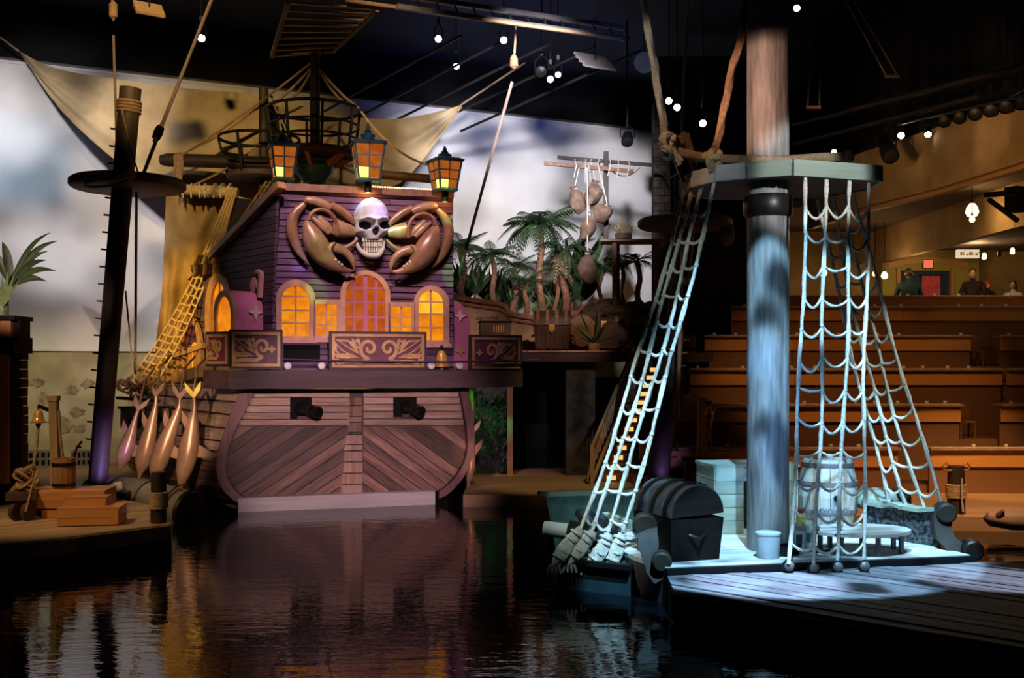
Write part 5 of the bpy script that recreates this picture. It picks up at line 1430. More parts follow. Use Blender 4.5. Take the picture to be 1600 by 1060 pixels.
# red crank and louvre behind the dock
t = thing('hand_crank', 'thin red crank handle sticking up behind the wooden bucket', 'tool', P(118, 715, 23))
MB().tube([V((P(114, 716, 23).x, 23, .28)), P(116, 716, 23), P(120, 700, 23), P(128, 690, 23)], .025).build('rod', mt_red, t, True)
MB().tube([P(119, 700, 23), P(127, 699, 23)], .02).build('grip', mt_red, t, True)
for k, (xa, xb, lab) in enumerate(((43, 82, 'left of the bell post'), (112, 142, 'between bucket and leaning mast'))):
    t = thing('floor_grating', f'pierced dark grating at the foot of the plaster wall, {lab}', 'grating', CY.w(CY.px((xa + xb) / 2, 740)[0], .2, .1))
    a, b = CY.px(xa, 742, .06), CY.px(xb, 705, .06)
    mb = MB(); CY.rect(mb, a[0], a[1], b[0], b[1], .03, .06); mb.build('backing', mt_black, t)
    for j in range(4):
        z = a[1] + (b[1] - a[1]) * j / 3; mb = MB(); CY.rect(mb, a[0], z - .035, b[0], z + .035, .06, .14); mb.build('slat', mt_pipe, t)
    for j in range(5):
        x = a[0] + (b[0] - a[0]) * j / 4; mb = MB(); CY.rect(mb, x - .035, a[1], x + .035, b[1], .06, .12); mb.build('bar', mt_pipe, t)

# left edge pier with counter, box and palm
pr = thing('pier', None, None, P(18, 768, 23.5)); tag(pr, kind='structure')
pr.name = 'trim_4'
pc_ = P(-50, 640, 24); MB().box((pc_.x, 24, 2.1), (2.0, .6, 4.2)).build('core', mt_dark, pr)
for k in range(17):
    z = .4 + k * .20; xr = P(40, 700, 23.6).x
    for j in range(3):
        w1 = .26 if (j + k) % 2 else .34
        MB().box((xr - .15 - j * .31 + (.04 if k % 2 else 0), 23.55 + rnd.uniform(-.02, .02), z + .1), (w1 - .02, .3, .188)).build('stone', mt_stone, pr)
MB().box(P(8, 655, 23.25), (.16, .12, 2.75)).build('orange_post', mt_crate, pr)
c = thing('wall_counter', 'dark counter ledge on the stone pier at the left edge', 'counter', P(5, 550, 23.3))
MB().box(P(0, 540, 23.3), (1.0, .9, .34)).build('ledge', mt_chest, c)
c = thing('wooden_box', 'orange wooden box on the dark ledge of the left pier', 'box', P(5, 534, 23.2))
MB().box(P(0, 516, 23.2), (.78, .7, .40)).build('body', mt_crate, c)
MB().box(P(0, 498, 23.2), (1.02, .9, .09)).build('lid', mt_chest, c)
MB().box(P(34, 515, 23.2), (.14, .5, .42)).build('side_bracket', mt_chest, c)

# ------------------------------------------------------------------ plants
def frond_mesh(L, droop, n=15, w=.34, wid=.035, lift=.25):
    """palm frond along +X, leaflets folded down, drooping"""
    mb = MB(); cs = []
    for i in range(n + 1):
        t = i / n; cs.append(V((L * t * (1 - .18 * droop * t), 0, lift * L * t * 1.0 - droop * L * .75 * t * t)))
    mb.tube(cs, [.018 * (1 - .8 * i / n) + .003 for i in range(n + 1)], 4, cap=False)
    for i in range(2, n + 1):
        t = i / n; p = cs[i]; d = (cs[i] - cs[i - 1]).normalized()
        ll = w * L * math.sin(math.pi * min(1, .16 + .80 * t)) * .9
        for s in (-1, 1):
            tip = p + d * ll * .62 + V((0, s * ll * .75, -ll * .42))
            m_ = p + d * ll * .30 + V((0, s * ll * .42, -ll * .06))
            o = d * wid
            mb.add([p - o, p + o, m_ + o * .9, tip, m_ - o * .9], [(0, 1, 2, 4), (4, 2, 3)])
    return mb
def mesh_only(mb, name, m):
    o = mb.build(name, m, None, False, fix=False)
    me = o.data; bpy.data.objects.remove(o); return me
FRONDS = []
for k in range(5):
    mb = frond_mesh(1.0, .35 + .22 * k, 15, .36, .022, .62 - .12 * k)
    co = [V(p) for p in mb.v]
    me = bpy.data.meshes.new('frond'); me.from_pydata([tuple(p) for p in co], [], mb.f); me.materials.append(mt_leaf)
    FRONDS.append(me)
FROND_DRY = FRONDS[4].copy(); FROND_DRY.materials.clear(); FROND_DRY.materials.append(mt_dryleaf)
FROND_L = [f.copy() for f in FRONDS]
for f in FROND_L: f.materials.clear(); f.materials.append(mt_leafl)
def add_frond(par, loc, yaw, L, me, pitch=0.0):
    o = bpy.data.objects.new('frond', me); COL.objects.link(o); o.parent = par
    o.location = loc; o.rotation_euler = (0, -pitch, yaw); o.scale = (L, L, L)
def palm(label, px, ybase, ycrown, Y, L, n, tw=.12, seed=0, lean=0.0, dry=0, light=False, cat='palm', pots=False):
    r_ = random.Random(seed); b = P(px, ybase, Y); c = P(px + lean, ycrown, Y)
    t = thing('palm_tree', label, cat, b)
    pts = [b.lerp(c, k / 12) + V((.05 * math.sin(k * .7 + seed), 0, 0)) for k in range(13)]
    MB().tube(pts, [tw * (1.15 - .3 * k / 12) * (1.12 if k % 2 else .95) for k in range(13)], 10).build('trunk', mt_trunk, t, True)
    cl = c - b + V((.05 * math.sin(12 * .7 + seed), 0, 0))
    pool = FROND_L if light else FRONDS
    for k in range(n):
        yaw = 2 * math.pi * (k + r_.uniform(-.3, .3)) / n * 2.0
        me = pool[min(4, int(5 * k / n))] if not (dry and k % 4 == 3) else FROND_DRY
        add_frond(t, cl + V((0, 0, r_.uniform(-.05, .05))), yaw, L * r_.uniform(.8, 1.1), me, r_.uniform(-.1, .25))
    return t
# big leafed plant at the left edge
t = thing('banana_plant', 'broad leafed dark plant on the pier at the left edge', 'plant', P(0, 492, 23.3))
def blade(name, base, tip, w, bend, m, par, n=10, side=V((0, -1, 0)), shape=.75):
    ax = tip - base; L = ax.length; d = ax.normalized(); e = d.cross(side).normalized()
    def fn(u, v):
        hw = w * math.sin(math.pi * (v ** shape)) * .5 + .004
        p = base + ax * v + V((0, 0, 1)) * bend * L * math.sin(math.pi * v) + side * .04
        return p + e * hw * (u * 2 - 1) + side * (-abs(u * 2 - 1) * hw * .35)
    return MB().grid(fn, 4, n).build(name, m, par, True, fix=False)
for k, (x, y, w) in enumerate(((80, 364, .10), (91, 377, .13), (76, 393, .13), (74, 407, .15), (90, 424, .14), (74, 440, .15), (5, 378, .2), (-20, 390, .2), (18, 440, .2))):
    blade('leaf', P(14 + k * .6, 448, 23.3), P(x, y, 23.1 + .1 * (k % 3)), w, .16, mt_leaf, t)
MB().tube([P(3, 492, 23.3), P(6, 465, 23.3), P(14, 446, 23.3)], [.14, .1, .05], 10).build('stem', mt_leafl, t, True)
for k in range(5): blade('leaf', P(6, 480, 23.2), P(-4 + 9 * k, 425 + 6 * abs(k - 2), 23.0), .07, .05, mt_leafl, t)
# ================================================================== TERRACE RIGHT OF THE SHIP
TZ = P(860, 548, 31.5).z            # terrace floor height
tx0, tx1 = P(700, 0, 31.5).x, P(962, 0, 31.5).x
ter = slab('floor_terrace', [(tx0 - 1, 31.2), (tx1 + .4, 31.2), (6.2, 33.5), (6.4, 37.2), (-3, 36.5)], TZ - .32, TZ - .05, mt_beam)
for k in range(9):
    a = tx0 + (tx1 + .3 - tx0) * k / 9; b = tx0 + (tx1 + .3 - tx0) * (k + .97) / 9
    MB().box(((a + b) / 2, 31.9, TZ - .025), (b - a, 1.5, .05)).build('plank', mt_dockw, ter)
MB().box(((tx0 + tx1) / 2, 31.15, TZ - .20), (tx1 - tx0 + .5, .12, .26)).build('fascia_board', mt_beam, ter)
# facade under it: lit mossy wall, post, black doorway, stone pier
def fac(name, x0, x1, y0, y1, Y, t, m, z0=-.2):
    a, b = P(x0, y1, Y), P(x1, y0, Y)
    return struct(MB().box(((a.x + b.x) / 2, Y + t / 2, (z0 + b.z) / 2), (b.x - a.x, t, b.z - z0)).build(name, m))
fac('wall_moss', 700, 800, 560, 750, 32.0, .5, mt_moss)
fac('wall_black', 798, 890, 560, 750, 33.6, .3, mt_black)
fac('wall_pier', 884, 930, 558, 750, 31.4, .9, mt_stone)
fac('wall_below_stair', 926, 1050, 590, 750, 35.4, .4, mt_dark)
o = struct(MB().bar(P(797, 745, 31.5), P(797, 560, 31.5), .16, .2, (0, 1, 0)).build('trim_5', mt_orangew))
o = struct(MB().bar(P(737, 745, 31.3), P(737, 600, 31.3), .12, .16, (0, 1, 0)).build('trim_6', mt_orangew))
lf = thing('ivy_foliage', 'dark ivy leaves covering the mossy wall right of the hull', 'ivy', P(765, 740, 31.8), kind='stuff')
mb = MB()
for k in range(420):
    x, y = rnd.uniform(742, 794), rnd.uniform(612, 742); p = P(x, y, 31.9 - rnd.uniform(0, .12))
    a = rnd.uniform(0, 6.3); s_ = rnd.uniform(.05, .11); u = V((math.cos(a), -.5, math.sin(a))) * s_; v = V((-math.sin(a), -.3, math.cos(a))) * s_ * .5
    mb.add([p - u, p - v + V((0, -.02, 0)), p + u, p + v], [(0, 1, 2, 3)])
mb.build('leaves', mt_leaf, lf, fix=False)['kind'] = 'stuff'
# stepped parapet with a rolled cap
PAR = PL(V((0, 34.6, 0)), V((1, .06, 0)))
prof = [(690, 463), (708, 465), (745, 471), (780, 476), (790, 480), (797, 492), (815, 495), (832, 497), (842, 505), (858, 508), (868, 500), (884, 491), (905, 489), (910, 481), (925, 480), (932, 472), (960, 471), (975, 471)]
pc = [PAR.px(x, y) for x, y in prof]
mb = MB(); PAR.prism(mb, pc + [(pc[-1][0], TZ - .1), (pc[0][0], TZ - .1)], -.35, 0); par_ = struct(mb.build('wall_parapet', mt_stucco))
mb = MB(); PAR.ribbon(mb, [(a, b + .02) for a, b in pc], .15, -.42, .10); mb.build('cap_band', mt_adobe, par_)
mb = MB(); PAR.ribbon(mb, [(a, b - .17) for a, b in pc], .07, 0, .06); mb.build('cap_band', mt_adobe, par_)
# faint hand painted scrawl on the stucco
mb = MB()
a, b = PAR.px(744, 498), PAR.px(779, 503)
for k in range(11):
    x = a[0] + (b[0] - a[0]) * k / 11
    PAR.ribbon(mb, [(x, a[1] - .06), (x + .02, a[1] + .05 * (1 + k % 3 * .4)), (x + .05, a[1] - .01), (x + .055, a[1] + .04 * (k % 2))], .022, .001, .006)
mb.build('painted_scrawl', mt_iron, par_)
# rocky bank behind the right end
bank = thing('rock_bank', None, None, P(985, 530, 34)); tag(bank, kind='structure'); bank.name = 'wall_rock_bank'
for k in range(60):
    x, y = rnd.uniform(905, 1040), rnd.uniform(478, 545)
    if y < 478 + max(0, (930 - x)) * .8: continue
    p = P(x, y, 34.4 + rnd.uniform(-.2, .3)); r_ = rnd.uniform(.16, .34)
    mb = MB().ball(p, (r_ * 1.3, r_ * .8, r_), 7, 5)
    mb.v = [q + V((rnd.uniform(-.05, .05),) * 3) for q in mb.v]; mb.build('rock', mt_stone, bank)
MB().box(P(985, 515, 35.2), (2.9, 1.0, 1.6)).build('core', mt_dark, bank)

# ---- chests, trunk, barrel, yucca
def round_chest(label, x0, x1, yt, yl, yb, Y, depth, rz, m, mm, bands=3, ajar=0.0, cat='chest', side_taper=.86, at=None):
    c = P((x0 + x1) / 2, yb, Y) if at is None else at; k = Y / F; w = (x1 - x0) * k; hb = (yb - yl) * k; hl = (yl - yt) * k
    t = thing('treasure_chest', label, cat, c, rz)
    ex = V((math.cos(rz), math.sin(rz), 0)); ey = V((-ex.y, ex.x, 0))
    q = lambda a, d, z: c + ex * a + ey * d + V((0, 0, z))
    tw = side_taper
    MB().add([q(-w / 2 * tw, depth * .05, 0), q(w / 2 * tw, depth * .05, 0), q(w / 2 * tw, depth * .95, 0), q(-w / 2 * tw, depth * .95, 0),
              q(-w / 2, 0, hb), q(w / 2, 0, hb), q(w / 2, depth, hb), q(-w / 2, depth, hb)],
             [(3, 2, 1, 0), (4, 5, 6, 7), (0, 1, 5, 4), (1, 2, 6, 5), (2, 3, 7, 6), (3, 0, 4, 7)]).build('box', m, t)
    n = 12
    def arc(a, s=1.0, dz=0.0):
        out = []
        for i in range(n + 1):
            th = math.pi * i / n
            y, z = depth / 2 - math.cos(th) * depth / 2 * s, hb + .02 + dz + math.sin(th) * hl * s + math.tan(ajar) * (depth / 2 + math.cos(th) * depth / 2)
            out.append(q(a, y, z))
        return out
    A, B = arc(-w / 2), arc(w / 2)
    mb = MB(); vs = A + B
    mb.add(vs, [(i, i + 1, n + 2 + i, n + 1 + i) for i in range(n)] + [tuple(range(n + 1)), tuple(range(2 * n + 1, n, -1)), (0, n + 1, 2 * n + 1, n)])
    lid = mb.build('lid', mm, t, True)
    for b in range(bands):
        a = -w / 2 + w * (b + .5) / bands if bands > 2 else (-w * .46 if b == 0 else w * .46)
        MB().strip(arc(a - .05, 1.04, 0), arc(a + .05, 1.04, 0), V((0, 0, .012))).build('lid_band', mt_trunk if m is mt_chestb else m, lid)
        for f_ in (0,):
            MB().bar(q(a * (tw + .02), depth * .04 - .02, .03), q(a, -.02, hb - .02), .09, .03, -ey).build('strap', m if m is not mt_chest else mt_iron, t)
    if m is mt_chest:
        for a in (-w / 2 - .012, w / 2 - .012):
            MB().prism([p for p in arc(a, .96)], ex * .024).build('shaded_end', mt_chest, lid)  # dark plates paint the shade on the arched ends of the lid
    MB().box(q(0, -.03, hb - .06), (.16, .04, .2), rz).build('lock_plate', mt_brass if m is mt_chestb else mt_iron, t)
    MB().tube([q(-.06, -.05, hb - .14), q(0, -.06, hb - .22), q(.06, -.05, hb - .14)], .018, 6).build('hasp', mt_brass if m is mt_chestb else mt_iron, t, True)
    for s in (-1, 1):
        MB().tube([q(s * (w / 2 * .97), depth * .35, hb * .62), q(s * (w / 2 + .06), depth * .5, hb * .54), q(s * (w / 2 * .97), depth * .65, hb * .62)], .025, 6).build('handle', mt_iron, t, True)
    return t, q, w, hb, hl
round_chest('dark studded treasure chest with ribbed lid on the terrace', 833, 892, 485, 509, 546, 32.4, .85, R(-4), mt_chestb, mt_chestb, 4)
t = thing('strongbox', 'small barred wooden box sitting on the terrace just behind the right carved panel', 'box', P(773, 524, 32.6), R(6))
k = 32.6 / F; c = P(773, 504, 32.6) - V((0, 0, .36))
MB().box(c + V((0, .3, 0)), (48 * k, .7, .72), R(6)).build('body', mt_chestb, t)
MB().box(c + V((0, .3, .38)), (51 * k, .76, .05), R(6)).build('lid', mt_chest, t)
for b in range(5): MB().box(c + V((-.02 + b * .07, -.07, .16)), (.03, .04, .22), R(6)).build('bar', mt_brass, t)
t = thing('old_barrel', 'dim brown barrel lying on its side beside the flat trunk on the terrace', 'barrel', P(908, 545, 33.2))
c = P(908, 518, 33.2); kk = 33.4 / F
for k in range(12):
    a0, a1 = 2 * math.pi * k / 12, 2 * math.pi * (k + .94) / 12
    rows = [[V((r * kk * math.cos(a), z, r * kk * math.sin(a))) + c for a in (a0, a1)] for z, r in ((-.25, 24), (.25, 28), (.75, 24))]
    vs = [p for row in rows for p in row]; vs += [c + (p - c) * .85 + V((0, (p.y - c.y) * .15, 0)) for p in vs]
    MB().add(vs, [(0, 1, 3, 2), (2, 3, 5, 4), (6, 8, 9, 7), (8, 10, 11, 9), (0, 2, 8, 6), (2, 4, 10, 8), (1, 7, 9, 3), (3, 9, 11, 5), (4, 5, 11, 10), (0, 6, 7, 1)]).build('stave', mt_barrelb, t)
MB().lathe([(.01, 0), (23 * kk, 0), (23 * kk, .03), (.01, .03)], c + V((0, -.2, 0)), (0, -1, 0), 16).build('head', mt_barrelb, t)
round_chest('flat brown travelling trunk in the shade right of the barrel', 920, 966, 496, 504, 545, 33.2, .8, R(3), mt_chestb, mt_chestb, 2, side_taper=.98)
t = thing('potted_yucca', 'spiky yucca plant at the front edge of the terrace', 'plant', P(928, 556, 31.5))
b = P(928, 548, 31.5)
MB().lathe([(.10, -.05), (.16, .0), (.19, .22), (.17, .22), (.15, .16), (.01, .16)], b, n=14).build('pot', mt_adobe, t, True)
for k in range(16):
    a = k * 2.4; e = V((math.cos(a), math.sin(a) * .7, .35 + .5 * (k % 3)))
    blade('leaf', b + V((0, 0, .2)), b + V((0, 0, .2)) + e * rnd.uniform(.45, .75), .06, .02, mt_leafl if k % 2 else mt_leaf, t, 5)

# ---- palms behind the parapet
palm('tallest palm with ringed trunk and wide drooping crown behind the parapet', 846, 506, 352, 35.4, 1.5, 30, .11, 1, -3)
palm('short bushy palm next to the starboard edge of the stern', 772, 482, 400, 35.6, 1.05, 22, .09, 2, -2)
palm('dark palm half hidden behind the starboard edge of the stern', 722, 470, 385, 35.8, 1.1, 20, .11, 3)
palm('slim palm between the short bushy palm and the tallest palm', 803, 494, 418, 36.0, .85, 16, .10, 4, 2)
palm('low fan palm with thin trunk left of the tallest palm', 822, 500, 440, 35.2, .75, 14, .08, 5)
palm('dry topped palm leaning right of the tallest palm', 884, 492, 392, 35.8, 1.15, 18, .12, 6, -4, dry=1)
palm('small green palm just left of the lookout table leg', 938, 478, 420, 36.5, .7, 16, .07, 7)
palm('small yellowish palm below the lookout table', 972, 478, 412, 37.2, .75, 14, .08, 8, light=True)
palm('small dark palm under the shadowed end of the lookout table', 998, 476, 408, 37.0, .85, 16, .09, 9)
def tuft(label, px, yb, yt, Y, n, w, seed, m=None, spread=.45):
    r_ = random.Random(seed); b = P(px, yb, Y); h = (yb - yt) * Y / F
    t = thing('leafy_plant', label, 'plant', b)
    MB().tube([b - V((0, 0, .1)), b + V((0, 0, h * .3))], [.06, .03], 7).build('stem', mt_trunk, t, True)
    for k in range(n):
        a = k * 2.4 + r_.uniform(-.3, .3); s_ = r_.uniform(.15, 1.0) * spread
        tip = b + V((math.cos(a) * s_ * h, math.sin(a) * s_ * h * .6 - .1, h * r_.uniform(.65, 1.0)))
        blade('leaf', b + V((0, 0, h * .1)), tip, w, .02, m or (mt_leaf if k % 3 else mt_leafl), t, 7)
tuft('broad leafed banana clump behind the hanging sacks', 893, 488, 345, 36.8, 14, .42, 1)
tuft('tall narrow leaf clump right of the banana clump', 908, 484, 380, 36.9, 10, .34, 2)
tuft('low leafy shrub below the short bushy palm', 742, 466, 420, 36.4, 22, .16, 3, spread=.7)
tuft('low leafy shrub between the palms above the parapet dip', 808, 490, 448, 36.2, 22, .14, 4, spread=.7)
tuft('low leafy shrub at the foot of the dry topped palm', 872, 492, 455, 36.2, 18, .13, 5, spread=.7)

tuft('dense dark shrub filling the gap just right of the stern', 728, 478, 405, 37.400000000000006, 34, .13, 11, mt_leaf, .9)
tuft('dense dark shrub behind the short bushy palm', 768, 486, 412, 37.6, 34, .13, 12, mt_leaf, .9)
tuft('dense dark shrub behind the slim palm', 800, 494, 425, 37.7, 30, .13, 13, mt_leaf, .9)
tuft('dense dark shrub right of the tallest palm trunk', 862, 500, 430, 37.5, 30, .13, 14, mt_leaf, .9)
tuft('small pale leaved shrub directly on the parapet dip', 842, 500, 470, 35.5, 16, .08, 15, mt_leafl, .8)
palm('half dry fan palm between tallest palm and banana clump', 868, 500, 420, 35.7, .85, 16, .07, 16, 3, dry=1)
# ---- drying frame with hanging sacks and lookout table
fr = thing('drying_frame', 'wooden post with two long crossbars above the palms', 'frame', P(947, 470, 35.5))
MB().bar(P(947, 380, 35.6), P(947, 237, 35.6), .15, .15, (0, 1, 0)).build('post', mt_mast, fr)
MB().bar(P(871, 246, 35.9), P(1030, 259, 35.9), .10, .11).build('crossbar', mt_mast, fr)
MB().bar(P(850, 255, 35.3), P(990, 268, 35.3), .11, .12).build('crossbar', mt_trunk, fr)
for k in range(7):
    x = 900 + k * 13 + rnd.uniform(-3, 3)
    MB().tube([P(x, 249, 35.5), P(x + rnd.uniform(-5, 5), 258, 35.2), P(x + rnd.uniform(-6, 6), 275 + rnd.uniform(0, 18), 35.3)], .02, 6).build('lashing', mt_rope, fr, True)
for a, b in ((P(905, 262, 35.3), P(940, 250, 35.7)), (P(950, 262, 35.5), P(1000, 262, 35.9)), (P(1022, 258, 35.9), P(1062, 268, 34))):
    MB().tube(sag(a, b, .28, 8), .02, 6).build('slack_line', mt_ropeb, fr, True)
def sack(label, px, yt, yb, w, Y, yrope, rot=0.0, neck=.15):
    k = Y / F; b = P(px, yb, Y); h = (yb - yt) * k; r = w / 2 * k
    t = thing('hanging_sack', label, 'sack', b)
    ax = V((math.sin(rot), 0, math.cos(rot)))
    sk_ = MB().lathe([(.02, 0), (r * .75, h * .10), (r * 1.12, h * .30), (r * 1.15, h * .5), (r * .85, h * .75), (r * .25, h * .93), (r * .4, h)], b, ax, 10)
    sk_.v = [p + V((.13 * noise.noise(p * 2.7), .08 * noise.noise(p * 3.1 + V((5, 0, 0))), .09 * noise.noise(p * 2.3 + V((0, 9, 0))))) for p in sk_.v]
    sk_.build('body', mt_sack, t, True)
    MB().lathe([(r * .27, -.03), (r * .34, 0), (r * .27, .03)], b + ax * h * .92, ax, 10).build('tie', mt_rope, t, True)
    MB().tube([b + ax * h, P(px, yrope, Y)], .022, 6).build('cord', mt_rope, t, True)
sack('pinkish pointed sack hanging highest and leftmost from the drying frame', 905, 292, 336, 24, 35.3, 262, -.15)
sack('grey sack hanging from the front crossbar beside the frame post', 924, 282, 324, 26, 35.4, 254, .15)
sack('square tan sack hanging close to the frame post', 934, 315, 346, 26, 35.2, 256, .5)
sack('long brown sack hanging in the middle of the bunch', 916, 332, 378, 22, 35.1, 262, .1)
sack('lowest teardrop net sack hanging in front of the banana clump', 918, 392, 448, 27, 34.9, 262)
tb = thing('lookout_table', 'rough wooden lookout table on tall legs under the drying frame', 'table', P(985, 530, 34.6))
for k in range(5): MB().box(P(987, 378, 34.9) + V((0, -.4 + k * .22, 0)), (2.0, .20, .07)).build('plank', mt_dockw, tb)
for x, Y, y1 in ((960, 34.45, 545), (1026, 34.45, 545), (965, 35.3, 520), (1022, 35.3, 520)): MB().bar(P(x, y1, Y), P(x, 380, Y), .13, .13, (0, 1, 0)).build('leg', mt_trunk if Y < 35 else mt_mast, tb)
bs = thing('flower_basket', 'low basket of yellow dried leaves on the lookout table', 'basket', P(974, 376, 34.8))
c = P(974, 375, 34.8)
MB().lathe([(.20, 0), (.26, .04), (.27, .2), (.24, .2), (.22, .06), (.01, .05)], c, n=16).build('bowl', mt_sack, bs, True)
for k in range(22):
    a = k * 2.4; e = V((math.cos(a) * .32, math.sin(a) * .25, .18 + .1 * (k % 4)))
    blade('leaf', c + V((0, 0, .12)), c + V((0, 0, .16)) + e, .10, .05, mt_dryleaf, bs, 4)
# ================================================================== RAFT WITH THE BIG MAST
RZ = R(12)
R0 = PZ(1040, 887, .55)
REX = V((math.cos(RZ), math.sin(RZ), 0)); REY = V((-REX.y, REX.x, 0))
raft = thing('raft', 'floating stage raft with dark beams and pale boards under cold light', 'raft', (R0.x + 2, R0.y + 2, 0), RZ)
Wd, Dp = (PZ(1518, 868, .55) - R0).length, 4.3
rq = lambda a, d, z: R0 + REX * a + REY * d + V((0, 0, z - .55))
rpoly = [rq(0, 0, 0), rq(Wd, 0, 0), rq(Wd - .3, Dp, 0), rq(-.6, Dp, 0)]
MB().prism([V((p.x, p.y, -.1)) for p in rpoly], V((0, 0, .58))).build('hull_block', mt_beam, raft)
planks_xy('deck_plank', [(p.x, p.y) for p in rpoly], REX, .30, .48, .55, mt_deck, raft, gap=.015, jit=.006)
MB().bar(rq(-.02, -.06, .40), rq(Wd + .03, -.06, .40), .10, .28).build('front_beam', mt_black, raft)
MB().bar(rq(-.02, -.03, .12), rq(Wd + .03, -.03, .12), .12, .22).build('front_beam', mt_beam, raft)
# left wing with rope ledge and bulwark
wl = [PZ(860, 876, .42), PZ(985, 889, .42), PZ(1005, 850, .42), PZ(905, 836, .42)]
MB().prism([V((p.x, p.y, -.1)) for p in wl], V((0, 0, .52))).build('wing_block', paint('teal_board', (.02, .055, .06), (.012, .03, .035), .55, 0, 3), raft)
MB().bar(wl[0] + V((0, -.03, .02)), wl[1] + V((0, -.03, .02)), .12, .08).build('rope_ledge', mt_chest, raft)
bw = [P(853, 776, 19.0), P(1000, 770, 20.2), P(1000, 850, 20.2), P(862, 850, 19.0)]
mb = MB(); mb.prism([bw[0], bw[1], V((bw[2].x, bw[2].y, .3)), V((bw[3].x + .12, bw[3].y, .0))], V((.05, .22, 0))); mb.build('bulwark', paint('teal_bulwark', (.09, .17, .14), (.05, .10, .09), .55, 0, 3), raft)
MB().bar(bw[0] + V((-.05, .1, .03)), bw[1] + V((0, .1, .03)), .36, .07).build('bulwark_cap', mt_pale, raft)
MB().tube([P(850, 826, 17.6), P(887, 831, 17.5)], [.12, .13], 14).build('log_end', mt_barrelw, raft, True)
MB().tube([P(887, 832, 17.5), P(945, 845, 17.4)], [.2, .2], 12).build('side_log', mt_chest, raft, True)
for k, (x0, y0, x1, y1) in enumerate(((905, 800, 935, 838), (925, 800, 968, 835), (945, 806, 1000, 826))):
    MB().bar(P(x0, y0, 18.4), P(x1, y1, 17.9), .16, .12).build('brace_block', mt_pale if k == 2 else mt_chestl, raft)
def scroll_bracket(pts, w, off, m):
    mb = MB(); P2 = smooth_path(pts, 4)
    A = []; B = []
    for i, p in enumerate(P2):
        d = (P2[min(i + 1, len(P2) - 1)] - P2[max(i - 1, 0)]).normalized(); e = V((-d.z, 0, d.x))
        ww = w[min(int(i / 4), len(w) - 1)] / 2
        A.append(p + e * ww); B.append(p - e * ww)
    return mb.strip(A, B, off)
s1 = scroll_bracket([P(1003, 822, 16.3), P(1012, 838, 16.2), P(1014, 862, 16.1), P(1024, 886, 16.0), P(1036, 905, 15.9)], [.42, .34, .28, .34, .3], V((.05, .30, 0)), None)
mt_brownsc = wood('scroll_brown', (.016, .011, .007), (.04, .028, .018), .6, .1, 9)
s1.build('scroll_bracket', mt_brownsc, raft, True)
MB().lathe([(.16, 0), (.19, .03), (.19, .3), (.16, .33)], P(1008, 824, 16.25), V((.1, 1, 0)), 18).build('scroll_knob', mt_brownsc, raft, True)
MB().lathe([(.12, 0), (.15, .03), (.15, .3), (.12, .33)], P(1034, 880, 15.85), V((.1, 1, 0)), 16).build('scroll_knob', mt_brownsc, raft, True)
s2 = scroll_bracket([P(1476, 802, 17.5), P(1473, 822, 17.4), P(1481, 844, 17.3), P(1499, 860, 17.2), P(1521, 872, 17.1)], [.34, .30, .27, .30, .28], V((.05, .3, 0)), None)
s2.build('scroll_bracket', mt_brownsc, raft, True)
MB().lathe([(.13, 0), (.16, .03), (.16, .32), (.12, .35)], P(1481, 803, 17.35), V((.1, 1, 0)), 16).build('scroll_knob', mt_brownsc, raft, True)
MB().lathe([(.13, 0), (.16, .03), (.16, .32), (.12, .35)], P(1523, 862, 17.0), V((.1, 1, 0)), 16).build('scroll_knob', mt_iron, raft, True)
# right bulwark: wavy topped stone-like panels
netm = paint('grey_webbing', (.10, .10, .10), (.012, .012, .014), .75, 0, 16, .9, .2, 6, .42, .58)
tops = [(1352, 786), (1372, 790), (1390, 794), (1404, 790), (1420, 796), (1445, 800), (1470, 798)]
bots = [(1352, 856), (1372, 857), (1390, 858), (1404, 860), (1420, 861), (1445, 863), (1470, 865)]
for i in range(len(tops) - 1):
    Y0, Y1 = 18.9 - .22 * i, 18.9 - .22 * (i + 1)
    q = [P(*tops[i], Y0), P(*tops[i + 1], Y1), P(*bots[i + 1], Y1), P(*bots[i], Y0)]
    for p in q[2:]: p.z = .5
    MB().prism(q, V((.03, .16, 0))).build('bulwark_panel', netm, raft)
    MB().bar(q[0] + V((0, .08, .02)), q[1] + V((0, .08, .02)), .3, .06).build('bulwark_cap', mt_pale, raft)
mb = MB().ball(P(1377, 781, 19.4), (.55, .4, .22), 12, 7); mb.v = [p + V((0, 0, .05 * noise.noise(p * 4))) for p in mb.v]
mb.build('log_heap', mt_pale, raft, True)

# ---- the mast and its lookout platform
YM = 17.4
mx = (1200 - 800) / F * YM
mast = thing('stage_mast', 'thick weathered grey mast with octagonal platform rising from the raft', 'mast', (mx, YM, .55))
rm_ = 33 / F * (YM - .33)
MB().tube([V((mx, YM, z)) for z in (.55, 1.5, 3, 5, 7, 9, 11, 13, 14.6)], rm_, 32).build('pole', mt_mastr, mast, True)
zb, zt = 6.40, 6.62
pp = [(1066, 18.5), (1084, 17.7), (1122, 17.15), (1168, 16.9), (1236, 16.62), (1374, 17.15), (1352, 18.0), (1295, 18.7), (1120, 19.0)]
pxy = [V(((x - 800) / F * y, y, 0)) for x, y in pp]
plat = MB().prism([V((p.x, p.y, zb)) for p in pxy], V((0, 0, zt - zb - .03))).build('platform', mt_beam, mast)
planks_xy('platform_plank', [(p.x, p.y) for p in pxy], V((1, .2, 0)), .34, zt - .03, zt + .01, mt_deck, plat)
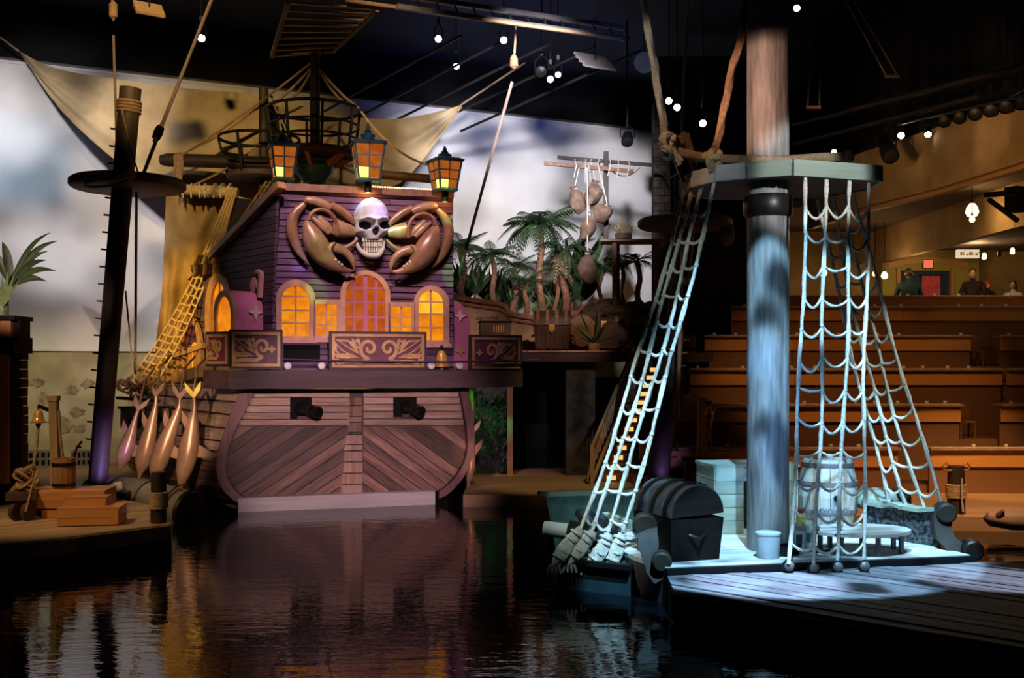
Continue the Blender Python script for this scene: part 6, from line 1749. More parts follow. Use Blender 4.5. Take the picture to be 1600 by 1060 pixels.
for i in range(len(pxy)):
    a, b = pxy[i], pxy[(i + 1) % len(pxy)]
    lit = i in (3, 4)
    c = (pxy[0] + pxy[4]) / 2
    o = ((a + b) / 2 - V((mx, YM, 0))).normalized() * .03
    MB().bar(V((a.x, a.y, (zb + zt) / 2)) + o, V((b.x, b.y, (zb + zt) / 2)) + o, .06, zt - zb + .03).build('rim_board', mt_pale if i in (3, 4, 5) else (mt_barrelw if i in (1, 2) else mt_ropeb), plat)  # paler boards stand in for the rim sides that catch more light
MB().lathe([(rm_ + .02, 0), (rm_ + .06, .05), (rm_ + .06, .3), (rm_ + .02, .35)], V((mx, YM, zb - .55)), n=28, cap=False).build('collar', mt_iron, mast, True)
# chair back like railing and thick ropes on the platform
rp = lambda x, y, Y: P(x, y, Y)
MB().bar(rp(1044, 232, 17.8), rp(1073, 212, 17.8), .12, .16).build('rail_bracket', mt_trunk, mast)
MB().bar(rp(1071, 210, 17.8), rp(1089, 277, 17.8), .10, .14, (0, 1, 0)).build('rail_bracket', mt_trunk, mast)
MB().bar(rp(1050, 236, 17.9), rp(1068, 284, 18.0), .06, .08, (0, 1, 0)).build('rail_bracket', mt_chestb, mast)
rope('rail_rope', [rp(1040, 232, 17.8), rp(1060, 238, 17.7), rp(1090, 245, 17.4), rp(1130, 249, 17.1), rp(1170, 251, 16.98), rp(1200, 251, 16.95), rp(1232, 250, 17.1), rp(1275, 246, 17.6), rp(1330, 244, 18.1)], .075, mt_ropeb, mast, 10, .2)
MB().bar(rp(1113, 268, 17.2), rp(1113, 246, 17.2), .12, .12, (0, 1, 0)).build('rail_stub', mt_ropey, mast)
MB().bar(rp(1323, 262, 17.9), rp(1326, 236, 17.9), .10, .10, (0, 1, 0)).build('rail_stub', mt_ropeb, mast)
def knot(label_part, c, r, par, m):
    for k in range(4):
        ax = V((rnd.uniform(-1, 1), rnd.uniform(-1, 1), rnd.uniform(-1, 1))).normalized(); _, e, g = ortho(ax)
        MB().tube([c + ax * .04 * (k - 1.5) + (e * math.cos(a * .63) + g * math.sin(a * .63)) * r for a in range(11)], r * .42, 8, .15, 3).build(label_part, m, par, True)
knot('knot', rp(1042, 222, 17.75), .12, mast, mt_rope); knot('knot', rp(1045, 236, 17.7), .10, mast, mt_rope)
knot('knot', rp(1113, 250, 17.2), .13, mast, mt_ropey)
for a, b in ((rp(1052, 230, 17.6), rp(1062, 258, 17.6)), (rp(1052, 236, 17.6), rp(1066, 252, 17.55))): MB().tube([a, b], .04, 7).build('rope_tail', mt_rope, mast, True)
r1 = thing('mast_rope', 'thick pale rope running up from the left rail of the raft mast platform', 'rope', rp(1040, 215, 17.75))
rope('rope', smooth_path([rp(1040, 218, 17.75), rp(1030, 150, 17.7), rp(1017, 70, 17.5), rp(1003, -15, 17.3)], 10), .062, mt_rope, r1)
r2 = thing('mast_rope', 'twisted brown rope slanting from the platform rail up along the raft mast', 'rope', rp(1113, 245, 17.2))
rope('rope', smooth_path([rp(1113, 246, 17.2), rp(1128, 190, 17.2), rp(1141, 120, 17.25), rp(1160, 45, 17.4), rp(1163, -15, 17.5)], 10), .055, mt_ropeb, r2, 10, .3)
tag(rope('stage_rope', [rp(1075, -15, 24), rp(1064, 232, 24)], .035, mt_cable), 'thin dull rope hanging behind the raft mast platform', 'rope')

# ---- rope nets of the raft
def shr(name, label, tops, bots, nr, mids, **kw): return shroud(name, label, tops, bots, nr, kw.pop('m', mt_rope), mids=mids, **kw)
shr('rope_net', 'long white rope net slanting from the left end of the platform to the raft ledge',
    [P(1070, 292, 18.2), P(1083, 290, 17.9), P(1097, 288, 17.6), P(1116, 284, 17.2)],
    [P(908, 826, 17.0), P(926, 828, 17.0), P(950, 832, 16.95), P(973, 832, 16.9)], 12,
    [P(998, 558, 17.6), P(1012, 558, 17.5), P(1031, 558, 17.4), P(1051, 556, 17.1)], r=.027, rsag=.06, lobe=.28, knot=1.5, t0=.08)
shr('rope_net', 'rope net hanging straight from the platform to the front beam of the raft',
    [P(1258, 277, 16.72), P(1291, 281, 16.85), P(1327, 283, 16.98), P(1357, 286, 17.08)],
    [P(1232, 882, 15.9), P(1271, 885, 15.95), P(1308, 883, 16.0), P(1350, 882, 16.05)], 12,
    [P(1251, 580, 16.35), P(1284, 580, 16.4), P(1321, 580, 16.5), P(1352, 580, 16.6)], r=.025, rsag=.11, lobe=.28, knot=1.3, t0=.07, t1=.95)
shr('rope_net', 'rear rope net slanting down to the right bulwark of the raft',
    [P(1277, 312, 18.5), P(1302, 310, 18.5), P(1318, 308, 18.4), P(1332, 304, 18.2)],
    [P(1392, 794, 18.4), P(1418, 797, 18.2), P(1446, 799, 18.0), P(1474, 799, 17.8)], 11,
    [P(1334, 560, 18.4), P(1352, 560, 18.3), P(1374, 560, 18.2), P(1402, 552, 18.0)], r=.025, rsag=.09, lobe=.28, knot=1.3, t0=.10, t1=.93)
for k, (x, y) in enumerate(((1232, 884), (1271, 888), (1308, 886), (1350, 885))):
    lab = ('first', 'second', 'third', 'fourth')[k]
    t = thing('net_anchor', f'round iron eye holding the straight net on the front beam, {lab} counted from the bucket', 'bolt', P(x, y, 15.9))
    MB().lathe([(.03, 0), (.065, .01), (.075, .04), (.05, .07), (.02, .08)], P(x, y, 15.98), V((.1, -1, 0)), 14).build('eye', mt_pipe, t, True)
    MB().lathe([(.09, -.01), (.10, .005), (.09, .02)], P(x, y, 16.0), V((.1, -1, 0)), 14).build('washer', mt_iron, t, True)
# tassels binding the left net to its ledge
tass = [((908, 826), (893, 845), (878, 866), (866, 884)), ((927, 830), (915, 846), (902, 864), (890, 882)), ((950, 834), (944, 850), (933, 868), (918, 886)), ((972, 834), (966, 850), (960, 868), (952, 889))]
for k, pts in enumerate(tass):
    lab = ('outermost on', 'second on', 'third on', 'innermost on')[k]
    t = thing('rope_tassel', f'bulky bound rope tassel tying the left net to the ledge, {lab} the water side', 'rope tassel', P(*pts[-1], 16.9))
    C_ = [P(x, y, 16.95 - .03 * i) for i, (x, y) in enumerate(pts)]
    MB().tube(smooth_path(C_, 6), smooth_vals([.06, .10, .11, .05], 6), 12, .14, 3).build('body', mt_rope, t, True)
    for f in (.15, .32, .6, .78):
        i = f * 3; j = min(int(i), 2); c = C_[j].lerp(C_[j + 1], i - j); d = C_[j + 1] - C_[j]
        MB().lathe([(.085, -.03), (.118, -.015), (.118, .015), (.085, .03)], c, d, 12, False).build('binding', mt_rope, t, True)
    for s in range(4): MB().tube([C_[2], C_[3] + V((.05 * (s - 1.5), -.02 * s, -.02)), C_[3] + V((.07 * (s - 1.5), -.05, -.12))], .022, 6).build('loose_end', mt_rope, t, True)

# ---- props on the raft
cr = R(110)
cex = V((math.cos(cr), math.sin(cr), 0)); NR = V((P(1131, 881, 16.45).x, 16.45, .55))
t, q, w_, hb_, hl_ = round_chest('large black treasure chest with domed lid slightly ajar on the raft', 0, 1.25 * F / 16.45, 0, .46 * F / 16.45, (.46 + .64) * F / 16.45, 16.45, .90, cr, mt_chest, mt_chestl, 3, .06, cat='chest', side_taper=.9, at=NR + cex * .625)
for k in range(5): MB().ball(q(-w_ / 2 + w_ * (k + .5) / 5, -.02, hb_ - .04), .025, 6, 4).build('stud', mt_brass, t, True)
# plank bench-box behind the mast
cb = P(1118, 848, 18.9); k_ = 18.9 / F
bx = thing('plank_bench', 'pale plank bench box with open front behind the raft mast', 'bench', V((cb.x, cb.y, .55)), R(8))
ex = V((math.cos(R(8)), math.sin(R(8)), 0)); ey = V((-ex.y, ex.x, 0))
cz = .55; bq = lambda a, d, z: V((cb.x, cb.y, cz)) + ex * a + ey * d + V((0, 0, z))
W2, H2, D2 = 133 * k_, 1.16, 1.0
for b in range(5):
    z = H2 * (b + .5) / 5
    MB().box(bq(.25, .0, z), (.50, .05, H2 / 5 - .01), R(8)).build('front_board', mt_pale, bx)
    MB().box(bq(W2 - .25, .0, z), (.50, .05, H2 / 5 - .01), R(8)).build('front_board', mt_pale, bx)
    MB().box(bq(0, D2 / 2, z), (.05, D2, H2 / 5 - .01), R(8)).build('end_board', mt_pale, bx)
    MB().box(bq(W2, D2 / 2, z), (.05, D2, H2 / 5 - .01), R(8)).build('end_board', mt_pale, bx)
    MB().box(bq(W2 / 2, D2, z), (W2, .05, H2 / 5 - .01), R(8)).build('back_board', mt_pale, bx)
MB().box(bq(W2 / 2, 0, H2 - .13), (W2, .06, .22), R(8)).build('lintel_board', mt_pale, bx)
for b in range(4): MB().box(bq(W2 / 2, D2 * (b + .5) / 4, H2 + .02), (W2 + .1, D2 / 4 - .01 + .02, .05), R(8)).build('top_board', mt_pale, bx)
# upright barrel
pbar = P(1293, 815, 19.3); pbar.z = .55; kk = 19.3 / F
br = thing('barrel', 'big whitewashed barrel standing behind the oval table', 'barrel', pbar)
hz = 1.28
rz_ = lambda f: (36 + 9.5 * math.sin(math.pi * f)) * kk
NS = 18
for k in range(NS):
    a0, a1 = 2 * math.pi * k / NS, 2 * math.pi * (k + .95) / NS
    vs = []
    for f in (0, .25, .5, .75, 1):
        vs += [pbar + V((rz_(f) * math.cos(a), rz_(f) * math.sin(a), hz * f)) for a in (a0, a1)]
    vs += [pbar + V(((p.x - pbar.x) * .9, (p.y - pbar.y) * .9, p.z - pbar.z)) for p in vs]
    fs = []
    for i in range(4):
        o = 2 * i; fs += [(o, o + 1, o + 3, o + 2), (o + 10, o + 12, o + 13, o + 11), (o, o + 2, o + 12, o + 10), (o + 1, o + 11, o + 13, o + 3)]
    fs += [(8, 9, 19, 18), (0, 10, 11, 1)]
    MB().add(vs, fs).build('stave', mt_barrelw, br)
for f in (.06, .30, .68, .93):
    r = rz_(f)
    MB().lathe([(r, -.035), (r + .016, -.035), (r + .018, .035), (r, .035)], pbar + V((0, 0, hz * f)), n=30, cap=False).build('hoop', mt_pipe, br, True)
MB().lathe([(.01, 0), (36 * kk, 0), (36 * kk, .03), (.01, .03)], pbar + V((0, 0, hz - .07)), n=24).build('head', mt_barrelw, br)
MB().lathe([(.01, 0), (.05, 0), (.045, .05), (.01, .05)], pbar + V((0, -rz_(.55) - .015, hz * .50)), (0, -1, 0), 12).build('bung_hole', mt_black, br)
mb = MB()
for k in range(9):
    a = -math.pi / 2 + (k - 4.5) * .13; r = rz_(.3) + .02
    c = pbar + V((r * math.cos(a), r * math.sin(a), hz * .33)); e = V((-math.sin(a), math.cos(a), 0))
    mb.bar(c - V((0, 0, .04)), c + V((0, 0, .04 if k % 3 else .015)), .028, .01, (0, 1, 0)); mb.bar(c - e * .03 + V((0, 0, .03 * (k % 2))), c + e * .03 + V((0, 0, .03 * (k % 2))), .02, .01)
mb.build('stencil_marks', paint('grey_ink', (.2, .22, .24)), br)
# oval table
tc_ = P(1345, 870, 17.3); tc_ = V((P(1345, 826, 17.15).x, 17.15, .55))
ta = thing('oval_table', 'white oval plank table standing on the raft before the barrel', 'table', tc_, RZ)
zt_ = P(1345, 827, 17.15).z
n = 28
ov = [tc_ + REX * .80 * math.copysign(abs(math.cos(2 * math.pi * k / n)) ** 1.1, math.cos(2 * math.pi * k / n)) + REY * .62 * math.sin(2 * math.pi * k / n) for k in range(n)]
for b in range(5):
    ylo, yhi = -.62 + 1.24 * b / 5 + .005, -.62 + 1.24 * (b + 1) / 5 - .005
    loc = [((p - tc_).dot(REX), (p - tc_).dot(REY)) for p in ov]
    qd = clip(clip(loc, 0, -1, -ylo), 0, 1, yhi)
    MB().prism([tc_ + REX * a + REY * d + V((0, 0, zt_ - .55 - .05)) for a, d in qd], V((0, 0, .05))).build('top_board', mt_barrelw, ta, grain=REX)
for k in range(7):
    a = 2 * math.pi * k / 7 + .25; c = tc_ + REX * .66 * math.cos(a) + REY * .48 * math.sin(a)
    MB().box(c + V((0, 0, (zt_ - .55 - .05) / 2)), (.06, .06, zt_ - .55 - .05), RZ).build('leg', mt_pipe, ta)
# bucket, bottles, cartons
pbk = V((P(1203, 860, 16.5).x, 16.62, .55)); kk = 16.6 / F
t = thing('bucket', 'plain white lidded bucket in front of the raft mast', 'bucket', pbk)
MB().lathe([(17 * kk, 0), (17.5 * kk, .01), (19.5 * kk, .36), (19 * kk, .36), (17 * kk, .03), (.01, .03)], pbk, n=26).build('shell', mt_bucket, t, True)
MB().lathe([(.01, 0), (20 * kk, 0), (20.5 * kk, .015), (20 * kk, .04), (17 * kk, .05), (.01, .05)], pbk + V((0, 0, .35)), n=26).build('lid', mt_bucket, t, True)
def carton(label, px, ybot, w, h, Y, m, cap=None, name='carton', cat='carton'):
    b = V((P(px, ybot, Y).x, Y, .55)); k = Y / F
    t = thing(name, label, cat, b, RZ)
    MB().box(b + V((0, 0, h * k / 2)), (w * k, w * k * .7, h * k), RZ).build('body', m, t)
    if cap: MB().box(b + V((0, 0, h * k + .025)), (w * k * .55, w * k * .5, .05), RZ).build('cap', cap, t)
    MB().box(b + V((0, -w * k * .36, h * k * .55)), (w * k * .6, .012, h * k * .35), RZ).build('label_patch', mt_teal, t)
carton('white jug with dark label beside the bucket under the straight net', 1247, 864, 17, 44, 16.9, mt_white, mt_white, 'jug', 'jug')
carton('grey carton standing right of the white jug', 1262, 864, 12, 40, 17.2, mt_pale)
carton('small box with yellow and red top behind the white jug', 1251, 840, 12, 56, 17.4, mt_yellow, mt_red, 'box', 'box')
t = thing('cable_coil', 'dark cable coil lying on the raft beside the mast', 'cable', V((P(1228, 858, 16.8).x, 16.8, .56)))
for k in range(4):
    c = V((P(1228, 858, 16.8).x, 16.85, .585 + .035 * k))
    MB().tube([c + V(((.2 + .012 * k) * math.cos(a * .42), (.16) * math.sin(a * .42), .01 * math.sin(a))) for a in range(16)], .02, 6).build('loop', mt_black, t, True)
t = thing('book', 'open dark booklet on the boards below the oval table', 'book', V((P(1300, 858, 17.0).x, 17.2, .56)))
for s in (-1, 1): MB().box(V((P(1300, 858, 17.0).x + .13 * s, 17.2, .575)), (.25, .2, .02), RZ, None).build('page_block', mt_teal if s < 0 else mt_white, t)

# ================================================================== FRONT DOCK
Zf = .45
fp = [PZ(1047, 911, Zf), PZ(1053, 921, Zf), PZ(1320, 966, Zf), PZ(1600, 1012, Zf)]
e = (fp[3] - fp[2]).normalized()
far_ = fp[3] + e * 4.5
b0 = rq(-.02, -.14, Zf); b1 = rq(Wd + 5.5, -.14, Zf)
fpoly = [(fp[0].x, fp[0].y), (fp[1].x, fp[1].y), (fp[2].x, fp[2].y), (fp[3].x, fp[3].y), (far_.x, far_.y), (11.5, far_.y), (b1.x, b1.y), (b0.x, b0.y)]
fd = slab('dock_front', fpoly, -.3, Zf - .07, mt_beam)
planks_xy('plank', fpoly, fp[3] - fp[1], .24, Zf - .07, Zf, mt_dockf, fd, gap=.010, jit=.012)
for a, b in ((fp[1], fp[2]), (fp[2], fp[3]), (fp[3], far_)):
    n = 3
    for z in (.31, .13):
        for k in range(n):
            p, q_ = a.lerp(b, k / n), a.lerp(b, (k + .985) / n)
            o = V((-.02, -.03, 0))
            MB().bar(V((p.x, p.y, z)) + o, V((q_.x, q_.y, z)) + o, .06, .165).build('fascia_board', mt_beam, fd)

# ================================================================== RIGHT STAGE PROPS
pt = piling('dark piling wrapped in rope with iron hooks on the right stage edge', 1494, 728, 800, 757, 778, 23.4, 27)
for s in (-1, 1):
    c = P(1494 + s * 14, 734, 23.3)
    MB().tube([c + V((-.1 * s, 0, -.02)), c + V((.06 * s, 0, -.02)), c + V((.10 * s, 0, .08)), c + V((.04 * s, 0, .15)), c + V((-.02 * s, 0, .1))], .025, 7).build('hook', mt_brass, pt, True)
rope('rope_tail', [P(1503, 748, 23.1), P(1503, 780, 23.1), P(1505, 800, 23.1)], .02, mt_rope, pt)
mt_drift = wood('driftwood', (.22, .15, .11), (.42, .31, .24), .7, .1, 9)
mb = MB(); mb.tube([P(1538, 812, 22.2), P(1545, 810, 22.2), P(1580, 812, 22.0), P(1640, 816, 21.6)], [.05, .17, .2, .2], 12)
mb.v = [p + V((0, 0, .05 * noise.noise(p * 3))) for p in mb.v]
lg = thing('driftwood_log', 'fat driftwood log floating at the right stage edge', 'log', P(1580, 826, 22))
mb.build('trunk', mt_drift, lg, True)
MB().tube([P(1560, 806, 22.0), P(1568, 798, 21.9)], [.07, .04], 8).build('branch_stub', mt_trunk, lg, True)
bp3 = thing('bell_post', 'square wooden post with slanting stick behind the plank bench on the right stage', 'post', P(1096, 712, 26))
MB().bar(P(1096, 712, 26), P(1097, 622, 26), .2, .2, (0, 1, 0)).build('post', mt_crate, bp3)
MB().bar(P(1097, 632, 25.95), P(1112, 628, 25.9), .06, .08).build('bracket_arm', mt_iron, bp3)
MB().tube([P(1098, 706, 25.7), P(1116, 636, 25.7)], .05, 8).build('stick', mt_crate, bp3, True)
bell('small brass ship bell hanging from the post on the right stage', 1108, 634, 648, 25.6, P(1110, 706, 25.6))
c = P(1093, 772, 26.0)
t = thing('pedestal', 'dark square pedestal below the right bell post', 'pedestal', V((c.x, 26.1, .3)))
for k in range(4): MB().box(V((c.x, 26.2, .3 + .22 * (k + .5))), (.64, .5, .21)).build('board', mt_seatd, t)
MB().box(V((c.x, 26.2, 1.22)), (.70, .56, .06)).build('top', mt_chest, t)
c = P(1057, 765, 25.6)
t = thing('bollard', 'short dark bollard left of the right bell pedestal', 'bollard', V((c.x, 25.7, .3)))
MB().lathe([(.16, 0), (.14, .1), (.12, .5), (.16, .55), (.16, .68), (.05, .72)], V((c.x, 25.7, .3)), n=14).build('body', mt_chest, t, True)
MB().box(V((c.x, 25.7, .33)), (.5, .4, .06)).build('base', mt_crate, t)
# ================================================================== CEILING GRID AND LAMPS
def pipe(label, a, b, r, m, n=10, name='ceiling_pipe', cat='pipe'):
    t = MB().tube([a, a.lerp(b, .5), b], r, n).build(name, m, None, True)
    return tag(t, label, cat)
bm_ = thing('ceiling_beam', 'long pale steel beam crossing under the ceiling at the top middle', 'beam', P(820, 25, 27))
for dz in (0, -.28):
    MB().bar(P(620, -8, 26) + V((0, 0, dz)), P(976, 44, 29) + V((0, 0, dz)), .12, .12).build('chord', mt_pipe, bm_)
for k in range(14):
    p = P(620, -8, 26).lerp(P(976, 44, 29), k / 13); MB().bar(p, p - V((0, 0, .28)) + V((.12, .05, 0)), .04, .04).build('web', mt_black, bm_)
pipe('thin dark pipe running below the pale ceiling beam', P(540, 0, 26), P(970, 60, 28), .05, mt_ropeb)
pipe('dark pipe slanting across the ceiling above the seating, upper of two', P(1240, 195, 30), P(1610, 100, 23), .06, mt_darkmetal)
pipe('dark pipe slanting across the ceiling above the seating, lower of two', P(1240, 225, 31), P(1530, 150, 25), .06, mt_darkmetal)
for k in range(5):
    pipe(f'faint bluish ceiling pipe over the canopy sail, {("nearest", "second nearest", "middle", "second farthest", "farthest")[k]} to the stage mast', P(1000 - 70 * k, 80 - 6 * k, 30), P(720 - 60 * k, 205 - 4 * k, 36), .04, mt_darkmetal)
cw = thing('catwalk', 'wooden slatted catwalk grid under the ceiling above the ship mast', 'catwalk', P(500, 60, 28))
for (x0, y0, x1, y1) in ((418, 92, 520, 88), (440, 8, 590, 10)):
    pass
ca, cb_, cc, cd = P(425, 88, 31), P(520, 80, 31), P(590, 14, 26.5), P(450, 4, 26.5)
MB().bar(ca, cd, .1, .12).build('side_beam', mt_ropeb, cw); MB().bar(cb_, cc, .1, .12).build('side_beam', mt_ropeb, cw)
for k in range(9):
    f = k / 8; MB().bar(ca.lerp(cd, f), cb_.lerp(cc, f), .10, .05).build('slat', mt_gold, cw)  # gold colour stands in for warm light on the slats
def can(label, px, py, Y, to, r=.16, L=.42, lit=None, group=None, name='spotlight'):
    p = P(px, py, Y); d = (V(to) - p).normalized()
    t = thing(name, label, 'spotlight', p + V((0, 0, -.2)), 0, group)
    b = p - d * L
    MB().lathe([(r * .5, 0), (r * .8, .05), (r * .85, L * .55), (r, L * .6), (r, L), (r * .92, L), (r * .9, L * .85)], b, d, 16, False).build('housing', mt_black, t, True)
    MB().lathe([(.01, 0), (r * .5, 0)], b, d, 16, False).build('back_cap', mt_black, t)
    MB().lathe([(.01, .03), (r * .6, .02), (r * .9, 0)], p - d * .05, d, 16, False).build('lens', lit or mt_darkmetal, t, True)
    _, e, g = ortho(d)
    e = V((e.x, e.y, 0)).normalized() if abs(e.z) < .9 else e
    up = V((0, 0, .42)); m = p - d * L * .55
    MB().tube([m + e * r * 1.1, m + e * r * 1.15 + up * .6, m + up, m - e * r * 1.15 + up * .6, m - e * r * 1.1], .018, 6).build('yoke', mt_black, t, True)
    MB().box(m + up + V((0, 0, .06)), (.08, .08, .12)).build('clamp', mt_iron, t)
    if m.z < 14.2 and name != 'moving_head': MB().bar(m + up + V((0, 0, .1)), V((m.x, m.y, 14.9)), .03, .03).build('drop_rod', mt_black, t)
    return t
ce = V((0, 0, H))
lamps = [(315, 60, 27, mt_lamp, 'bright warm spotlight shining beside the taut rope at the upper left'),
         (685, 61, 30, mt_lamp, 'lit spotlight under the pale beam, first right of the ship mast'),
         (713, 104, 32, mt_lamp, 'lit spotlight just above the right tip of the tan sail'),
         (787, 63, 29, mt_lamp, 'brightest warm spotlight under the pale ceiling beam'),
         (860, 124, 31, mt_lampb, 'cool white spotlight, left of the close pair above the white wall'),
         (872, 117, 31, mt_lampb, 'cool white spotlight, right of the close pair above the white wall'),
         (1045, 158, 30, mt_lampb, 'cool spotlight right beside the thick pale rope'),
         (1058, 168, 30, mt_lampb, 'cool spotlight right behind the thin dull rope'),
         (1098, 193, 29, mt_lampb, 'cool spotlight just above the brown twisted rope'),
         (1408, 212, 31, mt_lamp, 'warm spotlight on the tan fascia, left of two'),
         (1450, 211, 29.5, mt_lamp, 'warm spotlight pointing down on the tan fascia, right of two'),
         (1303, 238, 34, mt_lamp, 'small warm spotlight seen just over the platform rail'),
         (1245, 13, 28, mt_lampb, 'tiny cool spotlight beside the top of the raft mast')]
for x, y, Y, m, lab in lamps:
    can(lab, x, y, Y, (0, 2, 2.5) if x != 1450 else (P(1450, 300, 27)), .10 if x not in (1245, 1303, 872) else .09, .4, m)
for k in range(6):
    x = 1475 + k * 24
    lab = ('first', 'second', 'third', 'fourth', 'fifth', 'sixth')[k]
    can(f'unlit black spotlight in the row along the tan fascia, {lab} counted from the lit pair', x, 190 - k * 5.5, 28.6 - k * .75, P(x - 60, 330, 22), .17, .4, mt_darkmetal, 'unlit fascia spotlights')
pipe('dark lamp pipe carrying the row of unlit spotlights', P(1400, 195, 31), P(1640, 140, 23.4), .04, mt_darkmetal)
can('long black moving head lamp hanging tilted before the tan fascia', 1392, 245, 28, P(1430, 330, 26), .22, .95, mt_darkmetal, name='moving_head')
can('black moving head lamp hanging at the top right of the white wall', 980, 222, 36, P(975, 330, 33), .2, .5, mt_darkmetal, name='moving_head')
can('dark unlit spotlight with yoke next to the cool pair', 845, 112, 31, P(800, 200, 25), .17, .45, mt_darkmetal)
for nm, px, py, Y, zt in (('moving_head', 1392, 238, 28.3, 14.9), ('moving_head', 980, 214, 36, 14.9)):
    p = P(px, py, Y); tag(MB().bar(p + V((0, 0, .3)), V((p.x, p.y, zt)), .06, .06).build('drop_pipe', mt_black), f'black drop pipe carrying the moving head lamp {"before the tan fascia" if px > 1200 else "over the white wall"}', 'pipe')
def panel(label, px, py, Y, w, h, rz, tilt, m, name='ceiling_panel', cat='panel'):
    c = P(px, py, Y); t = thing(name, label, cat, c)
    M = Matrix.Rotation(rz, 3, 'Z') @ Matrix.Rotation(tilt, 3, 'X')
    MB().box(c, (w, h, .06), M=M).build('board', m, t)
    for k in range(3): MB().box(c + M @ V((0, h * (k - 1) * .3, -.05)), (w * .98, .05, .05), M=M).build('rib', mt_pipe, t)
    MB().tube([c, c + V((0, 0, 1.2))], .015, 5).build('wire', mt_black, t)
panel('grey angled acoustic board hanging right of the cool lamp pair', 930, 96, 30, 1.0, .8, .5, .7, mt_pipe)
panel('tan slatted board hanging from the ceiling at the upper left', 233, 14, 24, .62, .45, .6, .8, mt_ropeb)
t = thing('hanging_disc', 'dim round tan disc hanging beside the thick pale rope', 'disc', P(1007, 98, 28))
MB().lathe([(.01, 0), (.24, .0), (.27, .03), (.27, .06), (.22, .08), (.01, .08)], P(1007, 98, 28), (-.1, -1, -.2), 22).build('disc', mt_sail, t, True)
MB().tube([P(1007, 90, 28), P(1006, -10, 28)], .015, 5).build('wire', mt_black, t)
# trapeze bars in the dark upper right
for (x, y, Y, xa, ya, lab) in ((1271, 168, 26, 1277, 5, 'lower'), (1394, 119, 26, 1340, 22, 'upper')):
    t = thing('trapeze', f'small wooden trapeze bar hanging in the dark at the upper right, {lab} one', 'trapeze', P(x, y, Y))
    MB().tube([P(x - 11, y, Y), P(x + 11, y, Y)], .045, 8).build('bar', mt_beam, t, True)
    for s in (-1, 1): MB().tube([P(x + s * 9, y, Y), P(x + s * 9, y, Y) + (P(xa + s * 7, ya, Y) - P(x + s * 9, y, Y)) * ((14.9 - P(x, y, Y).z) / (P(xa, ya, Y).z - P(x, y, Y).z))], .02, 6).build('line', mt_mast, t, True)
# gallery lamps
def bulb(label, px, py, Y, r=.10, drop=.6):
    c = P(px, py, Y); t = thing('pendant_lamp', label, 'lamp', c)
    MB().lathe([(.01, 0), (r * .7, r * .2), (r, r * .8), (r * .8, r * 1.6), (r * .35, r * 2.2)], c - V((0, 0, r)), n=14).build('globe', mt_bulb, t, True)
    MB().lathe([(r * .4, 0), (r * .45, .05), (r * .2, .12)], c + V((0, 0, r * 1.2)), n=10).build('socket', mt_darkmetal, t, True)
    MB().tube([c + V((0, 0, r * 1.3)), c + V((0, 0, drop))], .015, 5).build('cord', mt_black, t)
    point('pendant_light', c + V((0, -.25, -.1)), 26, (1, .6, .25), .1)
bulb('tall glowing pendant lamp below the tan fascia at the far right', 1519, 330, 34, .20, .75)
bulb('small round lamp hanging just under the tall pendant lamp', 1519, 343, 33.6, .09, 1.1)
bulb('glowing wall lamp beside the green arched wall, right of two', 1382, 431, 42, .13, 2.3)
bulb('dimmer wall lamp beside the green arched wall, left of two', 1367, 428, 42, .10, 2.2)
bulb('warm lamp glimpsed through the straight rope net', 1286, 426, 42, .16, 2.0)
point('gallery_light_a', P(1525, 395, 40), 120, (1, .62, .3), .3)
point('gallery_light_b', P(1440, 395, 41), 60, (1, .7, .3), .3)
t = thing('fan_speaker', 'dark bracketed speaker hanging under the soffit at the far right', 'speaker', P(1585, 335, 31))
MB().box(P(1588, 312, 31), (.5, .4, .7), .5).build('cabinet', mt_black, t)
MB().bar(P(1540, 305, 31.5), P(1600, 300, 30), .14, .14).build('bracket', mt_chest, t)
MB().bar(P(1545, 312, 31.4), P(1590, 345, 30.6), .12, .12).build('strut', mt_chest, t)
t = thing('wall_speaker', 'small black box speaker on the cornice left of the green wall', 'speaker', P(1392, 396, 43.5))
MB().box(P(1392, 388, 43.6), (.28, .3, .40)).build('cabinet', mt_black, t)
MB().lathe([(.01, 0), (.09, 0), (.1, .02)], P(1392, 388, 43.4), (0, -1, 0), 12).build('cone', mt_darkmetal, t)
tr_ = thing('track_light', 'black ceiling track with small lamps at the far right', 'lamp', P(1570, 386, 38))
MB().bar(P(1530, 395, 39.5), P(1620, 379, 36), .05, .05).build('track', mt_black, tr_)
for x, y in ((1538, 396), (1562, 392), (1582, 388)):
    c = P(x, y, 38.4); MB().lathe([(.04, 0), (.07, .04), (.08, .2), (.06, .22)], c, (-.2, -.4, -1), 10).build('lamp_head', mt_darkmetal if x == 1562 else mt_bulb, tr_, True)

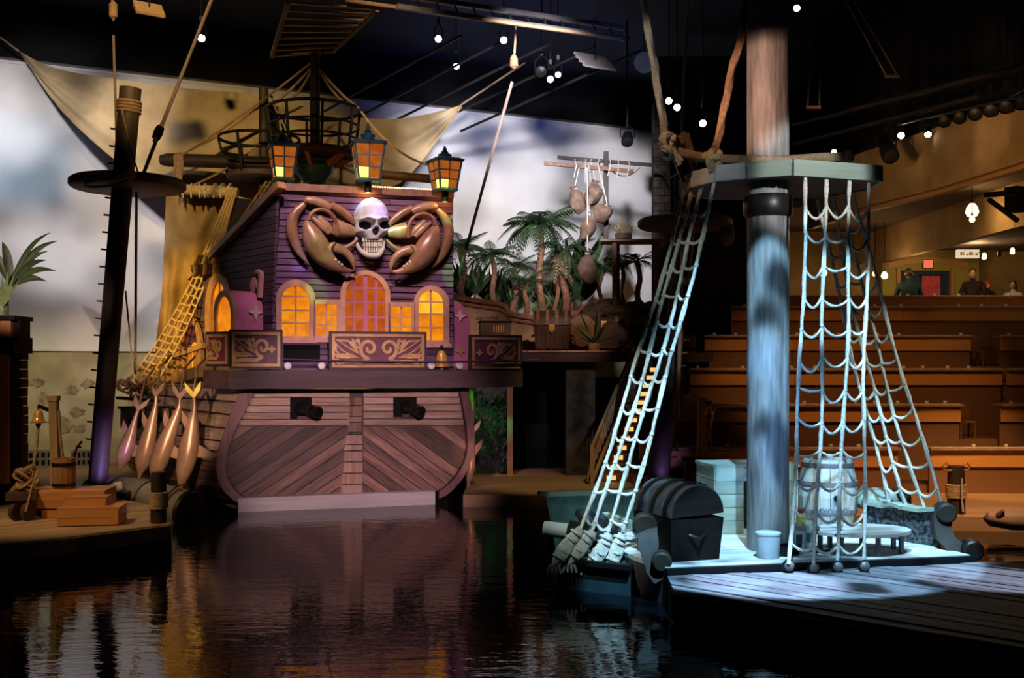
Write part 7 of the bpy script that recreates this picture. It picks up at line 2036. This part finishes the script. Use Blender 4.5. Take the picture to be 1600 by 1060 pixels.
# ================================================================== PEOPLE AT THE TOP COUNTER
def person(label, px, yhead, Y, turn, shirt, hair='short', cap=None, hs=1.0, zfloor=None):
    c = P(px, yhead, Y)                         # centre of the head
    t = thing('person', label, 'person', V((c.x, c.y, c.z - 1.0)), turn)
    M = Matrix.Rotation(turn, 3, 'Z'); q = lambda x, y, z: c + M @ V((x * hs, y * hs, z * hs))
    bm = bmesh.new(); ly = bm.verts.layers.skin.verify()
    js = {'pel': ((0, .05, -.78), .15), 'bel': ((0, .03, -.58), .145), 'che': ((0, .02, -.34), .165), 'nek': ((0, .02, -.18), .062), 'hd': ((0, .01, -.07), .07),
          'ls': ((-.19, .02, -.25), .075), 'le': ((-.27, -.06, -.50), .052), 'lw': ((-.16, -.30, -.56), .036), 'lh': ((-.10, -.37, -.55), .034),
          'rs': ((.19, .02, -.25), .075), 're': ((.27, -.06, -.50), .052), 'rw': ((.16, -.30, -.56), .036), 'rh': ((.10, -.37, -.55), .034),
          'lk': ((-.12, -.40, -.80), .085), 'lf': ((-.12, -.38, -1.22), .055), 'rk': ((.12, -.40, -.80), .085), 'rf': ((.12, -.38, -1.22), .055)}
    inv = INV[t]; vt = {}
    for k, (p, r) in js.items():
        v = bm.verts.new(inv @ q(*p)); v[ly].radius = (r * hs, r * hs); vt[k] = v
    for a, b in (('pel', 'bel'), ('bel', 'che'), ('che', 'nek'), ('nek', 'hd'), ('che', 'ls'), ('ls', 'le'), ('le', 'lw'), ('lw', 'lh'), ('che', 'rs'), ('rs', 're'), ('re', 'rw'), ('rw', 'rh'),
                 ('pel', 'lk'), ('lk', 'lf'), ('pel', 'rk'), ('rk', 'rf')): bm.edges.new((vt[a], vt[b]))
    vt['pel'][ly].use_root = True
    me = bpy.data.meshes.new('body'); bm.to_mesh(me); bm.free(); me.materials.append(shirt)
    o = bpy.data.objects.new('body', me); COL.objects.link(o); o.parent = t
    o.modifiers.new('skin', 'SKIN').use_smooth_shade = True
    s = o.modifiers.new('sub', 'SUBSURF'); s.levels = s.render_levels = 1
    mb = MB()
    mb.ball(V((0, 0, 0)), (.076, .092, .115), 14, 10)
    vs = []
    for p in mb.v:
        x, y, z = p
        if z < 0: x *= 1 - .22 * (-z / .115); y = y * (1 - .12 * (-z / .115)) - .01 * (-z / .115)
        vs.append(q(x, y, z))
    mb.v = vs
    mb.ball(q(0, -.095, -.015), (.014 * hs, .02 * hs, .022 * hs), 8, 6)
    for s_ in (-1, 1): mb.ball(q(s_ * .078, .005, -.005), (.012 * hs, .02 * hs, .03 * hs), 8, 6)
    head = mb.build('head', mt_skin, t, True)
    for s_ in (-1, 1): MB().ball(q(s_ * .03, -.080, .012), .012 * hs, 8, 6).build('eye', mt_hair, head, True)
    MB().box(q(0, -.082, -.058), (.045 * hs, .01, .01), turn).build('mouth', mt_red, head)
    for s_ in (-1, 1):
        for f_ in range(5):
            a = q(s_ * (.10 - .016 * f_), -.37, -.55); b = q(s_ * (.07 - .017 * f_), -.45 if f_ < 4 else -.40, -.57)
            MB().tube([a, a.lerp(b, .6) + V((0, 0, .008)), b], [.012, .011, .008], 6).build('finger', mt_skin, t, True)
    hb = MB()
    hb.ball(q(0, .016, .022), (.084 * hs, .092 * hs, .108 * hs), 14, 10)
    hb.v = [p for p in hb.v]
    if hair == 'long':
        hb.tube([q(0, .05, .06), q(0, .085, -.05), q(0, .085, -.20)], [.08 * hs, .085 * hs, .06 * hs], 10)
    hair_o = hb.build('hair', mt_hair, t, True)
    if cap is not None:
        MB().lathe([(.088 * hs, 0), (.09 * hs, .04 * hs), (.07 * hs, .085 * hs), (.02 * hs, .105 * hs)], q(0, .005, .05), n=16).build('cap', cap, t, True)
        MB().box(q(0, -.10, .055), (.11 * hs, .09 * hs, .012), turn).build('cap_brim', cap, t)
    return t
person('person in a dark teal shirt seated before the arched doorway', 1420, 428, 42.0, 2.9, mt_cloth1, hs=1.75)
person('person in a dark shirt seated right of the arched doorway', 1520, 428, 42.3, -.3, mt_cloth2, hs=1.65)
person('person in a bright red cap seated at the top counter', 1544, 446, 42.2, .2, mt_cloth2, cap=mt_red, hs=1.2)
person('person in white with long dark hair at the right end of the top counter', 1583, 446, 42.2, -.6, mt_cloth3, 'long', hs=1.45)
person('person in a red shirt seen through the straight rope net', 1310, 452, 42.0, .1, mt_red, hs=1.3)
